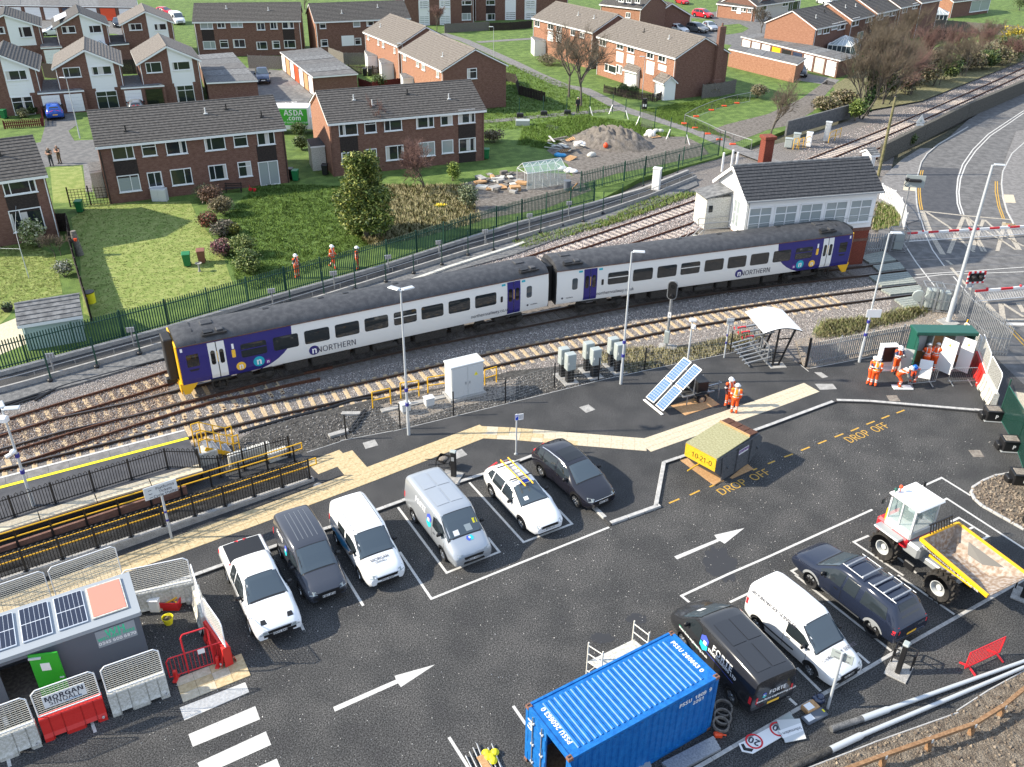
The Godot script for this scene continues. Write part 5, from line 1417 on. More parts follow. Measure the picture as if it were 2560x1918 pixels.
func build_dumper()->void:
	var rw:=Q(11,985,1500); var fw:=Q(15,1455,205)
	var d:=(fw-rw).normalized()
	var s:=d.cross(Vector3.UP)
	if s.z<0: s = -s
	var o:=thing("site_dumper","articulated site dumper with white cab, red tail and rusty yellow skip","dumper",(rw+fw)*.5-s*.95,yaw_of(d))
	var hl:=(fw-rw).length()*.5
	for x in [-hl,hl]:
		for z in [-.95,.95]:
			var wn:=Node3D.new()
			wn.name = "wheel"
			o.add_child(wn,true)
			wn.position=V(x,.66,z*.98)
			if z<0: wn.rotation.y=PI
			var ty:=mb(); ty.x=Transform3D(Basis(Vector3.RIGHT,PI/2),Vector3.ZERO)
			ty.lathe(Vector3.ZERO,[[.34,-.24],[.56,-.25],[.64,-.18],[.65,.18],[.57,.25],[.34,.24]],24)
			put("tyre",ty,"underframe",wn)
			var lug:=mb()
			for i in 18:
				for sg in [-1.0,1.0]:
					var a:=TAU*(i+(.5 if sg>0 else 0.))/18
					lug.bar(V(cos(a)*.66,sin(a)*.66,sg*.22),V(cos(a+.22)*.67,sin(a+.22)*.67,sg*.02),.07,.07)
			put("tread",lug,"underframe",wn)
			var rm:=mb(); rm.x=Transform3D(Basis(Vector3.RIGHT,PI/2),Vector3.ZERO)
			rm.lathe(Vector3.ZERO,[[.35,.2],[.34,.22],[.3,.22],[.26,.1],[.12,.08],[.12,.14],[0.,.14]],18)
			put("rim",rm,"cabinet_pale",wn)
	put("chassis",mb().rbox(V(.1,.78,0),V(2*hl+.3,.3,.8),.05).rbox(V(-.5,1.1,0),V(1.0,.6,1.5),.1),"grey_metal",o)
	put("engine_cover",mb().rbox(V(-hl-.45,1.25,0),V(.9,.7,1.5),.1).rbox(V(-hl+.35,1.25,0),V(.9,.5,1.7),.08),"red",o)
	put("mudguard",mb().rbox(V(-hl,1.42,.9),V(1.3,.1,.6),.04).rbox(V(-hl,1.42,-.9),V(1.3,.1,.6),.04),"grey_metal",o)
	var c:=V(-hl+.15,0,0)
	put("cab_base",mb(c).rbox(V(0,1.62,0),V(1.35,.4,1.5),.06),"cabinet_pale",o)
	put("cab_roof",mb(c).rbox(V(.02,3.02,0),V(1.55,.12,1.62),.05),"white",o)
	for x in [-.62,.62]:
		for z in [-.68,.68]: put("cab_pillar",mb(c).bar(V(x,1.75,z),V(x*.98,3.0,z),.08,.08),"cabinet_pale",o)
	put("cab_pillar",mb(c).bar(V(.0,1.75,.7),V(-.02,3.0,.7),.06,.06).bar(V(.0,1.75,-.7),V(-.02,3.0,-.7),.06,.06),"cabinet_pale",o)
	put("cab_glass",mb(c).box(V(0,2.38,.68),V(1.16,1.2,.02)).box(V(0,2.38,-.68),V(1.16,1.2,.02)).box(V(.62,2.38,0),V(.02,1.2,1.28)).box(V(-.62,2.38,0),V(.02,1.2,1.28)),"clear",o)
	put("seat",mb(c).rbox(V(-.2,1.95,0),V(.5,.16,.5),.05).rbox(V(-.42,2.3,0),V(.14,.7,.48),.05),"black",o)
	put("steering_wheel",mb(c).cyl(V(.3,2.25,0),V(.33,2.28,0),.18,.18,14).bar(V(.3,1.8,0),V(.32,2.25,0),.06,.06),"black",o)
	put("beacon",mb(c).cyl(V(-.55,3.08,.4),V(-.55,3.28,.4),.02).ball(V(-.55,3.32,.4),V(.08,.09,.08),10,6),"orange_red",o)
	put("beacon",mb(c).cyl(V(-.6,3.08,.62),V(-.6,3.2,.62),.02).ball(V(-.6,3.23,.62),V(.08,.08,.08),10,6),"dark_green",o)
	for z in [-1.0,1.0]:
		put("mirror_arm",mb(c).tube([V(-.5,2.95,z*.75),V(-.55,3.1,z*1.1),V(-.6,2.95,z*1.25)],.018),"black",o)
		put("mirror",mb(c).rbox(V(-.6,2.85,z*1.26),V(.05,.24,.16),.02),"black",o)
	put("warning_stripe",mb(c).box(V(-.66,1.95,.7),V(.06,.6,.06)),"yellow",o)
	var tub:=func(b:MB,g: float,flip: bool)->void:
		var bot:=[V(.4,1.3+g,-.55+g),V(hl+.9,1.3+g,-.55+g),V(hl+.9,1.3+g,.55-g),V(.4,1.3+g,.55-g)]
		var top:=[V(.1+g,2.2,-1.1+g),V(hl+1.95-g,1.9,-1.2+g),V(hl+1.95-g,1.9,1.2-g),V(.1+g,2.2,1.1-g)]
		for i in 4:
			var j:=(i+1)%4
			if flip: b.quad(bot[i],bot[j],top[j],top[i])
			else: b.quad(bot[j],bot[i],top[i],top[j])
		if flip: b.quad(bot[3],bot[2],bot[1],bot[0])
		else: b.quad(bot[0],bot[1],bot[2],bot[3])
	var outer:=mb(); tub.call(outer,.0,false)
	put("skip",outer,"black",o)
	nm("skip_inside",L(.3,.2,.13),L(.55,.5,.45),1.4,.7,.3,.2,.0,71)
	var inner:=mb(); tub.call(inner,.05,true)
	put("skip_liner",inner,"skip_inside",o)
	var rim_p:=[V(.1,2.2,-1.1),V(hl+1.95,1.9,-1.2),V(hl+1.95,1.9,1.2),V(.1,2.2,1.1)]
	put("skip_rim",mb().bar(rim_p[3],rim_p[2],.1,.14).bar(rim_p[0],rim_p[1],.1,.14).bar(rim_p[0],rim_p[3],.1,.1),"yellow",o)
	put("skip_lip",mb().bar(rim_p[1],rim_p[2],.06,.04),"skip_inside",o)
	put("skip_stripe",mb().bar(V(.4,1.42,.68),V(hl+1.0,1.36,.66),.04,.1),"yellow",o)
	words(o,"GROUNDWORK SERVICES",.17,face(V(hl*.5+.8,1.72,.96),V(1,-.08,.02),V(0,-.6,1)),"white","Droid Sans",700)
	var gr:=mb()
	for i in 9: gr.bar(V(.12,2.15,-.8+i*.17),V(.0,2.65,-.72+i*.155),.04,.03)
	gr.bar(V(.0,2.65,-.75),V(.0,2.65,.6),.06,.06)
	put("load_guard",gr,"black",o)
	put("step",mb().rbox(V(-.1,.6,1.0),V(.5,.35,.12),.03),"black",o)
# ---------------------------------------------------------------- houses
func window_on(o:Node3D,r:Rect2,xf:Transform3D,split:Array,pane:String,frame := "upvc",transom:=.0,called := "window")->void:
	var b:=mb(); b.x=xf
	var x0:=r.position.x; var y0:=r.position.y; var x1:=r.end.x; var y1:=r.end.y
	var t:=.075
	var z:=.035
	for e in [[x0+t/2,(y0+y1)/2,t,y1-y0],[x1-t/2,(y0+y1)/2,t,y1-y0],[(x0+x1)/2,y0+t/2,x1-x0-2*t,t],[(x0+x1)/2,y1-t/2,x1-x0-2*t,t]]:
		b.box(V(e[0],e[1],z),V(e[2],e[3],.07))
	for s in split: b.box(V(lerpf(x0,x1,s),(y0+y1)/2,z-.003),V(t*.8,y1-y0-2*t,.062))
	if transom>0: b.box(V((x0+x1)/2,lerpf(y0,y1,transom),z-.006),V(x1-x0-2*t,t*.8,.056))
	b.box(V((x0+x1)/2,y0-.03,z+.03),V(x1-x0+.1,.05,.14))
	var f:=put(called,b,frame,o)
	var cuts:Array=[.0]+split+[1.0]
	for i in cuts.size()-1:
		var g:=mb(); g.x=xf
		var a:=lerpf(x0,x1,cuts[i])+t*.5; var c:=lerpf(x0,x1,cuts[i+1])-t*.5
		g.box(V((a+c)/2,(y0+y1)/2,.012),V(c-a,y1-y0-t,.02))
		put("pane",g,pane,f)
		if pane == "glass" and rng.randf()<.45:
			var cw:=(c-a)*R(.15,.4)
			var k:=mb(); k.x=xf
			k.box(V(a+cw/2 if rng.randf()<.5 else c-cw/2,(y0+y1)/2,.018),V(cw,y1-y0-t*2,.02))
			put("curtain",k,"curtain",f)
func slope(b:MB,e0:Vector3,e1:Vector3,r0:Vector3,r1:Vector3,pitch:=.33)->void:
	var n:=int((r0-e0).length()/pitch)
	var up:=(e1-e0).cross(r0-e0).normalized()
	if up.y<0: up = -up
	for i in n:
		var t0:=float(i)/n; var t1:=float(i+1)/n
		var a:=e0.lerp(r0,t0); var c:=e1.lerp(r1,t0); var d:=e1.lerp(r1,t1); var e:=e0.lerp(r0,t1)
		var h:=up*.045
		var f:=(c-a).cross(e-a).dot(up)>0
		if f:
			b.quad(a+h,c+h,d,e); b.quad(a,c,c+h,a+h)
		else:
			b.quad(e,d,c+h,a+h); b.quad(a+h,c+h,c,a)
# eaves given as two pixels at height h; the house stretches away from the camera. opts: deep,rise,brick,gable ("l"/"r" brick),tile,wins,panels,front_gable
func house(label:String,t: int,ax: float,ay: float,bx: float,by: float,h: float,opt:={})->Node3D:
	var A:=Q(t,ax,ay,h); var B:=Q(t,bx,by,h)
	var d:=B-A; d.y=0
	var w:=d.length()
	d=d.normalized()
	var n:=d.cross(Vector3.UP)
	if n.z<0 and absf(n.z)>.2: n = -n
	var deep: float=opt.get("deep",7.6)
	var rise: float=opt.get("rise",1.9)
	var o:=thing(opt.get("called","brick_house"),label,opt.get("category","house"),V(A.x,0,A.z)-n*.25,yaw_of(d),opt.get("group",""))
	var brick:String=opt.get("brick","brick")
	var fg: bool=opt.get("front_gable",false)
	var wl:=mb()
	wl.quad(V(0,-.3,0),V(w,-.3,0),V(w,h,0),V(0,h,0))
	var rw:=mb()
	rw.quad(V(w,-.3,-deep),V(0,-.3,-deep),V(0,h,-deep),V(w,h,-deep))
	if fg:
		wl.tri(V(0,h,0),V(w,h,0),V(w*.5,h+rise,0)); rw.tri(V(w,h,-deep),V(0,h,-deep),V(w*.5,h+rise,-deep))
	put("wall",wl,opt.get("front",brick),o)
	put("rear_wall",rw,brick,o)
	if fg and h>4:
		var cl:=mb()
		cl.flat(PackedVector2Array([W(w*.5,2.4),W(w*.89,2.4),W(w*.89,h+rise*.22-.12),W(w*.5,h+rise-.2)]),func(q:Vector2)->Vector3: return V(q.x,q.y,.008))
		put("cladding",cl,"upvc",o)
	for e in [[.0,1],[w,-1]]:
		var g:=mb()
		var x: float=e[0]
		var p:=[V(x,-.3,-deep),V(x,-.3,0),V(x,h,0),V(x,h,-deep)]
		if e[1]<0: p.reverse()
		g.quad(p[0],p[1],p[2],p[3])
		if not fg:
			if e[1]>0: g.tri(V(x,h,-deep),V(x,h,0),V(x,h+rise,-deep*.5))
			else: g.tri(V(x,h,0),V(x,h,-deep),V(x,h+rise,-deep*.5))
		put("gable_wall",g,brick,o)
	var tile:String=opt.get("tile","roof_tile")
	var ov:=.3
	var rb:=mb()
	var sl:=rise/(deep*.5) if not fg else rise/(w*.5)
	if fg:
		var rz:=V(w*.5,h+rise+.05,ov); var rz2:=V(w*.5,h+rise+.05,-deep-ov)
		slope(rb,V(-ov,h-ov*sl+.05,-deep-ov),V(-ov,h-ov*sl+.05,ov),rz2,rz)
		slope(rb,V(w+ov,h-ov*sl+.05,ov),V(w+ov,h-ov*sl+.05,-deep-ov),rz,rz2)
	else:
		var r0:=V(-ov*.6,h+rise+.05,-deep*.5); var r1:=V(w+ov*.6,h+rise+.05,-deep*.5)
		slope(rb,V(-ov*.6,h-ov*sl+.05,ov),V(w+ov*.6,h-ov*sl+.05,ov),r0,r1)
		slope(rb,V(w+ov*.6,h-ov*sl+.05,-deep-ov),V(-ov*.6,h-ov*sl+.05,-deep-ov),r1,r0)
	var rf:=put("roof",rb,tile,o)
	if fg:
		put("ridge",mb().cyl(V(w*.5,h+rise+.02,ov),V(w*.5,h+rise+.02,-deep-ov),.1),tile,rf)
		put("bargeboard",mb().bar(V(-ov,h-ov*sl-.08,ov-.01),V(w*.5,h+rise-.08,ov-.01),.04,.2).bar(V(w*.5,h+rise-.08,ov-.01),V(w+ov,h-ov*sl-.08,ov-.01),.04,.2),"upvc",rf)
		put("fascia",mb().box(V(-ov+.02,h-ov*sl-.08,-deep*.5),V(.04,.18,deep+2*ov-.1)).box(V(w+ov-.02,h-ov*sl-.08,-deep*.5),V(.04,.18,deep+2*ov-.1)),"upvc",rf)
	else:
		put("ridge",mb().cyl(V(-ov*.6,h+rise+.02,-deep*.5),V(w+ov*.6,h+rise+.02,-deep*.5),.1),tile,rf)
		put("fascia",mb().box(V(w*.5,h-ov*sl-.07,ov-.03),V(w+ov*1.2,.2,.05)),"upvc",rf)
		for x in [-ov*.6+.02,w+ov*.6-.02]:
			put("verge",mb().bar(V(x,h-ov*sl-.06,ov-.08),V(x,h+rise-.06,-deep*.5),.04,.13).bar(V(x,h+rise-.06,-deep*.5),V(x,h-ov*sl-.06,-deep-ov+.08),.04,.13),opt.get("verge","upvc"),rf)
		for x in opt.get("vents",[.3,.7]):
			var vz := -deep*R(.15,.35)
			put("vent_pipe",mb(V(w*x,h+rise*(-vz/(deep*.5)),vz)).cyl(V(0,-.1,0),V(0,.55,0),.06).box(V(0,.06,0),V(.35,.06,.35)),"cabinet_pale" if rng.randf()<.6 else "black",rf)
	put("downpipe",mb().cyl(V(w-.12,-.2,.06),V(w-.12,h-.1,.06),.04).cyl(V(.12,-.2,.06),V(.12,h-.1,.06),.04),opt.get("pipe","upvc"),o)
	var to:=o.transform.affine_inverse()
	for q in opt.get("wins",[]):
		var wall:String=q[6] if q.size()>6 else "f"
		var p0:Vector3; var nn:=n
		if wall == "f": p0=o.position
		elif wall == "l": p0=o.position; nn = -d
		else: p0=o.position+d*w; nn=d
		var a:=to*QW(q[0],q[1],q[2],p0,nn); var c:=to*QW(q[0],q[3],q[4],p0,nn)
		var x0: float; var x1: float; var xf:Transform3D
		if wall == "f": x0=minf(a.x,c.x); x1=maxf(a.x,c.x); xf=Transform3D()
		elif wall == "l": x0=minf(a.z,c.z); x1=maxf(a.z,c.z); xf=Transform3D(Basis(V(0,0,1),Vector3.UP,V(-1,0,0)),Vector3.ZERO)
		else: x0=minf(-a.z,-c.z); x1=maxf(-a.z,-c.z); xf=Transform3D(Basis(V(0,0,-1),Vector3.UP,V(1,0,0)),V(w,0,0))
		var cy:=(a.y+c.y)*.5; var hh:=absf(a.y-c.y)
		if q.size()>7: cy=q[7]; hh=q[8]
		var r:=Rect2(x0,cy-hh*.5,x1-x0,hh)
		match q[5]:
			"w1": window_on(o,r,xf,[],"glass_pale","upvc")
			"w2": window_on(o,r,xf,[.5],"glass")
			"w3": window_on(o,r,xf,[.33],"glass")
			"w4": window_on(o,r,xf,[.66],"glass")
			"wt": window_on(o,r,xf,[],"glass","upvc",.68)
			"wn": window_on(o,r,xf,[.6],"glass_pale")
			"w5": window_on(o,r,xf,[.2,.8],"glass")
			"big": window_on(o,r,xf,[.5],"glass","upvc",.72)
			"patio": window_on(o,r,xf,[.5],"glass_pale","upvc",.0,"patio_door")
			"hung": wall_piece(o,"tile_hanging",r,xf,"tile_hung",.04)
			"white": wall_piece(o,"cladding",r,xf,"upvc",.03)
			"door": wall_piece(o,"door",r,xf,"upvc",.06)
			"garage": wall_piece(o,"garage_door",r,xf,"white",.05)
	return o
func wall_piece(o:Node3D,called:String,r:Rect2,xf:Transform3D,m:String,th: float)->void:
	var b:=mb(); b.x=xf
	if called in ["tile_hanging","cladding","garage_door"]:
		var n:=maxi(2,int(r.size.y/(.18 if called == "tile_hanging" else .3)))
		for i in n:
			var y:=r.position.y+r.size.y*(i+.5)/n
			b.x=xf*Transform3D(Basis(Vector3.RIGHT,-.06),V(r.get_center().x,y,th*.5))
			b.box(Vector3.ZERO,V(r.size.x,r.size.y/n*1.02,th*.7))
	else:
		b.box(V(r.get_center().x,r.get_center().y,th*.5),V(r.size.x,r.size.y,th))
		b.box(V(r.get_center().x-r.size.x*.15,r.get_center().y+.2,th+.005),V(.12,.8,.02))
	put(called,b,m,o)
func flat_block(called:String,label:String,category:String,p:Array,h: float,opt:={})->Node3D:
	var o:=thing(called,label,category,V(p[0].x,0,p[0].z))
	var q:=p.map(func(e): return V(e.x-p[0].x,0,e.z-p[0].z))
	put("wall",mb().slab(q,h-.12,h+.1),opt.get("wall","brick"),o)
	var c:Vector3=(q[0]+q[1]+q[2]+q[3])*.25
	var rq:=q.map(func(e): return c+(e-c)*1.03)
	put("roof",mb().slab(rq,h,.12),opt.get("roof","felt"),o)
	put("fascia",mb().slab(q.map(func(e): return c+(e-c)*1.034),h-.03,.16),opt.get("fascia","upvc"),o)
	var n: int=opt.get("bays",0)
	if n>0:
		var s: int=opt.get("side",3)
		var a:Vector3=q[s]; var b:Vector3=q[(s+1)%4]
		var dd:=(b-a).normalized()
		var out:=dd.cross(Vector3.UP)
		if out.dot((a+b)*.5-c)<0: out = -out
		var mats:Array=opt.get("doors",["white"])
		var bw:=(b-a).length()/n
		for i in n:
			var m:=a+dd*bw*(i+.5)
			var f:=face(m+V(0,h*.45,0)+out*.03,dd if dd.cross(Vector3.UP).dot(out)>0 else -dd,out)
			var g:=mb(); g.x=f
			for j in 5: g.box(V(0,(j-2)*h*.16,0),V(bw*.8,h*.155,.05))
			put("garage_door",g,mats[i%mats.size()],o)
			var pr:=mb(); pr.x=f
			pr.box(V(bw*.5,0,.0),V(.24,h*.9,.12))
			put("pier",pr,opt.get("wall","brick"),o)
			put("roof_bay",mb().slab([rq[s].lerp(rq[(s+1)%4],(i+.02)/n),rq[s].lerp(rq[(s+1)%4],(i+.98)/n),rq[(s+3)%4].lerp(rq[(s+2)%4],(i+.98)/n),rq[(s+3)%4].lerp(rq[(s+2)%4],(i+.02)/n)],h+.02+.01*(i%3),.02),["felt","road","concrete_dark"][(i*7+n)%3],o)
	return o
func build_houses()->void:
	house("long dark roofed brick block of flats with mown lawn before it",0,835,1258,2450,1100,5.1,{"deep": 8.0,"vents": [.16,.6,.72,.9],"verge": "roof_tile","pipe": "black","wins": [
		[0,950,1255,1165,1365,"w4"],[0,1210,1238,1358,1338,"wt"],[0,1418,1212,1620,1320,"w4"],[0,1752,1180,1950,1285,"w3"],[0,2005,1155,2140,1258,"wt"],[0,2209,1130,2375,1240,"w4"],
		[0,1003,1520,1222,1640,"wn"],[0,1262,1490,1412,1605,"w2"],[0,1462,1465,1668,1582,"w4"],[0,1792,1430,1967,1540,"w3"],[0,2045,1400,2178,1515,"wt"],[1,12,1400,210,1585,"patio"],
		[0,975,1395,1205,1520,"hung"],[1,0,1255,185,1390,"hung"]]})
	house("brick block of flats with orange sunlit gable behind the bare trees",1,632,1058,1975,940,5.1,{"deep": 8.0,"brick": "brick_orange_lit","front": "brick","vents": [.2,.3,.55,.8],"pipe": "brick","wins": [
		[1,708,1055,880,1160,"w3"],[1,930,1040,1040,1140,"wt"],[1,1100,1015,1260,1120,"w3"],[1,1378,990,1535,1095,"w4"],[1,1590,970,1695,1075,"wt"],[1,1742,950,1890,1055,"w4"],
		[1,733,1318,840,1410,"w2"],[1,945,1288,1045,1375,"w2"],[1,1115,1262,1278,1370,"w4"],[1,1393,1232,1545,1338,"wn"],[1,1600,1212,1702,1315,"w1"],[1,1748,1198,1895,1300,"w4"],
		[1,720,1188,885,1310,"hung"],[1,1745,1082,1895,1195,"hung"],[1,1750,1305,1895,1400,"hung"]]})
	house("brick house with dark tile hanging beside the pale shed garden",0,-700,1650,385,1500,5.1,{"deep": 7.6,"verge": "roof_tile","wins": [[0,0,1545,325,1650,"w5"],[4,65,165,395,305,"w3"],[4,25,-10,350,150,"hung"]]})
	house("link house with moss yellow ridge, white cladding and blue car",0,465,585,1035,552,5.0,{"front_gable": true,"rise": 1.75,"deep": 9.0,"tile": "roof_tile_brown","wins": [[0,535,585,705,662,"w3"],[0,778,575,970,640,"w3"],[0,800,650,990,782,"white"],[0,820,790,1035,938,"big"],[0,612,800,740,955,"door"]]})
	house("link house with white cladding between round bushes and brick garages",0,1195,545,1712,512,5.0,{"front_gable": true,"rise": 1.7,"deep": 9.0,"tile": "roof_tile_brown","wins": [[0,1248,540,1402,622,"w3"],[0,1475,535,1645,598,"w3"],[0,1480,605,1665,735,"white"],[0,1510,740,1690,885,"big"],[0,1300,755,1405,890,"w2"]]})
	house("link house with dark ribbed roof beside the red picket fence",0,-270,630,310,595,5.0,{"front_gable": true,"rise": 1.75,"deep": 9.0,"wins": [[0,35,612,240,685,"w4"],[0,45,690,260,830,"white"],[0,90,840,310,985,"big"]]})
	house("back row house with solar panel on its ribbed roof",0,472,235,925,212,5.0,{"front_gable": true,"rise": 1.7,"deep": 9.0,"wins": [[0,525,228,657,282,"w2"],[0,760,220,880,280,"w3"],[0,765,285,895,370,"white"]]})
	house("back row house beside the parked yellow car",0,1045,208,1487,188,5.0,{"front_gable": true,"rise": 1.6,"deep": 8.5,"tile": "roof_tile_brown","wins": [[0,1105,205,1228,258,"w2"],[0,1325,205,1440,258,"w3"],[0,1335,262,1460,340,"white"]]})
	house("back row house with a bay of white cladding at the estate edge",0,-230,250,338,222,5.0,{"front_gable": true,"rise": 1.7,"deep": 8.5,"wins": [[0,-60,235,47,288,"w2"],[0,150,232,285,318,"w3"]]})
	house("brick flats behind the timber fence and flat garages",0,1665,183,2585,172,5.1,{"deep": 8.0,"brick": "brick_orange_lit","front": "brick","wins": [[0,1722,190,1840,250,"wn"],[0,1868,182,1948,242,"w2"],[0,1985,175,2097,235,"wn"],[1,0,195,80,258,"w2"],[1,118,190,188,250,"w2"],[1,222,185,328,245,"w2"],[0,1748,355,1865,422,"wn"],[0,1893,345,1975,412,"wt"],[0,2007,340,2120,408,"w2"],[1,0,360,100,425,"w3"],[1,135,352,210,418,"wt"],[1,238,347,345,413,"w3"],[0,1735,255,1855,352,"hung"],[1,228,250,338,345,"hung"]]})
	house("brick flats with bright gable and white porch beyond the conifer",1,510,183,1327,150,5.1,{"deep": 8.0,"brick": "brick_orange_lit","front": "brick","wins": [[1,545,190,605,245,"wt"],[1,835,176,900,230,"w1"],[1,950,170,1015,222,"wt"],[1,555,342,622,398,"wt"],[1,850,328,910,385,"wt"],[1,735,310,850,392,"white"]]})
	house("tall brick flats with white balcony panels behind the timber fence",1,1270,-60,1880,-75,5.6,{"deep": 8.0,"wins": [[1,1400,0,1500,220,"white"],[1,1410,10,1495,70,"w3"],[1,1410,140,1495,215,"patio"],[1,1580,0,1680,215,"white"],[1,1590,5,1675,65,"w3"],[1,1590,135,1675,212,"patio"],[1,1775,5,1860,40,"w3"],[1,1775,40,1855,112,"hung"],[1,1775,115,1855,172,"wn"]]})
	house("brick flats with white panel cut by the picture's upper edge",1,1890,-95,2700,-110,5.6,{"deep": 8.0,"wins": [[1,1985,0,2062,42,"w3"],[1,1985,45,2062,115,"hung"],[1,1985,118,2062,172,"w4"],[1,2150,0,2240,200,"white"],[1,2155,100,2240,172,"w3"],[2,110,0,205,190,"white"],[2,115,10,200,68,"w2"],[2,115,110,200,165,"w2"]]})
	house("brown roofed semi-detached house with plain brick gable end beside the footpath",1,1235,432,1595,602,5.0,{"deep": 8.2,"rise": 2.0,"brick": "brick","front": "brick_orange_lit","tile": "roof_tile_brown","vents": [.75],"wins": [[1,1820,592,1905,676,"wt","r"],[1,1272,475,1298,525,"w1"],[1,1385,520,1410,580,"w1"],[1,1433,552,1462,612,"w1"],[1,1560,610,1582,672,"w1"]]})
	house("two tone brown and grey roofed house by the garage court",1,925,268,1215,388,5.0,{"deep": 8.0,"rise": 2.0,"brick": "brick","front": "brick_orange_lit","tile": "roof_tile_brown","vents": [.2],"wins": [[1,960,292,980,345,"w1"],[1,1050,340,1066,390,"w1"],[1,1090,360,1110,412,"w1"],[1,1190,410,1206,462,"w1"]]})
	var tr:=house("terrace with tall side chimney and white porches by the footpath",2,735,308,1405,492,5.2,{"deep": 8.4,"rise": 2.0,"brick": "brick","front": "brick_orange_lit","tile": "roof_tile_brown","vents": [.4,.72],"wins": [[2,760,330,812,405,"w2"],[2,908,372,962,432,"w2"],[2,1000,398,1056,460,"w2"],[2,1168,445,1225,515,"w2"],[2,1268,470,1332,545,"w2"],[2,903,440,958,545,"white"],[2,995,465,1052,560,"white"],[2,1165,520,1222,650,"white"],[2,1265,550,1330,620,"white"],[2,805,545,900,640,"w3"],[2,905,555,950,640,"w2"]]})
	put("chimney",mb(V(tr.get_node("wall").mesh.get_aabb().size.x+.25,0,-6.6)).rbox(V(0,4.2,0),V(.5,8.4,1.0),.03).rbox(V(.1,1.0,0),V(.55,2.0,1.3),.03).cyl(V(0,8.3,0),V(0,8.8,0),.12),"brick",tr)
	house("terrace with palm and glazed porch beside the green",2,175,148,690,272,5.2,{"deep": 8.4,"rise": 2.0,"brick": "brick","front": "brick_orange_lit","tile": "roof_tile_brown","vents": [.55,.8],"wins": [[2,200,165,240,235,"w2"],[2,312,195,358,260,"w2"],[2,385,215,430,280,"w2"],[2,310,265,355,360,"white"],[2,383,285,428,370,"white"],[2,510,250,545,310,"w2"],[2,590,275,625,330,"w2"]]})
	house("orange brick house with small bay behind the terraces",2,760,30,1110,70,5.0,{"deep": 8.0,"front": "brick_orange_lit","wins": [[2,925,-30,965,18,"w2"],[2,990,-20,1030,25,"w2"],[2,1065,-15,1105,28,"w2"],[2,985,105,1022,155,"w2"]]})
	house("brick outbuilding with white bargeboards beside the grey road",2,1190,158,1547,128,2.7,{"front_gable": true,"rise": 2.2,"deep": 9.0,"brick": "brick_orange_lit","front": "brick","pipe": "brick"})
	house("low orange brick bungalow at the head of the road",2,1770,25,2080,62,2.6,{"deep": 8.0,"front": "brick_orange_lit","wins": [[2,1900,50,1950,95,"w2"],[2,1945,52,1975,120,"door"],[2,1980,55,2020,105,"w3"],[2,2040,60,2065,110,"w2"]]})
	house("cream rendered bungalow with grey roof in the far corner",2,2120,45,2440,0,3.0,{"deep": 8.0,"front": "dirty_white","wins": [[2,2150,40,2200,85,"w3"],[3,130,10,170,50,"w2"],[3,180,15,270,85,"w5"]]})
	house("end house of stepped terrace with orange gable by conservatory",3,425,242,700,185,5.0,{"deep": 8.4,"rise": 2.0,"brick": "brick_orange_lit","front": "brick","wins": [[3,435,240,458,292,"w1"],[3,485,225,527,282,"w2"],[3,555,205,595,248,"w1"],[3,612,190,662,248,"w3"]]})
	house("second house of the stepped terrace",3,738,168,925,122,5.4,{"deep": 8.4,"rise": 2.0,"brick": "brick_orange_lit","front": "brick","wins": [[3,730,160,778,215,"w2"],[3,850,140,890,185,"w2"],[3,775,280,812,330,"patio"]]})
	house("third house of the stepped terrace among bare trees",3,955,108,1135,70,5.6,{"deep": 8.4,"rise": 2.0,"brick": "brick_orange_lit","front": "brick","wins": [[3,955,110,990,165,"w2"],[3,1005,95,1045,130,"w1"],[3,1055,88,1095,132,"w3"]]})
	house("fourth house of the stepped terrace behind the white conservatory",3,1155,60,1320,25,5.8,{"deep": 8.4,"rise": 2.0,"brick": "brick_orange_lit","front": "brick","wins": [[3,1165,60,1195,105,"w2"],[3,1250,30,1285,70,"w2"]]})
	house("fifth house of the stepped terrace at the scrub's upper end",3,1335,18,1500,-10,6.0,{"deep": 8.4,"rise": 2.0,"brick": "brick_orange_lit","front": "brick"})
	house("house with white patio doors above the allotment fences",3,1610,10,1940,-30,3.2,{"deep": 8.0,"brick": "brick_orange_lit","front": "brick","wins": [[3,1760,10,1900,85,"patio"]]})
	house("small pinkish brick rear extension of the stepped terrace",3,268,222,430,242,4.0,{"deep": 3.2,"rise": 1.0,"brick": "brick","front": "brick_orange_lit","vents": []})
	var P4:=func(t: int,l:Array,h: float)->Array: return qpts(t,l,h)
	flat_block("garage_block","flat roofed brick garages beside the link house bushes","garage",P4.call(0,[1785,708,2215,688,2005,455,1700,478],2.5),2.5,{"bays": 5,"side": 1,"doors": ["white"]})
	flat_block("garage_block","row of flat roofed garages with coloured doors in the court","garage",P4.call(1,[490,658,868,630,555,412,215,448],2.5),2.5,{"bays": 7,"side": 3,"doors": ["white","plywood","white","orange_red","white","plywood","white"]})
	flat_block("garage_block","long row of garages with white and dark doors below terrace","garage",P4.call(3,[-220,315,612,515,745,478,-60,290],2.5),2.5,{"bays": 9,"side": 0,"doors": ["white","white","white","car_yellow","black","truck_navy","white","dirty_white","white"]})
	flat_block("garage_block","low brick garages beside the chimney terrace end","garage",P4.call(3,[-330,420,245,552,320,500,-300,385],2.5),2.5,{"bays": 4,"side": 2,"wall": "brick_orange_lit"})
	flat_block("garage_block","far row of garages with white, blue and red doors","garage",P4.call(0,[-300,35,1165,55,1150,-30,-300,-60],2.6),2.6,{"bays": 9,"side": 0,"doors": ["white","white","white","white","white","truck_navy","white","orange_red","white"]})
	flat_block("link_garage","white garage between the moss roofed house and red picket fence","garage",P4.call(0,[325,800,715,775,530,685,345,692],2.5),2.5,{"bays": 2,"side": 0,"doors": ["white","upvc"]})
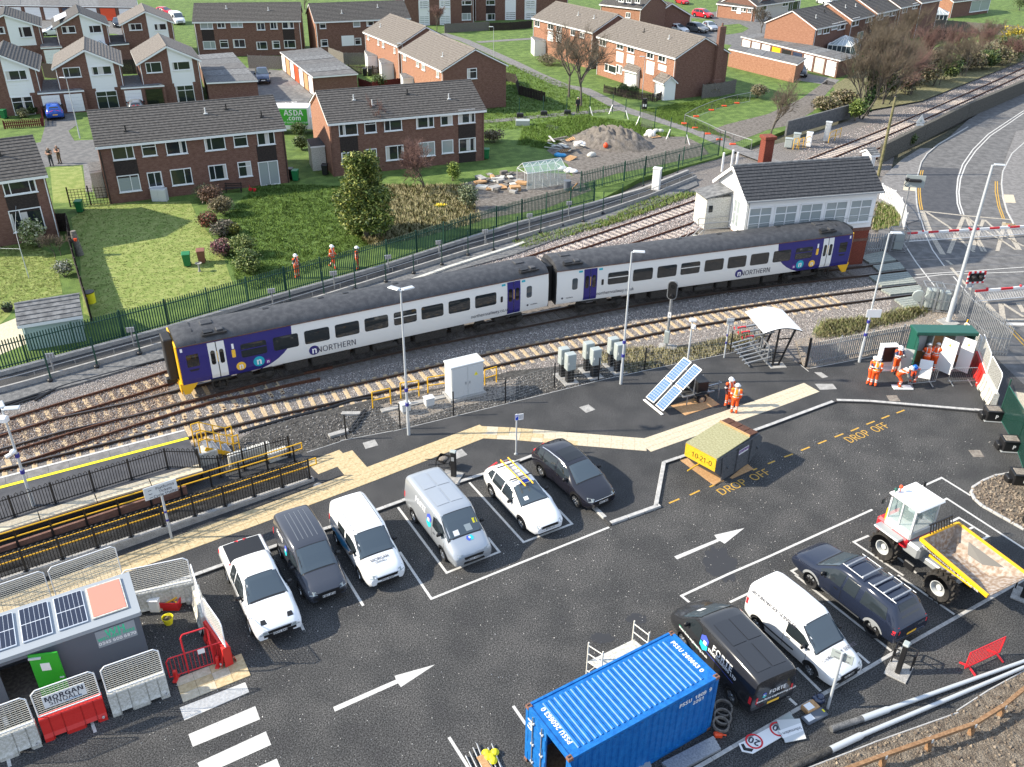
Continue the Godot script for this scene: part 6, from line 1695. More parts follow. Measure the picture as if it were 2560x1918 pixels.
	flat_block("link_garage","white garage between the two link houses","garage",P4.call(0,[1045,755,1408,732,1230,648,1035,658],2.5),2.5,{"bays": 2,"side": 0,"doors": ["white","glass_dark"]})
	flat_block("link_garage","felt roofed link garage behind the moss roofed house","garage",P4.call(0,[350,410,530,400,500,320,355,325],2.5),2.5,{"bays": 1,"side": 0,"doors": ["white"]})
	flat_block("link_garage","dark felt roofed link garage between the back houses","garage",P4.call(0,[945,385,1110,372,1085,300,925,305],2.5),2.5,{"roof": "footway"})
	flat_block("porch","white porch with dark felt roof on orange gable side","porch",P4.call(1,[470,1262,592,1250,545,1185,440,1200],2.4),2.4,{"wall": "dirty_white","roof": "footway"})
	flat_block("porch","white porch with felt roof on the two tone house","porch",P4.call(1,[962,482,1055,475,1010,425,935,435],2.4),2.4,{"wall": "upvc"})
	flat_block("porch","larger white porch beside the dark wheelie bins","porch",P4.call(1,[1080,548,1185,540,1160,495,1058,505],2.4),2.4,{"wall": "upvc"})
	flat_block("porch","white porch of the brown roofed semi behind dark roof","porch",P4.call(1,[1268,672,1390,662,1350,622,1245,632],2.4),2.4,{"wall": "upvc"})
	flat_block("porch","small white porch with pale slab roof beside brick block end","porch",P4.call(0,[770,1480,872,1465,862,1392,755,1402],2.4),2.4,{"wall": "dirty_white","roof": "concrete_dark"})
	flat_block("porch","white glazed porch with flat roof beside the palm","porch",P4.call(2,[195,345,310,340,265,305,165,315],2.4),2.4,{"wall": "upvc"})
	for c in [[2,962,585,1150,545,1035,515,1.1,"tiled white porch of the chimney terrace's middle house"],[2,1225,675,1385,640,1300,600,1.0,"tiled white porch at the chimney terrace's near end"]]:
		house(c[8],c[0],c[1],c[2],c[3]-80,c[4]+68,2.3,{"called": "porch","category": "porch","deep": 1.6,"rise": .6,"brick": "upvc","front": "upvc","tile": "roof_tile_brown","vents": []})
	conservatory(3,[520,385,720,402,805,345,595,322],"white conservatory with pale blue roof behind the bare trees")
	conservatory(3,[1380,125,1555,128,1565,105,1375,98],"white conservatory among the far gardens")
	conservatory(0,[730,385,940,408,880,350,745,335],"blue roofed conservatory behind the moss ridged house")
	var so:=put("solar_panel_array",mb(Vector3.ZERO).quad_out(qpts(0,[470,190,655,100,648,68,462,145],5.9)),"white")
	tag(so,"pale solar array lying on the back row roof","solar panel")
	signal_box()
func conservatory(t: int,l:Array,label:String)->void:
	var h:=2.3
	var p:=qpts(t,l,h)
	var o:=thing("conservatory",label,"conservatory",V(p[0].x,0,p[0].z))
	var q:=p.map(func(e): return V(e.x-p[0].x,0,e.z-p[0].z))
	var c:Vector3=(q[0]+q[1]+q[2]+q[3])*.25
	put("base",mb().slab(q,.6,.7),"upvc",o)
	var fr:=mb()
	for i in 4:
		var a:Vector3=q[i]; var b:Vector3=q[(i+1)%4]
		fr.bar(a+V(0,h,0),b+V(0,h,0),.12,.12)
		for j in 5:
			var m:=a.lerp(b,j/5.0)
			fr.bar(m+V(0,.6,0),m+V(0,h,0),.08,.08)
			fr.bar(m+V(0,h,0),c+V(0,h+1.0,0),.05,.05)
	put("frame",fr,"upvc",o)
	var g:=mb()
	for i in 4:
		var a:Vector3=q[i]*1.0; var b:Vector3=q[(i+1)%4]
		g.quad(a+V(0,.6,0),b+V(0,.6,0),b+V(0,h,0),a+V(0,h,0))
	put("glazing",g,"glass_blue",o)
	var rf:=mb()
	for i in 4: rf.tri(q[i]+V(0,h,0),q[(i+1)%4]+V(0,h,0),c+V(0,h+1.0,0))
	put("roof",rf,"glass_pale",o)
func signal_box()->void:
	var T:=4.602
	var q:=func(x: float,y: float,h: float)->Vector3: return U(1740+x/T,400+y/T,h)
	var eh:=5.6
	var A:Vector3=q.call(585,470,eh); var B:Vector3=q.call(2165,350,eh)
	var d:=B-A; d.y=0
	var w:=d.length()-.5
	d=d.normalized()
	var n:=d.cross(Vector3.UP)
	if n.z<0: n = -n
	var deep:=4.6; var rise:=1.7; var fl:=2.75
	var o:=thing("signal_box","old signal box of red brick with glazed white upper floor and slate roof","signal box",V(A.x,0,A.z)-n*.3+d*.25,yaw_of(d))
	var b:=mb()
	b.box(V(w/2,fl/2-.2,-deep/2),V(w,fl+.4,deep))
	put("brick_base",b,"brick_red",o)
	put("band",mb().box(V(w/2,fl-.1,-deep/2),V(w+.1,.24,deep+.1)).box(V(w/2,fl-.95,-deep/2),V(w+.06,.2,deep+.06)),"brick",o)
	put("upper_wall",mb().box(V(w/2,(fl+eh)/2,-deep/2),V(w,eh-fl,deep)),"white",o)
	var g:=mb()
	g.tri(V(0,eh,-deep),V(0,eh,0),V(0,eh+rise,-deep/2)); g.tri(V(w,eh,0),V(w,eh,-deep),V(w,eh+rise,-deep/2))
	put("gable",g,"white",o)
	var rb:=mb()
	slope(rb,V(-.3,eh-.15,.4),V(w+.3,eh-.15,.4),V(-.3,eh+rise+.05,-deep/2),V(w+.3,eh+rise+.05,-deep/2),.26)
	slope(rb,V(w+.3,eh-.15,-deep-.4),V(-.3,eh-.15,-deep-.4),V(w+.3,eh+rise+.05,-deep/2),V(-.3,eh+rise+.05,-deep/2),.26)
	var rf:=put("roof",rb,"slate",o)
	put("ridge",mb().cyl(V(-.3,eh+rise,-deep/2),V(w+.3,eh+rise,-deep/2),.12),"felt",rf)
	put("bargeboard",mb().bar(V(-.28,eh-.25,.4),V(-.28,eh+rise-.1,-deep/2),.05,.22).bar(V(-.28,eh+rise-.1,-deep/2),V(-.28,eh-.25,-deep-.4),.05,.22),"white",rf)
	put("chimney",mb(V(w*.36,0,-deep-.35)).rbox(V(0,4.2,0),V(.75,8.4,.75),.03).rbox(V(0,8.45,0),V(.95,.25,.95),.03),"brick_red",o)
	var nb:=5
	for i in nb:
		var x0:=.22+i*(w-.3)/nb; var x1:=x0+(w-.3)/nb-.22
		window_on(o,Rect2(x0,fl+.45,x1-x0,1.75),Transform3D(),[.5],"glass_pale","upvc",.66)
		put("curtain_glass",mb().box(V((x0+x1)/2,fl+1.0,.025),V(x1-x0-.15,.03,.03)),"upvc",o)
	put("handrail",mb().cyl(V(0,fl+.95,.3),V(w,fl+.95,.3),.018).box(V(w/2,eh-.1,.38),V(w+.4,.1,.1)),"grey_metal",o)
	window_on(o,Rect2(-1.75,fl+.4,1.0,2.0),Transform3D(Basis(V(0,0,1),Vector3.UP,V(-1,0,0)),Vector3.ZERO),[.5],"glass_pale","upvc",.5)
	put("lobby",mb().box(V(-1.0,fl+1.15,-3.2),V(1.9,2.3,1.9)),"dirty_white",o)
	put("lobby_roof",mb().bar(V(-2.1,fl+2.3,-3.2),V(.0,fl+2.7,-3.2),2.1,.1),"felt",o)
	put("lobby_window",mb().box(V(-1.6,fl+1.5,-2.23),V(.3,.5,.04)),"glass",o)
	put("landing",mb().box(V(-1.3,fl-.1,-1.6),V(2.5,.16,1.3)).box(V(-.3,fl/2,-1.1),V(.14,fl,.14)).box(V(-2.4,fl/2,-1.1),V(.14,fl,.14)),"grey_timber",o)
	for i in 9:
		put("step",mb().box(V(-2.75-i*.3,fl-.3-i*.28,-1.6),V(.28,.05,1.0)),"dirty_white",o)
	for z in [-2.1,-1.1]:
		put("stringer",mb().bar(V(-2.5,fl-.2,z),V(-5.3,.0,z),.06,.2),"grey_timber",o)
		put("stair_rail",mb().tube([V(-.2,fl+.9,z),V(-2.5,fl+.9,z),V(-5.3,.95,z)],.025).tube([V(-.2,fl+.45,z),V(-2.5,fl+.45,z),V(-5.3,.5,z)],.02).cyl(V(-2.5,fl,z),V(-2.5,fl+.9,z),.025).cyl(V(-5.3,-.1,z),V(-5.3,.95,z),.025).cyl(V(-3.9,1.2,z),V(-3.9,2.2,z),.025),"galvanised",o)
	put("blocked_opening",mb().box(V(w-2.2,.8,.03),V(.75,1.7,.1)),"brick_orange_lit",o)
	put("downpipe",mb().cyl(V(.1,0,.1),V(.1,eh-.2,.1),.05),"grey_metal",o)
# ---------------------------------------------------------------- railway and car park furniture
func lamp_post(label:String,at:Vector3,h: float,heads:Array,bands:=true,opt:={})->Node3D:
	var o:=thing("lamp_post",label,"lamp post",at,opt.get("turn",.0))
	var r: float=opt.get("r",.085)
	put("column",mb().cyl(V(0,-.05,0),V(0,h*.16,0),r,r,12).cyl(V(0,h*.16,0),V(0,h*.17,0),r,r*.75,12).cyl(V(0,h*.17,0),V(0,h,0),r*.75,r*.5,12),"lamp_grey",o)
	if bands:
		for y in [1.75,2.6]: put("band",mb().cyl(V(0,y,0),V(0,y+.18,0),r+.012,r+.012,12),"blue_band",o)
	for a in heads:
		var hd:=put("lamp_head",mb(V(0,h,0),a).rbox(V(.38,.04,0),V(.62,.07,.3),.03).cyl(V(0,-.05,0),V(.12,.03,0),.04),"lamp_grey",o)
		put("lens",mb(V(0,h,0),a).box(V(.42,-.002,0),V(.4,.02,.2)),"lamp_lens",hd)
	return o
func frame_rail(label:String,a:Vector3,b:Vector3,h: float,group := "")->void:
	var o:=thing("yellow_rail",label,"handrail",a,0,group)
	var d:=b-a
	put("tube",mb().tube([Vector3.ZERO,V(0,h,0),d+V(0,h,0),d],.035,8),"yellow",o)
	put("mid_rail",mb().tube([V(0,h*.5,0),d+V(0,h*.5,0)],.03,8),"yellow",o)
func net_post(at:Vector3,h: float)->void:
	var o:=thing("net_post","slim black post of the wire net fence along the footway","post",at,0,"black posts of the wire net fence")
	put("shaft",mb().rbox(V(0,h*.5-.1,0),V(.07,h+.2,.07),.01),"black",o)
	put("cap",mb().box(V(0,h+.005,0),V(.085,.02,.085)),"black",o)
func build_railside()->void:
	lamp_post("tall single headed lamp post behind the grey equipment cabinets",U(1552,960,FW),8.0,[-.1])
	lamp_post("tall twin headed lamp post beside the wire net fence",U(1022,1087,FW),8.1,[.6,2.6])
	var rl:=lamp_post("tall lamp post carrying a white plate beside the grey palisade",U(2148,905,FW),8.1,[.0])
	put("plate",mb().rbox(V(.15,3.25,.1),V(.85,.5,.03),.005),"white",rl)
	var pl:=lamp_post("platform lamp post with white floodlights and camera",Q(8,287,1050,.8),5.0,[2.2,.2])
	put("floodlight",mb().rbox(V(.0,4.6,.12),V(.4,.3,.3),.06),"white",pl)
	put("camera",mb().cyl(V(-.05,2.9,.1),V(-.35,2.75,.2),.09).ball(V(-.05,2.95,.1),V(.14,.12,.14)),"white",pl)
	var sp:=thing("bay_sign","grey pole with blue badge parking sign beside the white estate","sign",Q(10,35,605,FW),.3)
	put("pole",mb().cyl(Vector3.ZERO,V(0,2.35,0),.04,.04,10).cyl(Vector3.ZERO,V(0,.06,0),.11,.06,10),"lamp_grey",sp)
	put("panel",mb().box(V(.12,2.2,.05),V(.42,.34,.02)),"white",sp)
	put("badge",mb().box(V(-.01,2.2,.062),V(.15,.3,.01)),"blue_paint",sp)
	words(sp,"P",.14,Transform3D(Basis(),V(-.01,2.26,.07)),"white","Droid Sans",700)
	for i in 4: put("text_line",mb().box(V(.2,2.3-i*.06,.062),V(.2,.018,.008)),"train_text",sp)
	var ss:=thing("bay_sign","grey pole with small white sign and two blue bands near cycle shelter","sign",Q(6,1830,1430,FW))
	put("pole",mb().cyl(Vector3.ZERO,V(0,2.5,0),.045,.045,10),"lamp_grey",ss)
	for y in [.95,1.45]: put("band",mb().cyl(V(0,y,0),V(0,y+.14,0),.055,.055,10),"blue_band",ss)
	put("panel",mb().rbox(V(.05,2.45,.06),V(.42,.42,.03),.01),"cabinet_pale",ss)
	words(ss,"cycle",.13,Transform3D(Basis(),V(.05,2.45,.08)),"train_text")
	var cp:=thing("camera_pole","grey pole with white twin cameras behind the solar trailer","camera pole",U(1715,935,FW))
	put("pole",mb().cyl(Vector3.ZERO,V(0,3.5,0),.06,.05,10),"lamp_grey",cp)
	put("camera",mb().rbox(V(0,3.5,.06),V(.42,.2,.24),.05).rbox(V(.1,3.1,.1),V(.2,.28,.2),.05),"white",cp)
	var sg:=thing("railway_signal","oval headed colour light railway signal on a grey post","signal",Q(6,1330,1340,-.1),-.3)
	put("plinth",mb().rbox(V(.1,.02,0),V(1.1,.16,.7),.03),"concrete",sg)
	put("post",mb().cyl(V(0,0,0),V(0,3.3,0),.085,.085,12),"galvanised",sg)
	put("case",mb().rbox(V(-.02,.75,.05),V(.3,.8,.3),.02),"cabinet",sg)
	var hd:=mb(V(0,3.85,0))
	hd.prism(rrect(-.3,-.62,.3,.62,.29,8),.1)
	put("backboard",hd,"galvanised",sg)
	hd=mb(V(0,3.85,.06))
	hd.prism(rrect(-.25,-.56,.25,.56,.24,8),.04)
	put("face",hd,"black",sg)
	put("hood",mb().cyl(V(0,3.55,.06),V(0,3.5,.3),.11,.11,14),"black",sg)
	put("lens",mb().cyl(V(0,4.12,.05),V(0,4.12,.1),.12,.12,14),"glass_dark",sg)
	put("number_plate",mb().box(V(0,2.25,.1),V(.2,.34,.02)),"white",sg)
	words(sg,"S",.12,Transform3D(Basis(),V(0,2.25,.115)),"train_text")
	var k:=0
	for c in [[440,1585],[495,1635],[650,1535],[710,1590],[860,1495],[915,1545]]:
		var o:=thing("equipment_cabinet",["grey cabinet on black plinth, rear of the pair beside lamp shadow","grey cabinet on black plinth, front of the pair beside gravel bed"][k%2] if k<2 else ["grey cabinet on black plinth, rear of the middle pair","grey cabinet on black plinth, front of the middle pair","grey cabinet on black plinth, rear of the pair at the lamp post","grey cabinet on black plinth, front of the pair touching the lamp post"][k-2],"cabinet",Q(6,c[0],c[1],-.03),yaw_of(V(.92,0,-.39)),"grey equipment cabinets")
		put("plinth",mb().rbox(V(0,.42,0),V(.42,.84,.34),.01),"black",o)
		put("box",mb().rbox(V(0,1.33,0),V(.56,1.0,.44),.02),"cabinet",o)
		put("door",mb().rbox(V(0,1.33,.225),V(.5,.92,.02),.008),"cabinet",o)
		put("lock",mb().box(V(-.2,1.3,.245),V(.03,.14,.03)).box(V(-.27,1.3,-.02),V(.02,.14,.1)),"white",o)
		put("slab",mb().rbox(V(0,-.03,.0),V(.9,.1,.8),.01),"concrete",o)
		k+=1
	var a:=Q(9,1690,155,-.05); var b:=Q(9,1965,85,-.05)
	var bd:=(b-a).normalized()
	var bc:=thing("relay_cabinet","large pale grey double door relay cabinet on concrete base by track","cabinet",(a+b)*.5-V(-bd.z,0,bd.x)*.45,yaw_of(bd))
	put("base",mb().rbox(V(0,.06,0),V(2.2,.2,1.2),.02),"concrete",bc)
	put("box",mb().rbox(V(0,1.1,0),V(1.95,1.95,.9),.02),"cabinet_pale",bc)
	put("roof",mb().rbox(V(0,2.1,0),V(2.05,.1,1.0),.03),"cabinet_pale",bc)
	for x in [-.48,.48]:
		var dr:=put("door",mb().rbox(V(x,1.08,.46),V(.93,1.8,.03),.01),"cabinet_pale",bc)
		put("handle",mb().box(V(x*.25,1.0,.49),V(.05,.16,.03)),"grey_metal",dr)
	put("warning_label",mb().prism(PackedVector2Array([W(.38,1.35),W(.62,1.35),W(.5,1.58)]),.96),"yellow_line",bc)
	for c in [[[1010,215,1165,180],"yellow guard rail nearest the black cable duct"],[[1252,135,1408,112],"yellow guard rail behind the twin headed lamp post"],[[1485,85,1638,62],"yellow guard rail behind the small grey boxes"],[[1975,20,2075,-10],"yellow guard rail behind the large relay cabinet"]]:
		frame_rail(c[1],Q(9,c[0][0],c[0][1],-.1),Q(9,c[0][2],c[0][3],-.1),1.05)
	for c in [[1290,245,"small pale grey junction box with tangled cables"],[1495,195,"small pale grey junction box beside the relay cabinet"]]:
		var o:=thing("junction_box",c[2],"junction box",Q(9,c[0],c[1],-.05),yaw_of(bd))
		put("box",mb().rbox(V(0,.35,0),V(.5,.45,.4),.03),"cabinet_pale",o)
		put("leg",mb().box(V(0,.08,0),V(.36,.2,.3)),"grey_metal",o)
		put("lid",mb().rbox(V(0,.59,0),V(.56,.05,.46),.01),"cabinet_pale",o)
	var ct:=put("cable_trough",mb().bar(Q(9,630,455,-.02),Q(9,800,405,-.02),.3,.2),"concrete")
	tag(ct,"short pale concrete cable trough lying on dark cinders","trough")
	var c2:=put("cable_bundle",mb().tube(curve(qpts(9,[800,410,850,340,905,260,940,225],.05),.4),.07,6).tube(curve(qpts(9,[815,415,870,345,920,270,945,230],.05),.4),.07,6),"black")
	tag(c2,"black cable bundle bending out of the concrete trough","cable")
	c2=put("trough_cover",mb().bar(Q(9,740,255,.0),Q(9,900,255,.0),.3,.1).bar(Q(9,1080,235,-.03),Q(9,1660,100,-.03),.35,.1),"concrete")
	tag(c2,"flat concrete trough lids leading past the junction boxes","trough lid")
	var posts:=[]
	for c in [[9,780,475],[9,1245,387],[9,1705,272],[9,2152,166],[6,365,1672],[6,745,1627],[6,1142,1537],[6,1880,1387]]:
		var p:=Q(c[0],c[1],c[2],FW)
		net_post(p,1.45)
		posts.append(p)
	for i in posts.size()-1:
		var n:=thing("wire_net","fine wire net panel between two slim black posts","fence",posts[i],0,"wire net panels along the footway")
		var d:Vector3=posts[i+1]-posts[i]
		var w:=mb()
		for j in 8: w.tube([V(0,.1+j*.18,0),d+V(0,.1+j*.18,0)],.0035,3)
		var m:=int(d.length()/.3)
		for j in range(1,m): w.tube([d*(float(j)/m)+V(0,.1,0),d*(float(j)/m)+V(0,1.36,0)],.003,3)
		put("wires",w,"grey_metal",n)
	build_crossing_gear()
	build_shelter()
	build_cabinet_group()
func boom(label:String,a:Vector3,b:Vector3,y0: float)->void:
	var o:=thing("barrier_boom",label,"barrier",a)
	var d:=b-a
	var n:=int(d.length()/.9)
	for i in n:
		put("stripe",mb().bar(d*(float(i)/n)+V(0,y0,0),d*(float(i+1)/n)+V(0,y0,0),.1,.14),"red" if i%2==0 else "white",o)
	bars(V(0,.12,0),d+V(0,.12,0),y0-.12,.13,"white",o,"skirt",false,.05)
	for t in [.1,.4,.66,.9]: put("lamp",mb().ball(d*t+V(0,y0+.12,0),V(.09,.09,.09),8,5),"red",o)
func barrier_cage(label:String,at:Vector3,turn: float)->void:
	var o:=thing("barrier_machine",label,"barrier machine",at,turn)
	put("machine",mb().rbox(V(0,.75,0),V(.7,1.3,.6),.05),"cabinet",o)
	var f:=mb()
	for x in [-.6,.6]:
		for z in [-.5,.5]: f.box(V(x,.85,z),V(.05,1.7,.05))
	for y in [.1,.85,1.7]:
		for z in [-.5,.5]: f.box(V(0,y,z),V(1.2,.04,.04))
		for x in [-.6,.6]: f.box(V(x,y,0),V(.04,.04,1.0))
	put("cage_frame",f,"galvanised",o)
	var w:=mb()
	for i in 9:
		for z in [-.5,.5]: w.box(V(-.54+i*.135,.88,z),V(.012,1.6,.012))
		for x in [-.6,.6]: w.box(V(x,.88,-.45+i*.11),V(.012,1.6,.012))
	put("cage_wire",w,"galvanised",o)
	put("counterweight",mb().cyl(V(-.8,.8,-.1),V(-.8,.8,.1),.4,.4,16),"cabinet",o)
func wigwag(label:String,at:Vector3,turn: float,h: float,back: bool)->void:
	var o:=thing("crossing_light",label,"crossing light",at,turn)
	put("post",mb().cyl(Vector3.ZERO,V(0,h,0),.06,.06,10),"galvanised",o)
	if back:
		put("backboard",mb().rbox(V(.3,h,.1),V(1.5,1.0,.06),.02),"cabinet",o)
		put("lamp_unit",mb().rbox(V(.25,h+.1,.25),V(1.0,.22,.3),.05).rbox(V(-.35,h+.15,.2),V(.3,.25,.25),.05),"black",o)
		put("cable",mb().tube([V(-.3,h,.2),V(-.5,h-.3,.2),V(-.2,h-.5,.1),V(0,h-.4,.08)],.02),"black",o)
		return
	put("board",mb().rbox(V(0,h,.08),V(1.15,.72,.04),.01),"black",o)
	for i in 7:
		for y in [-.37,.37]: put("chequer",mb().box(V(-.54+i*.18,h+y,.09),V(.178,.12,.05)),"red" if i%2==0 else "white",o)
	for i in 4:
		for x in [-.59,.59]: put("chequer",mb().box(V(x,h-.22+i*.15,.092),V(.1,.148,.05)),"white" if i%2==0 else "red",o)
	for x in [-.26,.26]:
		put("lamp",mb().cyl(V(x,h,.1),V(x,h,.16),.12,.12,16),"glass_dark",o)
		put("hood",mb().cyl(V(x,h+.05,.12),V(x,h+.02,.38),.15,.14,14),"black",o)
	put("notice",mb().rbox(V(-.3,h-.58,.09),V(.55,.3,.03),.005),"white",o)
	words(o,"CROSSING",.09,Transform3D(Basis(),V(-.3,h-.52,.112)),"train_text")
	words(o,"CLEAR",.09,Transform3D(Basis(),V(-.3,h-.64,.112)),"train_text")
func build_crossing_gear()->void:
	boom("long red and white crossing boom with skirt beyond the tracks",U(2262,609),U(2640,585),.85)
	boom("red and white crossing boom with skirt on the car park side",Q(7,1760,965,0),Q(7,2700,885,0),.95)
	barrier_cage("caged barrier machine beside the signal box corner",Q(7,1105,500),-.1)
	barrier_cage("caged barrier machine with round counterweight beside the near rail",Q(7,1385,1000),-.2)
	barrier_cage("taller mesh caged cabinet beside the tall road lamp",Q(7,1490,1020),-.2)
	wigwag("crossing light board with red and white chequer border facing the car park",Q(7,1725,960),.15,1.95,false)
	wigwag("back of crossing light mast with black lamps behind the signal box",Q(7,1140,300),-.2,3.9,true)
	lamp_post("very tall grey road lamp with thick stepped base on a concrete pad",Q(7,1555,1120),10.4,[-.2],false,{"r": .16})
	var pad:=put("lamp_pad",mb().slab(qpts(7,[1450,1110,1540,1085,1660,1140,1560,1170]),.05,.1),"concrete")
	tag(pad,"pale concrete pad under the tall road lamp","pad")
	palisade("palisade_fence","short grey palisade fence between the signal box and barrier machine",qpts(7,[840,520,1040,510,1075,505]),1.5,"galvanised",.2,2.0,.1)
	palisade("palisade_fence","white palisade fence curving behind the signal box",qpts(7,[960,60,1060,110,1120,180,1160,260,1170,330]),1.4,"white",.2,2.0,.09)
	palisade("palisade_fence","grey palisade fence along the road behind the tall lamp",qpts(7,[1620,1040,1780,1160,1960,1310,2060,1400]),1.8,"galvanised",.17,2.4,.075)
	palisade("palisade_fence","short grey palisade return beside the mesh barrier panels",qpts(7,[1860,1400,1960,1410,2060,1415]),1.5,"galvanised",.17,2.4,.075)
	palisade("palisade_fence","grey palisade fence from cycle shelter to the white cabinet",qpts(7,[330,1508,590,1455,830,1410,1000,1375,1190,1345],.0),1.6,"galvanised",.155,2.3,.085)
	var ep:=put("end_post",mb(Q(7,325,1510)).rbox(V(0,.95,0),V(.12,1.95,.12),.01),"black")
	tag(ep,"black end post where the grey palisade meets cycle shelter","post")
	var yp:=put("marker_post",mb(Q(7,1690,1185)).cyl(Vector3.ZERO,V(.1,.7,0),.04),"yellow")
	tag(yp,"short yellow marker post beside the grey road fence","post")
	var tp:=thing("telegraph_pole","weathered greenish telegraph pole beside the stone wall","pole",U(2196,438))
	put("shaft",mb().cyl(V(0,-.1,0),V(0,7.4,0),.15,.11,10),"rough_grass",tp)
	put("cap",mb().cyl(V(0,7.4,0),V(0,7.46,0),.13,.02,10),"grey_timber",tp)
	var wp:=qpts(3,[960,1400,1330,1210,1700,1020,2209,800,2700,590])
	var st:=thing("stone_wall","long dark coursed stone wall beside the branch line","wall",wp[0])
	for i in wp.size()-1:
		var d:Vector3=wp[i+1]-wp[i]
		var rows:=7
		for j in rows:
			var wj:=mb()
			wj.bar(wp[i]-wp[0]+V(0,.1+j*.26,0),wp[i+1]-wp[0]+V(0,.1+j*.26,0),.42+.03*((j*3+i)%3),.245)
			put("course",wj,"stone_dark",st)
	var sn:=thing("road_sign","back of triangular road sign on a thin pole before stone wall","sign",Q(3,1275,1225))
	put("pole",mb().cyl(Vector3.ZERO,V(0,2.2,0),.04),"lamp_grey",sn)
	put("triangle",mb(V(0,2.35,.05)).prism(PackedVector2Array([W(-.5,-.3),W(.5,-.3),W(0,.6)]),.03),"cabinet_pale",sn)
	put("ring",mb().cyl(V(0,2.3,.07),V(0,2.3,.09),.14,.14,14),"cabinet",sn)
	put("plate",mb().box(V(0,1.85,.05),V(.8,.28,.03)),"cabinet_pale",sn)
	var bw:=house("white gable end wall beside the stone wall and telegraph pole",3,905,1330,955,1325,1.5,{"called": "white_shelter","category": "shelter","deep": 1.2,"rise": .3,"brick": "white","front": "white","tile": "felt","vents": []})
	var cb:=[[3,500,1215,2.0,.6,"tall pale equipment cabinet beside yellow rails and far track","cabinet_pale"],[3,175,1270,.9,.8,"squat grey cabinet behind the signal box chimney","cabinet"],[3,240,1250,1.2,.7,"grey equipment box beside the squat cabinet","cabinet"],[3,345,1260,1.4,.6,"slim white equipment box beside the yellow rails","white"],[2,1240,1640,2.0,.7,"white equipment cabinet standing alone beside the access ramp","white"]]
	for c in cb:
		var o:=thing("trackside_cabinet",c[5],"cabinet",Q(c[0],c[1],c[2],.0),-.35)
		put("box",mb().rbox(V(0,c[3]*.5,0),V(c[4],c[3],.55),.03),c[6],o)
		put("roof",mb().rbox(V(0,c[3]+.03,0),V(c[4]+.08,.08,.63),.02),c[6],o)
		put("door",mb().rbox(V(0,c[3]*.5,.285),V(c[4]*.85,c[3]*.85,.02),.005),c[6],o)
	for c in [[3,520,1235,575,1205],[3,575,1215,620,1190],[3,215,1290,250,1280],[3,262,1290,300,1275],[3,320,1275,365,1262]]:
		frame_rail("small yellow guard rail beside the far trackside cabinets",Q(c[0],c[1],c[2]),Q(c[0],c[3],c[4]),1.1,"small yellow rails beside the far cabinets")
	for c in [[2,1810,1480],[2,1890,1455],[2,1930,1475]]:
		var o:=put("white_post",mb(Q(c[0],c[1],c[2])).rbox(V(0,.9,0),V(.18,1.9,.18),.02),"white")
		tag(o,"thick white post beside the signal box approach","post","white posts behind the signal box")
func build_shelter()->void:
	var c:=[]
	for e in [[490,435],[1070,400],[600,90],[20,125]]: c.append(U(1860+e[0]/6.136,760+e[1]/6.136,2.4))
	var dz:Vector3=(c[0]-c[3]).normalized()
	var dx:Vector3=(c[1]-c[0]).normalized()
	var o:=thing("cycle_shelter","cycle shelter with curved white roof on black legs","shelter",V(c[3].x,FW,c[3].z),yaw_of(dx))
	var w:=2.35; var d:=2.9
	var rf:=mb()
	for i in 10:
		var t0:=i/10.0; var t1:=(i+1)/10.0
		var y0:=2.3+.3*sin(t0*PI)*.9+t0*.0; var y1:=2.3+.3*sin(t1*PI)*.9
		for j in 3:
			rf.quad_out([V(t0*w,y0,j*d/3+.01),V(t1*w,y1,j*d/3+.01),V(t1*w,y1,(j+1)*d/3-.01),V(t0*w,y0,(j+1)*d/3-.01)],.02)
	put("roof",rf,"white",o)
	for z in [.02,d/3,2*d/3,d-.02]:
		var rib:=[]
		for i in 11: rib.append(V(i/10.0*w,2.28+.27*sin(i/10.0*PI),z))
		put("rib",mb().tube(rib,.03,5),"black",o)
	for z in [.5,d-.25]:
		put("leg",mb().bar(V(1.0,0,z),V(1.05,2.5,z),.09,.09),"black",o)
		put("leg",mb().bar(V(1.35,0,z),V(2.05,2.4,z),.09,.09),"black",o)
		put("brace",mb().bar(V(1.02,.85,z),V(1.6,.85,z),.06,.06).bar(V(1.03,1.75,z),V(1.87,1.75,z),.06,.06),"black",o)
		put("foot",mb().box(V(1.18,.04,z),V(.5,.06,.14)),"black",o)
		put("footing",mb().slab([V(.75,0,z-.35),V(1.75,0,z-.35),V(1.75,0,z+.35),V(.75,0,z+.35)],.012,.02),"concrete",o)
	var rk:=thing("cycle_rack","grey two tier cycle rack with red ended upper arms under shelter","cycle rack",o.position,o.rotation.y)
	for i in 3:
		var z:=.2+i*.62
		put("upper_arm",mb().bar(V(-.35,1.35,z),V(1.4,1.55,z-.1),.14,.08),"galvanised",rk)
		put("arm_grip",mb().bar(V(-.4,1.36,z),V(.1,1.4,z),.1,.1).tube([V(-.62,1.3,z-.1),V(-.62,1.46,z),V(-.62,1.3,z+.1)],.025),"red",rk)
	for i in 7:
		var z:=.1+i*.42
		put("lower_tray",mb().bar(V(-.75,.22,z),V(.9,.5,z-.15),.1,.05),"galvanised",rk)
		put("hoop",mb().tube([V(.5,.3,z),V(.62,.95,z),V(.8,.95,z),V(.9,.3,z)],.015,5),"galvanised",rk)
	put("cross_rail",mb().bar(V(-.5,.12,-.1),V(-.5,.12,2.8),.06,.06).bar(V(.6,.2,-.1),V(.6,.2,2.8),.06,.06).bar(V(.7,1.2,0),V(.7,1.2,2.4),.06,.06),"galvanised",rk)
	for z in [.05,1.3,2.4]: put("stand",mb().box(V(.75,.62,z),V(.08,1.25,.08)),"galvanised",rk)
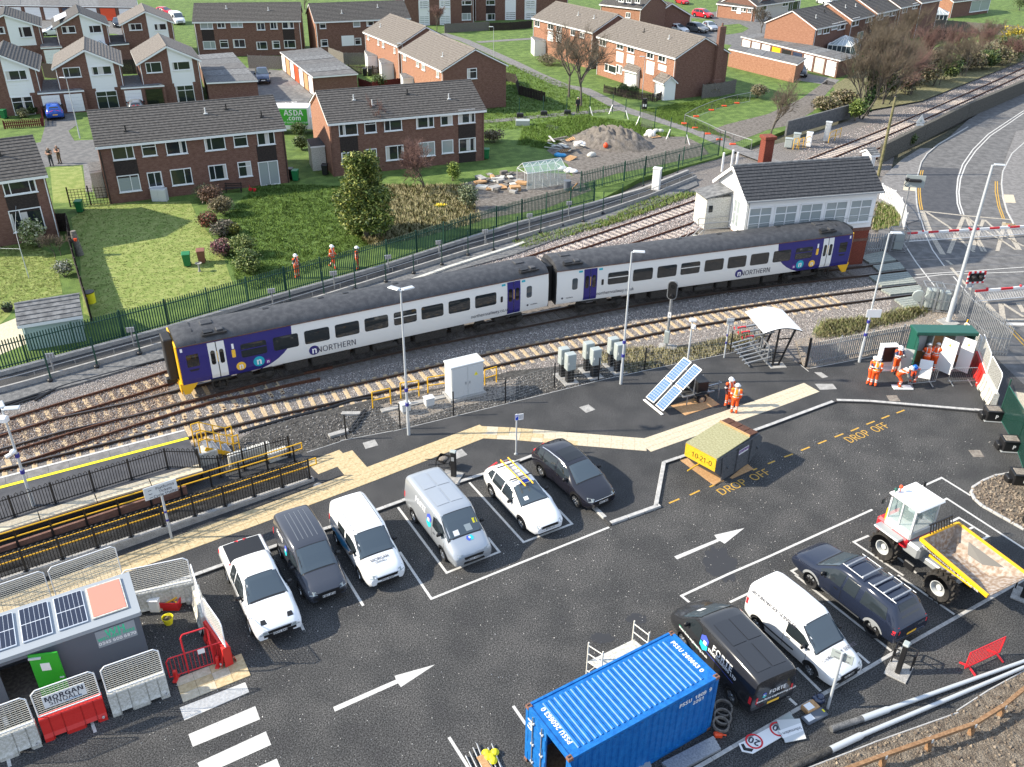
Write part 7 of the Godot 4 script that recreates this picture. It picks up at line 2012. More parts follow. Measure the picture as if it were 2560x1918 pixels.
func build_cabinet_group()->void:
	var f:=func(x: float,y: float,h: float)->Vector3: return U(2200+x/6.136,700+y/6.136,h)
	var a:Vector3=f.call(430,1390,FW); var b:Vector3=f.call(1310,1400,FW)
	var o:=thing("substation_cabinet","large dark green electrical cabinet with white inner doors standing open","cabinet",a,.0)
	var w:=a.distance_to(b)
	put("plinth",mb().rbox(V(w/2,.05,-.45),V(w+.1,.2,1.0),.02),"concrete",o)
	put("back",mb().box(V(w/2,1.25,-.88),V(w,2.3,.05)),"dark_green",o)
	put("side",mb().box(V(.03,1.25,-.45),V(.05,2.3,.9)),"dark_green",o)
	put("side",mb().box(V(w-.03,1.25,-.45),V(.05,2.3,.9)),"dark_green",o)
	put("roof",mb().rbox(V(w/2,2.46,-.42),V(w+.2,.22,1.05),.03),"dark_green",o)
	put("backboard",mb().box(V(w/2,1.25,-.82),V(w-.1,2.2,.05)),"plywood",o)
	put("divider",mb().box(V(w*.3,1.25,-.45),V(.05,2.2,.8)).box(V(w*.68,1.25,-.45),V(.05,2.2,.8)),"cabinet",o)
	put("switchgear",mb().rbox(V(w*.2,1.5,-.7),V(.5,1.0,.2),.02).rbox(V(w*.82,1.4,-.7),V(.6,1.3,.2),.02),"cabinet_pale",o)
	put("door",mb(V(.05,0,0),-1.9).box(V(.45,1.2,0),V(.9,2.15,.05)),"dark_green",o)
	for e in [[.46,-.95,.95],[.8,-.85,.75]]:
		var dr:=put("inner_door",mb(V(w*e[0],0,.02),e[1]).box(V(e[2]*.5,1.22,0),V(e[2],2.1,.04)),"white",o)
		put("warning_label",mb(V(w*e[0],0,.02),e[1]).prism(PackedVector2Array([W(e[2]*.42,1.85),W(e[2]*.6,1.85),W(e[2]*.51,2.02)]),.06),"yellow_line",dr)
	var wc:=thing("meter_cabinet","open white meter cabinet beside the green substation cabinet","cabinet",f.call(90,1395,FW),.1)
	put("shell",mb().box(V(0,.8,-.42),V(.95,1.55,.04)).box(V(-.46,.8,-.2),V(.05,1.55,.45)).box(V(.46,.8,-.2),V(.05,1.55,.45)).rbox(V(0,1.6,-.2),V(1.0,.06,.5),.02).box(V(0,.04,-.2),V(1.0,.08,.5)),"white",wc)
	put("meters",mb().rbox(V(.05,.95,-.3),V(.7,1.0,.15),.03),"black",wc)
	put("door",mb(V(.48,0,.03),-.5).box(V(.45,.8,0),V(.9,1.5,.04)),"cabinet_pale",wc)
	var lp:=put("loose_panel",mb(f.call(600,1480,FW),.5).bar(V(0,.02,.3),V(.35,1.0,0),.7,.03),"white")
	tag(lp,"loose white cabinet panel leaning before the green cabinet","panel")
	lp=put("loose_panel",mb(f.call(330,1640,FW)).rbox(V(0,.03,.1),V(1.1,.05,.5),.01),"white")
	tag(lp,"white cabinet panel lying flat on the asphalt by the crouching worker","panel")
	var p:=[f.call(420,1640,FW),f.call(840,1600,FW),f.call(1030,1600,FW),f.call(1440,1590,FW)]
	for i in [0,2]:
		var cb:=thing("crowd_barrier",["steel crowd barrier before the crouching workers","steel crowd barrier touching the red plastic barrier"][i/2],"barrier",p[i],0,"steel crowd barriers")
		var d:Vector3=p[i+1]-p[i]
		put("frame",mb().tube([V(0,.2,0),V(0,.95,0),V(.1,1.05,0),d*.96+V(0,1.05,0),d+V(0,.95,0),d+V(0,.2,0),V(0,.2,0)],.02,6),"galvanised",cb)
		var br:=mb()
		for j in range(1,14): br.cyl(d*(j/14.0)+V(0,.2,0),d*(j/14.0)+V(0,1.05,0),.008,.008,4)
		put("bars",br,"galvanised",cb)
		for t in [.15,.85]: put("foot",mb().bar(d*t+V(0,.1,-.3),d*t+V(0,.02,.32),.05,.04).cyl(d*t,d*t+V(0,.2,0),.02),"galvanised",cb)
	var q:=[f.call(1180,1060,FW),f.call(1440,1310,FW),f.call(1560,1660,FW),f.call(1720,1980,FW)]
	road_barrier("white framed mesh panel behind the open green cabinet",q[0],q[1],"")
	road_barrier("red plastic barrier with mesh top beside the green cabinet",q[1],q[2],"red_plastic")
	road_barrier("white plastic barrier with mesh top next to the green hoarding",q[2],q[3],"dirty_white")
	var hb:=[Q(11,1925,300),Q(11,2070,560),Q(11,2160,850),Q(11,2330,1220)]
	for i in hb.size():
		var bx:=thing("ballast_box",["black ballast box with stones and ring mark where kerb meets hoarding","black ballast box of stones, second along green hoarding","black ballast box with stone on the planting island kerb","black ballast box at the far end of the green hoarding"][i],"ballast box",hb[i],-.1,"black ballast boxes of the hoarding")
		put("tub",mb().rbox(V(0,.32,0),V(.85,.62,.7),.05).rbox(V(0,.62,0),V(.92,.06,.76),.02).rbox(V(-.5,.2,0),V(.3,.36,.5),.05),"black",bx)
		put("fill",mb().rbox(V(0,.62,0),V(.72,.1,.56),.04),"gravel",bx)
		put("foot_rim",mb().rbox(V(0,.03,0),V(.98,.05,.82),.02),"grey_metal",bx)
		words(bx,"P",.22,Transform3D(Basis(),V(.1,.32,.356)),"white","Droid Sans",700)
		if i<hb.size()-1:
			var pn:=thing("hoarding_panel",["green netted hoarding panel beside the buff tactile patch","green netted hoarding panel above the square drain cover","green netted hoarding panel above the planting island"][i],"hoarding",hb[i]+V(.45,0,-.1),0,"green netted hoarding panels")
			var d:Vector3=hb[i+1]-hb[i]
			put("net",mb().quad_out([V(0,.1,0),d+V(0,.1,0),d+V(0,2.0,0),V(0,2.0,0)],.01),"hoarding_net",pn)
			put("post",mb().cyl(Vector3.ZERO,V(0,2.4,0),.04).cyl(d,d+V(0,2.4,0),.04),"green_fence",pn)
			put("frame_tube",mb().tube([V(0,.1,0),d+V(0,.1,0),d+V(0,2.0,0),V(0,2.0,0),V(0,.1,0)],.025),"dark_green",pn)
func mesh_panel(o:Node3D,a:Vector3,d:Vector3,y0: float,y1: float)->void:
	var n:=d.normalized()
	var l:=d.length()
	put("mesh_frame",mb().tube([a+V(0,y0,0),a+V(0,y1-.15,0),a+n*.15+V(0,y1,0),a+n*(l-.15)+V(0,y1,0),a+d+V(0,y1-.15,0),a+d+V(0,y0,0),a+V(0,y0,0)],.024,6),"white",o)
	var w:=mb()
	var k:=int((y1-y0)/.085)
	for i in range(1,k):
		var y:=lerpf(y0,y1,float(i)/k)
		w.bar(a+V(0,y,0),a+d+V(0,y,0),.01,.014)
	for i in range(1,int(l/.14)):
		var p:=a+n*(i*.14)
		w.bar(p+V(0,y0,0),p+V(0,y1,0),.01,.01)
	put("mesh",w,"white_plastic",o)
func road_barrier(label:String,a:Vector3,b:Vector3,m:String,mesh:=true,h:=.95)->Node3D:
	var d:=b-a; d.y=0
	var l:=d.length()
	var o:=thing("plastic_barrier",label,"barrier",a,yaw_of(d),"plastic and mesh barriers")
	if m:
		var body:=mb(V(l*.5,0,0))
		var prof:=[[.27,.0],[.27,.16],[.2,.3],[.15,.7],[.14,h-.04],[.11,h]]
		var segs:=[-.5,-.36,-.34,-.16,-.14,.14,.16,.34,.36,.5]
		for i in segs.size()-1:
			var k:=.86 if i%2==1 else 1.0
			for j in prof.size()-1:
				for s in [1.0,-1.0]:
					var x0: float=segs[i]*(l-.04); var x1: float=segs[i+1]*(l-.04)
					var p0:=V(x0,prof[j][1],prof[j][0]*s*k); var p1:=V(x1,prof[j][1],prof[j][0]*s*k)
					var p2:=V(x1,prof[j+1][1],prof[j+1][0]*s*k); var p3:=V(x0,prof[j+1][1],prof[j+1][0]*s*k)
					if j==0 and i in [2,6]: continue
					if s>0: body.quad(p0,p1,p2,p3)
					else: body.quad(p3,p2,p1,p0)
			body.box(V((segs[i]+segs[i+1])*.5*(l-.04),h-.02,0),V((segs[i+1]-segs[i])*(l-.04),.04,.24))
		for s in [-.5,.5]: body.box(V(s*(l-.06),h*.5,0),V(.03,h-.06,.3))
		put("body",body,m,o)
		put("bolt",mb(V(l*.93,.2,.255)).cyl(Vector3.ZERO,V(0,0,.05),.045,.045,10).cyl(Vector3.ZERO,V(0,0,.05),.045,.045,10),"white",o)
	if mesh: mesh_panel(o,V(.04,0,0),V(l-.08,0,0),h+.02 if m else .15,2.15 if m else 1.9)
	return o
# ---------------------------------------------------------------- things on the car park
func build_site()->void:
	container()
	skip_bin()
	compound()
	solar_trailer()
	odds_and_ends()
func container()->void:
	var A:=U(1314,1762,2.59); var B:=U(1680,1576.5,2.59)
	var d:=(B-A); d.y=0; d=d.normalized()
	var o:=thing("shipping_container","bright blue shipping container with ribbed roof and one door open","container",V(A.x,0,A.z),yaw_of(d))
	var l:=6.056; var w:=2.38; var h:=2.59
	var wall:=func(z: float,out: float)->MB:
		var b:=mb()
		var n:=22
		for i in n:
			var x0:=.12+(l-.24)*i/n; var s:=(l-.24)/n
			var k:=[[.0,.0],[.35,.0],[.5,1.0],[.85,1.0],[1.0,.0]]
			for j in 4:
				var a:=V(x0+s*k[j][0],.16,z-out*.036*k[j][1]); var c:=V(x0+s*k[j+1][0],.16,z-out*.036*k[j+1][1])
				var up:=V(0,h-.3,0)
				if out>0: b.quad(a,c,c+up,a+up)
				else: b.quad(c,a,a+up,c+up)
		return b
	put("side_wall",wall.call(w,1.0),"container_blue",o)
	put("side_wall",wall.call(.0,-1.0),"container_blue",o)
	put("end_wall",mb().box(V(l-.06,h/2,w/2),V(.06,h-.3,w-.2)),"container_blue",o)
	var rf:=mb()
	rf.box(V(l/2,h-.05,w/2),V(l-.2,.03,w-.1))
	var roof:=put("roof",rf,"container_blue",o)
	for i in 24:
		var x:=.55+i*.215
		put("roof_rib",mb().prism(PackedVector2Array([W(x-.07,h-.04),W(x+.07,h-.04),W(x+.035,h-.005),W(x-.035,h-.005)]),w-.45),"container_blue",roof).position=V(0,0,w/2)
	put("rail",mb().box(V(l/2,h-.06,w-.04),V(l-.3,.12,.08)).box(V(l/2,h-.06,.04),V(l-.3,.12,.08)).box(V(l/2,.09,w-.04),V(l-.3,.16,.08)).box(V(l/2,.09,.04),V(l-.3,.16,.08)).box(V(.06,h-.06,w/2),V(.1,.12,w-.3)).box(V(l-.06,h-.06,w/2),V(.1,.12,w-.3)),"container_blue",o)
	put("floor",mb().box(V(l/2,.1,w/2),V(l-.2,.1,w-.1)),"timber",o)
	for x in [.08,l-.08]:
		for z in [.08,w-.08]:
			put("corner_post",mb().box(V(x,h/2,z),V(.14,h-.24,.14)),"container_blue",o)
			for y in [.06,h-.055]:
				var cc:=put("corner_casting",mb().rbox(V(x,y,z),V(.18,.12,.17),.01),"corner_rust",o)
				if y>1: put("casting_hole",mb().box(V(x,y+.0605,z),V(.11,.004,.06)),"black",cc)
	var dr:=put("door",mb().box(V(.05,h/2,.62),V(.05,h-.3,1.06)).box(V(.02,h*.3,.62),V(.03,.5,1.0)).box(V(.02,h*.7,.62),V(.03,.5,1.0)),"container_blue",o)
	for z in [.45,.95]:
		put("lock_rod",mb().cyl(V(-.02,.2,z),V(-.02,h-.12,z),.022,.022,8),"galvanised",dr)
		for y in [.35,1.2,2.2]: put("hinge",mb().box(V(-.01,y,z),V(.05,.07,.14)),"cabinet_pale",dr)
	words(o,"3",.45,Transform3D(Basis(Vector3.UP,-PI/2),V(-.004,1.95,.3)),"white","Droid Sans",700)
	put("door",mb(V(.02,0,w-.02),-PI/2-.25).box(V(.55,h/2,0),V(1.1,h-.3,.05)),"container_blue",o)
	for e in [[.4,"PSSU 260663 0"],[l-.32,"PSSU 260663 0"]]:
		words(o,e[1],.17,Transform3D(Basis(V(0,0,1),V(1,0,0),V(0,1,0)) if e[0]>1 else Basis(V(0,0,-1),V(-1,0,0),V(0,1,0)),V(e[0],h-.028,w*.48)),"white","Droid Sans",700)
	words(o,"PSSU  1809  9",.17,Transform3D(Basis(),V(l-1.0,2.2,w+.012)),"white","Droid Sans",700)
	words(o,"22G1",.15,Transform3D(Basis(),V(l-.85,1.98,w+.012)),"white","Droid Sans",700)
	var ins:=thing("cardboard_box","cardboard box of offcuts standing at the container's open door","box",o.to_global(V(-.35,0,1.0)),.4)
	put("box",mb().rbox(V(0,.2,0),V(.5,.4,.4),.01),"plywood",ins)
	put("flap",mb().bar(V(-.25,.4,.2),V(.25,.4,.2),.02,.2).bar(V(-.25,.42,-.2),V(.25,.42,-.2),.2,.02),"plywood",ins)
	var hs:=put("hose_coil",ring_tube(o.to_global(V(.9,.3,1.7)),.35,.06,1.2),"black")
	tag(hs,"black hose coil lying inside the open container","hose")
func ring_tube(c:Vector3,r: float,t: float,tilt:=.0,turns:=1)->MB:
	var p:=[]
	var bs:=Basis(Vector3.RIGHT,tilt)
	for i in 18*turns+1: p.append(c+bs*V(cos(TAU*i/18)*r,i/18.0*t*1.4,sin(TAU*i/18)*r))
	return mb().tube(p,t,6)
func skip_bin()->void:
	var a:=Q(10,1820,835); var b:=Q(10,2045,690)
	var d:=(b-a).normalized()
	var n:=V(-d.z,0,d.x)
	if n.z<0: n = -n
	var w:=1.78
	var o:=thing("lidded_skip","grey waste skip with yellow end and dirty cream lid on plywood","skip",a-n*w,yaw_of(d))
	var pf:=PackedVector2Array([W(0,.05),W(2.15,.05),W(2.95,.95),W(2.95,1.25),W(2.55,1.62),W(-.82,1.62),W(-.84,.94)])
	var bd:=mb(V(0,0,w/2)).prism(pf,w)
	put("body",bd,"skip_grey",o)
	put("yellow_end",mb().box(V(-.845,1.28,w/2),V(.03,.7,w+.02)).bar(V(-.86,.95,w/2),V(-.86,.9,w/2),w,.04),"skip_yellow",o)
	put("lid",mb().quad_out([V(-.84,1.64,-.02),V(-.84,1.64,w+.02),V(1.75,1.72,w+.02),V(1.75,1.72,-.02)],.05),"skip_lid",o)
	for i in 4: put("flap",mb().quad_out([V(1.78,1.78,.02+i*w/4),V(1.78,1.78,(i+1)*w/4-.02),V(2.5,1.68,(i+1)*w/4-.02),V(2.5,1.68,.02+i*w/4)],.04),"rust",o)
	put("flap_bar",mb().box(V(1.78,1.8,w/2),V(.06,.1,w)),"plywood",o)
	for x in [-.2,.9,2.0]: put("rib",mb().bar(V(x,.15,w+.03),V(x-(.15 if x<0 else 0),1.55,w+.03),.05,.08),"skip_grey",o)
	put("rim",mb().box(V(.85,1.6,w+.03),V(3.4,.08,.06)).box(V(.85,1.6,-.03),V(3.4,.08,.06)),"skip_grey",o)
	put("lifting_lug",mb().cyl(V(2.6,.8,w),V(2.6,.8,w+.1),.07).cyl(V(.2,.7,w),V(.2,.7,w+.1),.07),"skip_grey",o)
	put("notice",mb().quad_out([V(.95,1.05,w+.035),V(1.75,1.05,w+.035),V(1.75,1.32,w+.035),V(.95,1.32,w+.035)],.01),"white",o)
	words(o,"RENEWAL",.15,Transform3D(Basis(),V(1.35,1.22,w+.055)),"purple","Droid Sans",700)
	words(o,"10-21-0",.26,Transform3D(Basis(Vector3.UP,-PI/2),V(-.865,1.25,w*.55)),"black")
	put("yellow_tail",mb().box(V(2.96,1.08,w*.5),V(.04,.3,w*.9)),"skip_yellow",o)
	for q in [[1445,655,1530,620,1830,840,1740,875],[1880,810,2030,690,2085,735,1900,820]]:
		var pw:=put("plywood_sheet",mb().slab(qpts(10,q),.018,.02),"plywood")
		tag(pw,"orange plywood sheet laid under the yellow ended skip","sheet","plywood sheets under the skip")
func compound()->void:
	var h:=2.6
	var fr:=Q(12,1190,315,h); var bk:=Q(12,1060,15,h)
	var d:=(fr-Q(12,0,720,h)); d.y=0; d=d.normalized()
	var n:=V(-d.z,0,d.x)
	if n.z<0: n = -n
	var ln:=7.2; var w:=2.25
	var o:=thing("welfare_cabin","dark grey welfare cabin with roof solar panels and open green door","cabin",V(fr.x,0,fr.z)-d*ln-n*w,yaw_of(d))
	var x0:=ln-4.55; var x1:=ln-3.6
	put("wall",mb().box(V(x0/2,1.35,w-.04),V(x0,2.4,.08)).box(V((x1+ln)/2,1.35,w-.04),V(ln-x1,2.4,.08)).box(V((x0+x1)/2,2.4,w-.04),V(x1-x0,.3,.08)),"cabin_grey",o)
	put("rear_wall",mb().box(V(ln/2,1.35,.04),V(ln,2.4,.08)),"cabin_grey",o)
	put("end_wall",mb().box(V(ln-.04,1.35,w/2),V(.08,2.4,w-.16)),"cabin_grey",o)
	put("end_wall",mb().box(V(.04,1.35,w/2),V(.08,2.4,w-.16)),"cabin_grey",o)
	put("floor",mb().box(V(ln/2,.14,w/2),V(ln-.1,.1,w-.1)),"grey_timber",o)
	put("partition",mb().box(V(x1+.3,1.3,w/2),V(.05,2.2,w-.2)).box(V(x0-.3,1.3,w/2),V(.05,2.2,w-.2)),"dirty_white",o)
	put("roof",mb().rbox(V(ln/2,h-.04,w/2),V(ln+.1,.12,w+.1),.02),"cabin_trim",o)
	put("roof_edge",mb().box(V(ln/2,h-.06,w+.06),V(ln+.12,.16,.06)).box(V(ln+.06,h-.06,w/2),V(.06,.16,w+.1)),"cabin_trim",o)
	put("skid",mb().box(V(ln/2,.05,w-.15),V(ln,.1,.12)).box(V(ln/2,.05,.15),V(ln,.1,.12)),"black",o)
	for i in 5:
		var cx:=ln-2.05-i*1.12
		var p:=put("solar_panel",mb().rbox(V(cx,h+.06,w/2-.05),V(.95,.05,1.75),.01),"solar_line",o)
		for a in 6:
			for b in 2:
				put("cell",mb().box(V(cx-.375+a*.15,h+.087,w/2-.05-.43+b*.86),V(.135,.006,.82)),"solar",p)
	put("roof_mat",mb().rbox(V(ln-.85,h+.06,w/2-.05),V(1.2,.05,1.75),.01),"dirty_white",o)
	put("red_mat",mb().rbox(V(ln-.85,h+.075,w/2-.05),V(1.1,.05,1.62),.01),"pink_mat",o)
	var dr:=put("door",mb(V(x1,0,w),-.35).rbox(V(.47,1.3,0),V(.94,2.1,.06),.01),"door_green",o)
	put("notice",mb(V(x1,0,w),-.35).box(V(.45,1.75,.035),V(.3,.34,.012)),"white",dr)
	put("door_closer",mb(V(x1,0,w),-.35).rbox(V(.2,2.2,.05),V(.4,.08,.08),.01),"cabinet_pale",dr)
	put("handle",mb(V(x1,0,w),-.35).box(V(.85,1.2,.05),V(.14,.03,.05)),"cabinet_pale",dr)
	put("sign",mb().box(V(ln-.85,1.95,w+.008),V(1.3,.75,.012)),"cabin_trim",o)
	words(o,"WH",.3,Transform3D(Basis(),V(ln-.85,2.15,w+.02)),"brand_green","Droid Sans",700)
	words(o,"WELFARE HIRE",.13,Transform3D(Basis(),V(ln-.85,1.93,w+.02)),"brand_green","Droid Sans",700)
	words(o,"0345 600 6870",.14,Transform3D(Basis(),V(ln-.85,1.74,w+.02)),"white","Droid Sans",700)
	var g:=func(x: float,y: float)->Vector3: return Q(12,x,y)
	road_barrier("grimy white barrier with mesh top at the cabin's left front",g.call(-215,1650),g.call(365,1425),"dirty_white")
	var mb1:=road_barrier("red barrier with mesh top and company sign before green door",g.call(385,1400),g.call(930,1195),"red_plastic")
	put("sign_board",mb().rbox(V(.95,1.55,.05),V(1.3,.55,.02),.004),"white",mb1)
	words(mb1,"MORGAN",.2,Transform3D(Basis(),V(.95,1.66,.066)),"train_text","Droid Sans",700)
	words(mb1,"SINDALL",.19,Transform3D(Basis(),V(.95,1.45,.066)),"train_text")
	put("underline",mb().box(V(1.2,1.34,.066),V(.5,.015,.006)),"sky_blue",mb1)
	road_barrier("mossy white barrier with mesh top before the cabin's long wall",g.call(965,1185),g.call(1465,1000),"dirty_white")
	road_barrier("grey mesh panel behind the cabin beside the buff path",g.call(-80,470),g.call(480,270),"")
	road_barrier("grey mesh panel behind the cabin's solar roof",g.call(500,262),g.call(1080,50),"")
	road_barrier("white barrier with mesh top closing the yard's rear corner",g.call(1130,330),g.call(1700,200),"dirty_white")
	road_barrier("white barrier with mesh top along the yard beside the white pickup",g.call(1715,240),g.call(1800,520),"dirty_white")
	road_barrier("sun bleached red barrier with mesh top at the yard's outer corner",g.call(1815,540),g.call(1985,790),"red_plastic")
	var rg:=thing("pedestrian_gate","red tubular pedestrian gate with notice on two red feet","gate",g.call(1470,900))
	var gd:Vector3=g.call(1960,740)-g.call(1470,900)
	var gn:=gd.normalized()
	put("frame",mb().tube([V(0,.1,0),V(0,.85,0),gn*.1+V(0,1.0,0),gd-gn*.1+V(0,1.0,0),gd+V(0,.85,0),gd+V(0,.1,0),V(0,.1,0)],.025),"red",rg)
	var br:=mb()
	for i in range(1,15): br.cyl(gd*(i/15.0)+V(0,.1,0),gd*(i/15.0)+V(0,1.0,0),.01,.01,5)
	put("bars",br,"red",rg)
	put("arch",mb().tube([gd*.32+V(0,0,0),gd*.32+V(0,1.75,0),gd*.36+V(0,1.9,0),gd*.74+V(0,1.9,0),gd*.78+V(0,1.75,0),gd*.78],.03),"red",rg)
	for t in [.12,.86]: put("foot",mb(gd*t).rbox(V(0,.22,.1),V(.13,.44,.13),.02).rbox(V(0,.04,.1),V(.16,.08,.4),.02),"red_plastic",rg)
	put("notice",mb().quad_out([gd*.55+V(0,.78,.03),gd*.67+V(0,.78,.03),gd*.67+V(0,1.0,.03),gd*.55+V(0,1.0,.03)],.01),"white",rg)
	var sl:=setting("buff_landing","tactile landing by the zebra crossing")
	tiled(sl,[g.call(1545,1000),g.call(2080,790)],1.2,.4,.03,["buff","buff_pale"])
	var bk2:=thing("bucket","yellow builder's bucket with rubble inside the yard","bucket",g.call(1455,415))
	put("tub",mb().lathe(Vector3.ZERO,[[.15,.0],[.22,.32],[.2,.32],[.14,.04],[.0,.04]],16),"yellow_line",bk2)
	put("handle",mb().tube([V(-.2,.32,0),V(-.12,.42,0),V(.12,.42,0),V(.2,.32,0)],.02),"yellow_line",bk2)
	put("rubble",mb().lathe(Vector3.ZERO,[[.19,.24],[.0,.28]],10),"gravel",bk2)
	var wb:=thing("white_bin","tall white plastic bin inside the yard corner","bin",g.call(1350,300))
	put("body",mb().rbox(V(0,.3,0),V(.4,.6,.36),.04),"white",wb)
	put("lid",mb().rbox(V(0,.61,0),V(.44,.05,.4),.02),"white",wb)
	var tb:=thing("tool_crate","red tool crate with tools beside the white bin","crate",g.call(1470,280))
	put("crate",mb().rbox(V(.05,.18,0),V(.75,.06,.4),.02).box(V(.05,.28,.19),V(.75,.26,.03)).box(V(.05,.28,-.19),V(.75,.26,.03)).box(V(-.31,.28,0),V(.03,.26,.4)).box(V(.41,.28,0),V(.03,.26,.4)),"red",tb)
	put("tool",mb().bar(V(-.1,.3,.1),V(.3,.45,-.1),.05,.05).bar(V(.1,.3,-.1),V(.35,.4,.12),.04,.04),"amber",tb)
	put("leg",mb().box(V(.05,.08,0),V(.7,.16,.36)),"red_plastic",tb)
func solar_trailer()->void:
	var f:=func(x: float,y: float,h: float)->Vector3: return U(1500+x/6.903,800+y/6.903,h)
	var o:=thing("solar_trailer","small galvanised trailer carrying two tilted columns of blue solar panels","solar trailer",f.call(1450,1330,FW))
	var inv := -o.position
	for c in [[795,1340,930,1440,1585,735,1455,645],[960,1475,1090,1580,1765,865,1630,765]]:
		var bl:Vector3=f.call(c[0],c[1],.35)+inv; var br:Vector3=f.call(c[2],c[3],.35)+inv
		var tr:Vector3=f.call(c[4],c[5],2.15)+inv; var tl:Vector3=f.call(c[6],c[7],2.15)+inv
		for k in 2:
			var t0:=.0 if k==0 else .51; var t1:=.49 if k==0 else 1.0
			var q:=[bl.lerp(tl,t0),br.lerp(tr,t0),br.lerp(tr,t1),bl.lerp(tl,t1)]
			var p:=put("solar_panel",mb().quad_out(q,.04),"white",o)
			var nn:Vector3=(q[1]-q[0]).cross(q[3]-q[0]).normalized()
			if nn.y<0: nn = -nn
			for i in 4:
				for j in 9:
					var e:=func(u: float,v: float)->Vector3: return q[0].lerp(q[1],u).lerp(q[3].lerp(q[2],u),v)+nn*.042
					var u0:=.05+i*.225; var v0:=.03+j*.1045
					put("cell",mb().quad_out([e.call(u0,v0),e.call(u0+.21,v0),e.call(u0+.21,v0+.098),e.call(u0,v0+.098)],.003),"solar_blue",p)
	var fr:=mb()
	var m0:Vector3=f.call(1350,1250,.5)+inv; var m1:Vector3=f.call(1800,1160,.5)+inv
	var dd:=(m1-m0).normalized(); var sd:=V(-dd.z,0,dd.x)
	for s in [-.55,.55]: fr.bar(m0+sd*s,m1+dd*.3+sd*s,.06,.08)
	for t in [.0,.5,1.0]: fr.bar(m0.lerp(m1,t)-sd*.55,m0.lerp(m1,t)+sd*.55,.06,.06)
	fr.bar(m0.lerp(m1,.4)-sd*.5,m0.lerp(m1,.4)-sd*.5+V(0,1.0,0),.06,.06).bar(m0.lerp(m1,.4)+sd*.5,m0.lerp(m1,.4)+sd*.5+V(0,1.0,0),.06,.06)
	put("chassis",fr,"galvanised",o)
	put("battery_box",mb(m0.lerp(m1,.75),yaw_of(dd)).rbox(V(0,.35,0),V(.7,.6,1.0),.03).bar(V(-.35,.68,0),V(.4,.6,0),1.05,.05),"black",o)
	for s in [-.75,.75]:
		var wn:=put("wheel",mb(m0.lerp(m1,.62)+sd*s*1.0+V(0,-.22,0),yaw_of(dd)).cyl(V(0,0,-.09),V(0,0,.09),.29,.29,18),"rubber",o)
		put("rim",mb(m0.lerp(m1,.62)+sd*s+V(0,-.22,0),yaw_of(dd)).cyl(V(0,0,-.1),V(0,0,.1),.17,.17,14),"chrome",wn)
		put("mudguard",mb(m0.lerp(m1,.62)+sd*s+V(0,.1,0),yaw_of(dd)).rbox(V(0,0,0),V(.7,.05,.22),.02).bar(V(-.35,0,0),V(-.42,-.2,0),.22,.04).bar(V(.35,0,0),V(.42,-.2,0),.22,.04),"black",o)
		for t in [.05,1.25]: put("stabiliser",mb(m0.lerp(m1,t)+sd*s*1.1).cyl(V(0,-.5,0),V(0,.25,0),.03).cyl(V(0,-.5,0),V(0,-.46,0),.09,.09,8),"galvanised",o)
	put("drawbar",mb().bar(m1+dd*.3,m1+dd*1.0+V(0,.05,0),.08,.08).cyl(m1+dd*.95+V(0,-.5,0),m1+dd*.95+V(0,.2,0),.035).ball(m1+dd*1.05+V(0,.08,0),V(.08,.06,.06)),"galvanised",o)
	var pw:=put("plywood_sheet",mb().slab([f.call(1225,1480,FW),f.call(1470,1650,FW),f.call(2065,1460,FW),f.call(1830,1290,FW)],FW+.02,.02),"plywood")
	tag(pw,"orange plywood sheet laid under the solar trailer","sheet")
	var wl:=put("white_board",mb().bar(f.call(760,1375,FW+.03),f.call(1080,1635,FW+.03),.14,.04),"white")
	tag(wl,"long white board lying before the solar panels","board")
func charger(label:String,at:Vector3,turn: float,guard: bool)->void:
	var o:=thing("charging_post",label,"charging post",at,turn)
	put("base",mb().rbox(V(0,.03,0),V(.95,.06,.8),.01),"concrete",o)
	put("post",mb().rbox(V(.1,.75,0),V(.26,1.4,.18),.03),"black",o)
	put("cap",mb().rbox(V(.1,1.48,0),V(.3,.1,.22),.03),"cabinet",o)
	put("socket",mb().box(V(.1,1.1,.1),V(.14,.2,.03)),"grey_metal",o)
	if guard:
		for z in [-.35,.35]: put("guard",mb().tube([V(-.25,0,z),V(-.25,.75,z),V(-.65,.75,z),V(-.65,0,z)],.03),"black",o)
		put("guard_bar",mb().tube([V(-.25,.75,-.35),V(-.25,.75,.35)],.03).tube([V(-.65,.75,-.35),V(-.65,.75,.35)],.03),"black",o)
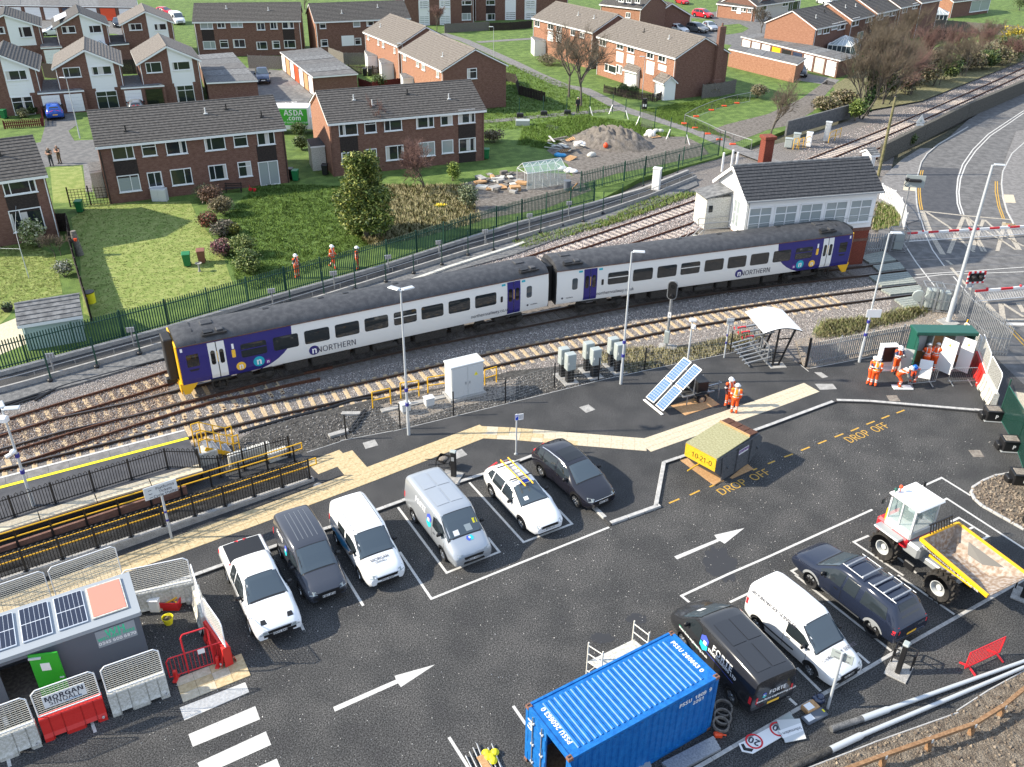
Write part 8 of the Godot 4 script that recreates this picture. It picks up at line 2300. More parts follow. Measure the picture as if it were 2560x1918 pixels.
func odds_and_ends()->void:
	var bay2:=(Q(15,1065,655)-Q(15,235,0)).normalized()
	charger("black charging post with guard rails beside the white groundwork van",Q(15,1125,830),yaw_of(bay2)-1.2,true)
	charger("black charging post with guard rails at the picture's far bay edge",Q(15,2200,180),yaw_of(bay2)-1.2,true)
	charger("black charging post behind the silver van",Q(9,1690,800,FW),-.3,false)
	var wb:=thing("wheelbarrow","black wheelbarrow with pink rubble behind the silver van","wheelbarrow",Q(9,1620,730,FW),.4)
	put("tray",mb().lathe(V(0,.4,0),[[.2,.0],[.42,.25],[.4,.25],[.18,.03],[.0,.03]],4),"black",wb)
	put("rubble",mb().ball(V(.0,.55,0),V(.28,.14,.2),8,4),"gravel",wb)
	put("handle",mb().tube([V(.3,.35,.2),V(-.85,.6,.26)],.02).tube([V(.3,.35,-.2),V(-.85,.6,-.26)],.02).tube([V(-.3,.45,.2),V(-.35,.02,.2)],.02).tube([V(-.3,.45,-.2),V(-.35,.02,-.2)],.02),"black",wb)
	put("wheel",mb().cyl(V(.45,.18,-.04),V(.45,.18,.04),.18,.18,14),"rubber",wb)
	var a:=Q(15,1690,830); var b:=Q(15,1990,690)
	var rb:=thing("pedestrian_barrier","red steel pedestrian barrier standing alone by the grey lamp columns","barrier",a)
	var d:=b-a; d.y=0
	put("frame",mb().tube([V(0,.15,0),V(0,.95,0),d+V(0,.95,0),d+V(0,.15,0),V(0,.15,0)],.025),"red",rb)
	var br:=mb()
	for i in range(1,20): br.cyl(d*(i/20.0)+V(0,.15,0),d*(i/20.0)+V(0,.95,0),.012,.012,5)
	put("bars",br,"red",rb)
	var sd:=V(-d.z,0,d.x).normalized()
	for t in [.1,.9]: put("foot",mb().bar(d*t+sd*.35+V(0,.03,0),d*t+V(0,.18,0),.06,.05).bar(d*t-sd*.35+V(0,.03,0),d*t+V(0,.18,0),.06,.05),"red",rb)
	for c in [[[545,1330,815,1240,1030,1162,2209,742,2700,570],"grey lamp column lying on asphalt with dirty buff foot"],[[200,1665,540,1508,795,1388,2209,792,2700,590],"grey lamp column lying beside the bed edging with black foot"]]:
		var p:=qpts(15,c[0],.12)
		var o:=thing("lamp_column",c[1],"lamp column",p[0]*V(1,0,1))
		var q:=p.map(func(e): return e-o.position)
		put("foot",mb().cyl(q[0],q[1],.115,.115,14),"cinder" if c[0][0]<300 else "concrete_dark",o)
		put("base_tube",mb().cyl(q[1],q[2],.118,.118,14).cyl(q[2],q[2].lerp(q[3],.02),.118,.08,14),"lamp_grey",o)
		put("shaft",mb().cyl(q[2].lerp(q[3],.01),q[4],.085,.06,14),"lamp_grey",o)
	var posts:=[[2400,880],[2000,1215],[1745,1375],[1375,1505],[980,1645],[560,1800]]
	var kp:=[]
	for e in posts: kp.append(Q(15,e[0],e[1],.03))
	var kr:=thing("knee_rail","low timber knee rail on stubby posts along the planting bed","fence",kp[0])
	for i in kp.size():
		var q:Vector3=kp[i]-kp[0]
		var dir:Vector3=(kp[mini(i+1,kp.size()-1)]-kp[maxi(i-1,0)]).normalized()
		put("post",mb(q,yaw_of(dir)).rbox(V(0,.2,0),V(.16,.55,.16),.01),"timber",kr)
		put("strap",mb(q,yaw_of(dir)).box(V(0,.5,0),V(.08,.16,.17)),"cabinet_pale",kr)
		if i<kp.size()-1: put("rail",mb().bar(q+V(0,.53,0),kp[i+1]-kp[0]+V(0,.53,0),.13,.13),"timber",kr)
	var sp:=thing("sign_post","grey sign post seen from behind beside the cardboard boxes","sign",Q(15,515,1150),-.6)
	put("pole",mb().cyl(Vector3.ZERO,V(0,2.75,0),.05,.05,10),"lamp_grey",sp)
	put("panel",mb().rbox(V(0,2.5,-.07),V(.75,.42,.03),.01),"cabinet",sp)
	put("bracket",mb().box(V(0,2.62,-.05),V(.5,.04,.03)).box(V(0,2.38,-.05),V(.5,.04,.03)),"galvanised",sp)
	var flat_sign:=func(label:String,t: int,l:Array,h: float,m:String)->Node3D:
		var p:=qpts(t,l,h)
		var o:=thing("road_sign",label,"sign",p[0]*V(1,0,1))
		put("board",mb().slab(p.map(func(e): return e-o.position),h,.03),m,o)
		return o
	var s1:Node3D=flat_sign.call("white speed limit sign board with red rings lying by the kerb",14,[1955,1455,1990,1440,2330,1255,2450,1270,2440,1330,2080,1540,1985,1520],.06,"white")
	for e in [[2090,1435,"20"],[2300,1330,"10"]]:
		var c:=Q(14,e[0],e[1],.064)-s1.position
		put("ring",mb(c).lathe(Vector3.ZERO,[[.3,.0],[.3,.006],[.24,.006]],24),"red",s1)
		words(s1,e[2],.26,Transform3D(Basis(Vector3.UP,2.6)*Basis(Vector3.RIGHT,-PI/2),c+V(0,.006,0)),"train_text","Droid Sans",700)
	put("chevron",mb().sheet([Q(14,1975,1460,.066)-s1.position,Q(14,2000,1455,.066)-s1.position,Q(14,2020,1490,.066)-s1.position,Q(14,2085,1500,.066)-s1.position,Q(14,2070,1525,.066)-s1.position,Q(14,2000,1512,.066)-s1.position],.066),"black",s1)
	var s2:Node3D=flat_sign.call("grey information sign board lying upside down on the pile",15,[75,1250,275,1238,330,1410,150,1445],.1,"cabinet_pale")
	put("white_strip",mb().slab(qpts(15,[90,1345,285,1275,305,1345,130,1410],.1).map(func(e): return e-s2.position),.106,.01),"white",s2)
	words(s2,"Information i",.1,Transform3D(Basis(Vector3.UP,3.5)*Basis(Vector3.RIGHT,-PI/2),Q(15,200,1345,.11)-s2.position),"train_text")
	flat_sign.call("grey sign board lying beneath the information board",15,[40,1275,190,1185,235,1250,90,1340],.06,"cabinet")
	flat_sign.call("grey sheet metal panel lying beside the container",14,[1030,1665,1180,1580,1205,1650,1100,1720],.2,"cabin_trim")
	for i in 4:
		var o:=put("steel_channel",mb().bar(Q(14,1300+i*30,1640+i*22,.08+i*.0),Q(14,1745+i*16,1410+i*28,.08),.13,.12),"galvanised")
		tag(o,"long galvanised steel channel lying between container and kerb","channel","steel channels beside the container")
	for c in [[1820,1160,.3],[1815,1235,.28],[1800,1300,.26]]:
		var k:=0
		for j in 2:
			var o:=put("cable_coil",ring_tube(Q(14,c[0],c[1],.08+j*.12),c[2],.035,.15*j,3),"black" if j==0 else "grey_timber")
			tag(o,"coil of cable stacked at the blue container's corner","coil","cable coils at the container corner")
	var rt:=put("red_tool",mb(Q(14,1775,1395)).rbox(V(0,.1,0),V(.3,.2,.18),.04).cyl(V(0,.15,0),V(.25,.2,.1),.03),"orange_red")
	tag(rt,"small orange power tool on the ground by the steel channels","tool")
	var cb:=thing("cardboard_box","open cardboard box beside the black van and kerb","box",Q(15,360,1160),.5)
	put("box",mb().rbox(V(0,.1,0),V(.55,.2,.36),.01),"plywood",cb)
	put("leaflet",mb().box(V(-.08,.21,0),V(.3,.01,.26)),"white",cb)
	var bag:=put("blue_bag",mb(Q(15,430,1090)).ball(V(0,.1,0),V(.25,.16,.2),9,5,-.6).ball(V(.05,.24,0),V(.16,.12,.14),8,4),"truck_navy")
	tag(bag,"dark blue rag bag beside the open cardboard box","bag")
	var cs:=thing("tool_case","flat black tool case with papers on the asphalt","case",Q(15,400,1230),.5)
	put("case",mb().rbox(V(0,.07,0),V(.95,.12,.38),.04),"cabin_grey",cs)
	put("paper",mb().box(V(-.25,.135,0),V(.3,.008,.24)),"white",cs)
	put("latch",mb().box(V(.4,.13,0),V(.06,.02,.12)),"yellow_line",cs)
	for i in 9:
		var x:=1770.0+i*32
		var o:=put("scaffold_tube",mb().tube([Q(13,x+40,1560-(i%4)*35,.06+.03*(i%2)),Q(13,x+190,1860-(i%3)*20,.06+.03*(i%2))],.026,8),"galvanised")
		tag(o,"aluminium scaffold tube in the loose heap by the container","tube","loose scaffold tubes")
	var kb:=put("timber_board",mb().bar(Q(13,1930,1560,.12),Q(13,2060,1760,.12),.24,.03),"plywood")
	tag(kb,"pale timber board among the loose scaffold tubes","board")
	for c in [[1985,1535],[2030,1570],[2060,1530],[2045,1600],[2000,1570]]:
		var o:=put("safety_helmet",mb(Q(13,c[0],c[1],.1)).ball(Vector3.ZERO,V(.12,.1,.14),10,5,.0).lathe(Vector3.ZERO,[[.15,.0],[.15,.012],[.11,.012]],12),"yellow_line")
		tag(o,"yellow plastic clamp cap on the scaffold tubes","clamp","yellow caps on the scaffold tubes")
	var q:=[Q(14,640,880),Q(14,1025,690),Q(14,1150,790),Q(14,760,960)]
	var o:=thing("scaffold_tower","low aluminium scaffold tower with white deck behind the container","scaffold",q[0])
	for i in 4:
		q[i]=q[i]*V(1,0,1)
	var l:=q.map(func(e): return e-q[0])
	for e in l: put("upright",mb().cyl(e,e+V(0,1.75,0),.028,.028,8),"white_plastic",o)
	for s in [[0,3],[1,2]]:
		for y in [.35,.8,1.2,1.6]: put("rung",mb().cyl(l[s[0]]+V(0,y,0),l[s[1]]+V(0,y,0),.022,.022,6),"white_plastic",o)
	for s in [[0,1],[3,2]]: put("brace",mb().cyl(l[s[0]]+V(0,.75,0),l[s[1]]+V(0,.75,0),.022,.022,6).cyl(l[s[0]]+V(0,.2,0),l[s[1]]+V(0,.75,0),.018,.018,6),"white_plastic",o)
	put("deck",mb().slab([l[0].lerp(l[3],.08),l[1].lerp(l[2],.08),l[1].lerp(l[2],.92),l[0].lerp(l[3],.92)],.86,.06),"dirty_white",o)
# ---------------------------------------------------------------- people
func person_mesh(pose:Dictionary,pal:Dictionary)->ArrayMesh:
	var J:={"hip": V(0,.95,0),"chest": V(0,1.3,.01),"neck": V(0,1.47,.0),"head": V(0,1.63,.02),"sl": V(-.19,1.42,0),"sr": V(.19,1.42,0),"el": V(-.25,1.15,-.02),"er": V(.25,1.15,-.02),"wl": V(-.23,.92,.08),"wr": V(.23,.92,.08),"hl": V(-.09,.92,0),"hr": V(.09,.92,0),"kl": V(-.11,.5,.03),"kr": V(.11,.5,.03),"al": V(-.12,.09,-.02),"ar": V(.12,.09,-.02),"tl": V(-.13,.045,.16),"tr": V(.13,.045,.16)}
	for k in pose:J[k]=pose[k]
	var bones:=[["hip","chest",.155,.17,0],["chest","neck",.15,.07,0],["sl","sr",.09,.09,0],["neck","head",.06,.075,4],["head","head",.105,.105,4],["sl","el",.075,.06,1],["sr","er",.075,.06,1],["el","wl",.058,.042,1],["er","wr",.058,.042,1],["wl","wl",.05,.05,5],["wr","wr",.05,.05,5],["hip","hl",.14,.11,2],["hip","hr",.14,.11,2],["hl","kl",.105,.075,2],["hr","kr",.105,.075,2],["kl","al",.075,.058,2],["kr","ar",.075,.058,2],["al","tl",.058,.045,3],["ar","tr",.058,.045,3]]
	var c:=.035
	var lo:=V(INF,INF,INF); var hi := -lo
	for k in J: lo=lo.min(J[k]); hi=hi.max(J[k])
	lo-=Vector3.ONE*.25; hi+=Vector3.ONE*.25
	var nx:=int((hi.x-lo.x)/c)+2; var ny:=int((hi.y-lo.y)/c)+2; var nz:=int((hi.z-lo.z)/c)+2
	var f:=PackedFloat32Array(); f.resize(nx*ny*nz); f.fill(1.0)
	var reg:=PackedInt32Array(); reg.resize(f.size())
	var best:=PackedFloat32Array(); best.resize(f.size()); best.fill(9.0)
	for b in bones:
		var p:Vector3=J[b[0]]; var q:Vector3=J[b[1]]
		var r0: float=b[2]; var r1: float=b[3]
		var a0:=((p.min(q)-Vector3.ONE*(maxf(r0,r1)+.1)-lo)/c).floor(); var a1:=((p.max(q)+Vector3.ONE*(maxf(r0,r1)+.1)-lo)/c).ceil()
		var pq:=q-p; var ll:=maxf(pq.length_squared(),1e-6)
		for iy in range(maxi(0,int(a0.y)),mini(ny,int(a1.y)+1)):
			for iz in range(maxi(0,int(a0.z)),mini(nz,int(a1.z)+1)):
				for ix in range(maxi(0,int(a0.x)),mini(nx,int(a1.x)+1)):
					var w:=lo+V(ix,iy,iz)*c
					var t:=clampf((w-p).dot(pq)/ll,0,1)
					var dv:=w-p-pq*t
					if b[4]==0: dv.z *= 1.25
					var dd:=dv.length()-lerpf(r0,r1,t)
					var i:=ix+nx*(iz+nz*iy)
					var o:=f[i]
					var k:=clampf(.5+.5*(o-dd)/.05,0,1)
					f[i]=lerpf(o,dd,k)-.05*k*(1-k)
					if dd<best[i]: best[i]=dd; reg[i]=b[4]
	var vid:={}
	var vs:=[]
	var vr:=[]
	var sx:=[1,nx,nx*nz]
	for iy in ny-1:
		for iz in nz-1:
			for ix in nx-1:
				var i:=ix+nx*(iz+nz*iy)
				var s:=0; var pos:=Vector3.ZERO; var cnt:=0
				var inside:=0
				for k in 8:
					if f[i+(k & 1)+nx*((k >> 1) & 1)+nx*nz*(k >> 2)]<0: inside+=1
				if inside==0 or inside==8: continue
				for e in [[0,1],[2,3],[4,5],[6,7],[0,2],[1,3],[4,6],[5,7],[0,4],[1,5],[2,6],[3,7]]:
					var v0:=f[i+(e[0] & 1)+nx*((e[0] >> 1) & 1)+nx*nz*(e[0] >> 2)]; var v1:=f[i+(e[1] & 1)+nx*((e[1] >> 1) & 1)+nx*nz*(e[1] >> 2)]
					if (v0<0)==(v1<0): continue
					var t:=v0/(v0-v1)
					pos+=V(e[0] & 1,e[0] >> 2,(e[0] >> 1) & 1).lerp(V(e[1] & 1,e[1] >> 2,(e[1] >> 1) & 1),t)
					cnt+=1
				vid[i]=vs.size()
				vs.append(lo+(V(ix,iy,iz)+pos/cnt)*c)
				vr.append(reg[i])
	var m:=mb()
	for i in vid:
		for ax in 3:
			if (f[i]<0)==(f[i+[1,nx,nx*nz][ax]]<0): continue
			var u: int=[nx,nx*nz,1][ax]; var v: int=[nx*nz,1,nx][ax]
			if not (vid.has(i-u) and vid.has(i-v) and vid.has(i-u-v)): continue
			var q:=[vid[i],vid[i-u],vid[i-u-v],vid[i-v]]
			var cen:Vector3=(vs[q[0]]+vs[q[2]])*.5
			m.col=cloth(cen,vr[q[0]],pal,J)
			var a:Vector3=vs[q[0]]; var b:Vector3=vs[q[1]]; var cc:Vector3=vs[q[2]]; var d:Vector3=vs[q[3]]
			var g:=Vector3.ZERO; g[[0,2,1][ax]]=1.0 if f[i]<0 else -1.0
			if (b-a).cross(cc-a).dot(g)>0: m.quad(a,b,cc,d)
			else: m.quad(d,cc,b,a)
	m.smooth(75)
	m.col=pal.hand
	for sd in [["el","wl",1.0],["er","wr",-1.0]]:
		var w:Vector3=J[sd[1]]; var dr:Vector3=(w-J[sd[0]]).normalized()
		var ac:=dr.cross(V(0,0,1) if absf(dr.z)<.8 else Vector3.UP).normalized()
		for k in 4:
			var p:=w+dr*.045+ac*(k-1.5)*.02
			var mid:=p+dr*(.035+.006*(1.5-absf(k-1.5)))
			m.cyl(p,mid,.0105,.0095,5); m.cyl(mid,mid+(dr+V(0,0,.5)).normalized()*.035,.0095,.007,5)
		m.cyl(w+ac*.035*sd[2],w+ac*.06*sd[2]+dr*.05,.012,.009,5)
	var hd:Vector3=J.head
	var fd:Vector3=pose.get("face",V(0,0,1))
	var sdv:=fd.cross(Vector3.UP).normalized()
	m.col=Color(.5,.3,.22).srgb_to_linear() if false else L(.42,.22,.15)
	m.col=Color(.42,.25,.18)
	m.cyl(hd+fd*.095,hd+fd*.125+V(0,-.02,0),.012,.02,5)
	for s in [-1.0,1.0]: m.ball(hd+sdv*.105*s+V(0,-.01,0),V(.015,.03,.022),6,4)
	m.col=Color(.03,.02,.02)
	for s in [-1.0,1.0]: m.box(hd+fd*.1+sdv*.04*s+V(0,.015,0),V(.022,.012,.022))
	m.box(hd+fd*.1+V(0,-.06,0),V(.045,.01,.02))
	return m.mesh(M.person,true)
func cloth(p:Vector3,r: int,pal:Dictionary,J:Dictionary)->Color:
	if r==4: return pal.get("hair",Color(.42,.25,.18)) if p.y>J.head.y+.03 and not pal.has("helmet") else Color(.42,.25,.18)
	if r==5: return pal.hand
	if r==3: return pal.boots
	var hi: bool=pal.has("stripe")
	if r==2:
		var y: float=p.y
		if hi and (absf(y-.3)<.035 or absf(y-.42)<.03): return pal.stripe
		return pal.legs
	if r==1: return pal.stripe if hi and pal.get("sleeves",false) and absf(p.y-1.22)<.03 else pal.arms
	if hi and (absf(p.y-1.02)<.03 or absf(p.y-1.16)<.03 or (p.y>1.2 and absf(absf(p.x)-.1)<.028)): return pal.stripe
	return pal.top
func build_people()->void:
	var orange:=Color(.85,.1,.015); var silver:=Color(.62,.62,.6); var dark:=Color(.02,.02,.025); var navy:=Color(.03,.06,.14)
	var hv:={"top": orange,"arms": orange,"legs": orange,"boots": dark,"hand": Color(.05,.05,.05),"stripe": silver,"helmet": 1,"sleeves": true}
	var vest:=hv.duplicate(); vest.arms=navy
	var vest2:=hv.duplicate(); vest2.arms=Color(.06,.02,.03)
	var yel:=hv.duplicate(); yel.top=Color(.9,.28,.01)
	var bib:=hv.duplicate(); bib.arms=dark
	var gry:=hv.duplicate(); gry.arms=Color(.2,.2,.2)
	var civ:={"top": dark,"arms": dark,"legs": dark,"boots": dark,"hand": Color(.42,.25,.18),"hair": Color(.5,.48,.45)}
	var civ2:={"top": Color(.02,.025,.02),"arms": Color(.42,.25,.18),"legs": Color(.04,.045,.06),"boots": dark,"hand": Color(.42,.25,.18),"hair": Color(.3,.25,.2)}
	var civ3:={"top": dark,"arms": Color(.42,.25,.18),"legs": Color(.12,.08,.05),"boots": dark,"hand": Color(.42,.25,.18),"hair": Color(.35,.22,.18)}
	var stand:={}
	var work:={"el": V(-.24,1.2,.12),"er": V(.24,1.2,.12),"wl": V(-.12,1.2,.36),"wr": V(.12,1.22,.36),"head": V(0,1.6,.07),"face": V(0,-.4,.9)}
	var walk:={"kl": V(-.1,.52,.2),"al": V(-.1,.1,.24),"tl": V(-.1,.06,.42),"kr": V(.1,.5,-.08),"ar": V(.1,.14,-.36),"tr": V(.1,.05,-.22),"wl": V(-.24,.95,-.14),"wr": V(.24,.95,.24)}
	var bend:={"hip": V(0,.82,-.2),"chest": V(0,1.02,.12),"neck": V(0,1.1,.27),"head": V(0,1.18,.4),"sl": V(-.19,1.06,.2),"sr": V(.19,1.06,.2),"el": V(-.22,.8,.3),"er": V(.22,.8,.3),"wl": V(-.12,.62,.5),"wr": V(.12,.62,.5),"hl": V(-.1,.8,-.2),"hr": V(.1,.8,-.2),"kl": V(-.14,.46,.02),"kr": V(.14,.46,.02),"face": V(0,-.8,.6)}
	var cross:={"el": V(-.26,1.18,.1),"er": V(.26,1.18,.1),"wl": V(.08,1.18,.22),"wr": V(-.08,1.12,.22)}
	var phone:={"el": V(-.3,1.2,.05),"wl": V(-.12,1.52,.14),"wr": V(.2,.92,.1)}
	var list:=[
		[stand,vest2,U(1818,1016,FW),.4,"person in orange hi-vis and white helmet facing the solar trailer",0,1.0],
		[stand,yel,Q(10,1912,252,FW),2.9,"person in orange vest and trousers seen from behind beside the buff path",0,1.0],
		[work,vest,U(1860+1905/6.136,760+1225/6.136,FW),.8,"person in orange vest with navy sleeves under grey palisade lamp post",0,1.0],
		[stand,yel,U(1860+1975/6.136,760+1260/6.136,FW),2.8,"person in bright orange jacket seen from behind at the drain cover",0,1.0],
		[work,vest,U(2200+215/6.136,700+1425/6.136,FW),.3,"person in orange vest looking down beside the open meter cabinet",0,.97],
		[bend,gry,U(2200+290/6.136,700+1640/6.136,FW),1.4,"person bending over in orange hi-vis before the crowd barrier",0,1.0],
		[bend,gry,U(2200+490/6.136,700+1585/6.136,FW),-.6,"person in orange hi-vis and blue helmet leaning at the barrier",1,1.0],
		[work,hv,U(2200+660/6.136,700+1395/6.136,FW),3.0,"person in orange suit working inside the green cabinet's first bay",0,1.0],
		[work,hv,U(2200+785/6.136,700+1385/6.136,FW),2.4,"person in banded orange suit at the green cabinet's brown backboard",0,1.0],
		[phone,bib,Q(5,358,742,.0),1.0,"person in orange bib trousers and black sleeves holding a phone by green fence",0,1.0],
		[walk,hv,Q(5,668,660,.0),1.2,"person in orange suit striding along behind the green fence",0,1.0],
		[stand,hv,Q(5,880,672,.0),1.6,"person in orange suit standing beside the conifer and green fence",0,1.0],
		[stand,civ,Q(2,565,970),.4,"person in dark coat walking on the footpath by the bare trees",-1,1.0],
		[cross,civ2,Q(0,448,1432),.2,"person in dark top and jeans standing in the estate road",-1,1.0],
		[cross,civ3,Q(0,520,1412),-.2,"person in black top and brown shorts standing in the estate road",-1,1.0]]
	var cache:={}
	for e in list:
		var key := "%d|%d"%[e[0].hash(),e[1].hash()]
		if not cache.has(key): cache[key]=person_mesh(e[0],e[1])
		var o:=thing("person",e[4],"person",e[2],e[3])
		o.scale=Vector3.ONE*1.03
		inst("body",cache[key],o)
		if e[5]>=0:
			var hd:Vector3=e[0].get("head",V(0,1.63,.02))
			var fd:Vector3=e[0].get("face",V(0,0,1))
			var h:=mb()
			h.x=Transform3D(Basis(Vector3.RIGHT,.5 if fd.y < -.2 else .05),hd+V(0,.03,0))
			h.ball(Vector3.ZERO,V(.13,.135,.15),14,7,.0)
			h.lathe(V(0,0,.02),[[.165,-.012],[.165,.004],[.12,.004]],16)
			put("helmet",h,"helmet_blue" if e[5]==1 else "helmet",o)
# ---------------------------------------------------------------- the estate: ground,fences,plants
func build_estate()->void:
	mt("shed_blue",L(.42,.53,.53),.7)
	mt("bin_green",L(.01,.16,.05),.5)
	mt("bin_brown",L(.2,.08,.05),.5)
	var edge:=pts([-600,1070,0,931,417,821,640,756,958,666,1135,608,1280,562,1487,506,1600,446,1796,393,1963,326,2123,284,2330,226,2560,118,2760,20])
	sheet("grass_field",edge+[V(330,0,-600),V(-330,0,-600),V(-200,0,-60)],.0,"grass",.4)
	sheet("mown_lawn",qpts(4,[610,230,780,105,1640,80,1720,260,1900,480,2010,800,1420,955,800,1085,720,1050,690,560]),.008,"lawn",.02)
	sheet("garden_lawn",qpts(4,[-400,480,230,440,470,540,540,880,200,950,0,1140,-400,1250]),.008,"lawn",.02)
	sheet("garden_lawn",qpts(0,[430,1450,700,1425,740,1657,740,1750,460,1750]),.008,"lawn",.02)
	sheet("brick_patio",qpts(4,[-60,1170,160,1080,260,1300,-60,1430]),.012,"buff_pale",.02)
	sheet("rough_ground",qpts(5,[1150,-40,1700,-60,1950,250,1400,400,1000,470,900,400]),.008,"rough_grass",.02)
	sheet("allotment_ground",qpts(1,[1760,1590,2209,1480,2700,1500,2900,1640,2500,1800,1900,1900]),.008,"mud",.02)
	sheet("spoil_ground",qpts(2,[300,1300,430,1190,700,1100,1150,1180,1500,1180,1640,1250,1700,1330,1300,1420,900,1500,560,1600,480,1420]),.012,"mud",.02)
	sheet("bare_ground",qpts(2,[1640,1150,1850,1075,2209,985,2500,850,2720,690,2800,720,2720,800,2600,960,2400,1080,2209,1120,1900,1240]),.012,"mud",.02)
	sheet("scrub_ground",qpts(3,[560,1050,700,980,1330,870,2209,520,2209,300,1700,380,1300,420,900,480,760,620,560,740,620,860]),.02,"rough_grass",.02)
	sheet("estate_road",qpts(0,[-300,1330,350,1228,830,1205,2300,1050,2300,1130,860,1400,760,1420,420,1440,-300,1540]),.01,"estate_road",.02)
	sheet("driveway",qpts(0,[385,1100,350,1228,640,1215,590,1130,660,1080,640,930,390,950]),.014,"estate_road",.02)
	sheet("garden_path",qpts(0,[715,1420,770,1410,800,1657,740,1657]),.012,"pavement",.02)
	sheet("garage_court",qpts(1,[-420,560,200,605,490,800,445,900,150,945,-420,900]),.01,"estate_road",.02)
	sheet("court_apron",qpts(1,[190,615,240,600,500,790,470,850,360,800]),.016,"pavement",.02)
	sheet("estate_road",qpts(2,[1380,330,1540,130,1800,95,2209,120,2700,40,3600,-60,3600,-20,2650,130,2330,230,2209,340,1990,400,1820,380]),.01,"estate_road",.02)
	sheet("grass_verge",qpts(2,[1545,155,1700,165,1755,185,1640,205,1550,195]),.016,"grass",.02)
	sheet("grass_verge",qpts(2,[1800,220,1960,205,2045,245,1990,280,1850,300]),.016,"grass",.02)
	sheet("garage_forecourt",qpts(3,[-60,560,620,690,560,740,230,690,-80,600]),.012,"pavement",.02)
	sheet("estate_road",qpts(0,[-300,180,1000,140,1500,260,1160,330,980,290,-300,330]),.01,"estate_road",.02)
	band("footpath",qpts(1,[1600,290,1800,350,2000,440,2209,535,2420,640,2650,740])+qpts(2,[620,772,780,850,930,930,1080,980,1280,1040,1600,1140,1900,1270,2250,1400]),1.9,.02,"pavement")
	band("footpath",qpts(2,[-500,1075,0,1030,300,1000,560,977,800,957,930,940]),1.4,.024,"pavement")
	band("footpath",qpts(2,[-300,365,0,345,170,335]),1.6,.02,"pavement")
	var kk:=setting("court_marking","worn white court lettering")
	words(kk,"KEEP",1.1,face(Q(1,255,895,.014),Q(1,330,885)-Q(1,175,905),Vector3.UP),"paint_white")
	line(kk,qpts(1,[150,870,400,862]),.1,"paint_white",.014)
	estate_fences()
	estate_things()
	plants()
func board_fence(called:String,label:String,p:Array,h: float,m:String,gap:=.16,w:=.15,picket:=false)->void:
	var o:=thing(called,label,"fence",p[0])
	var q:=p.map(func(e): return e-p[0])
	var bm:ArrayMesh
	if picket: bm=mb().prism(PackedVector2Array([W(-w/2,.04),W(w/2,.04),W(w/2,h-.05),W(0,h),W(-w/2,h-.05)]),.025).mesh(M[m])
	else: bm=mb().box(V(0,h/2,0),V(w,h,.025)).mesh(M[m])
	var k:=0
	for e in along(q,gap,gap*.5):
		if k>=300: break
		k+=1
		inst("board",bm,o,Transform3D(Basis(Vector3.UP,yaw_of(e[1])),e[0]+V(0,R(-.02,.02),0)))
	var r:=mb()
	for i in q.size()-1:
		for y in [.3,h-.3]: r.bar(q[i]+V(0,y,-.04),q[i+1]+V(0,y,-.04),.05,.08)
	put("rail",r,m,o)
	var pm:=mb().box(V(0,h*.52,-.06),V(.1,h*1.06,.1)).mesh(M[m])
	for e in along(q,1.9,.0): inst("post",pm,o,Transform3D(Basis(Vector3.UP,yaw_of(e[1])),e[0]))
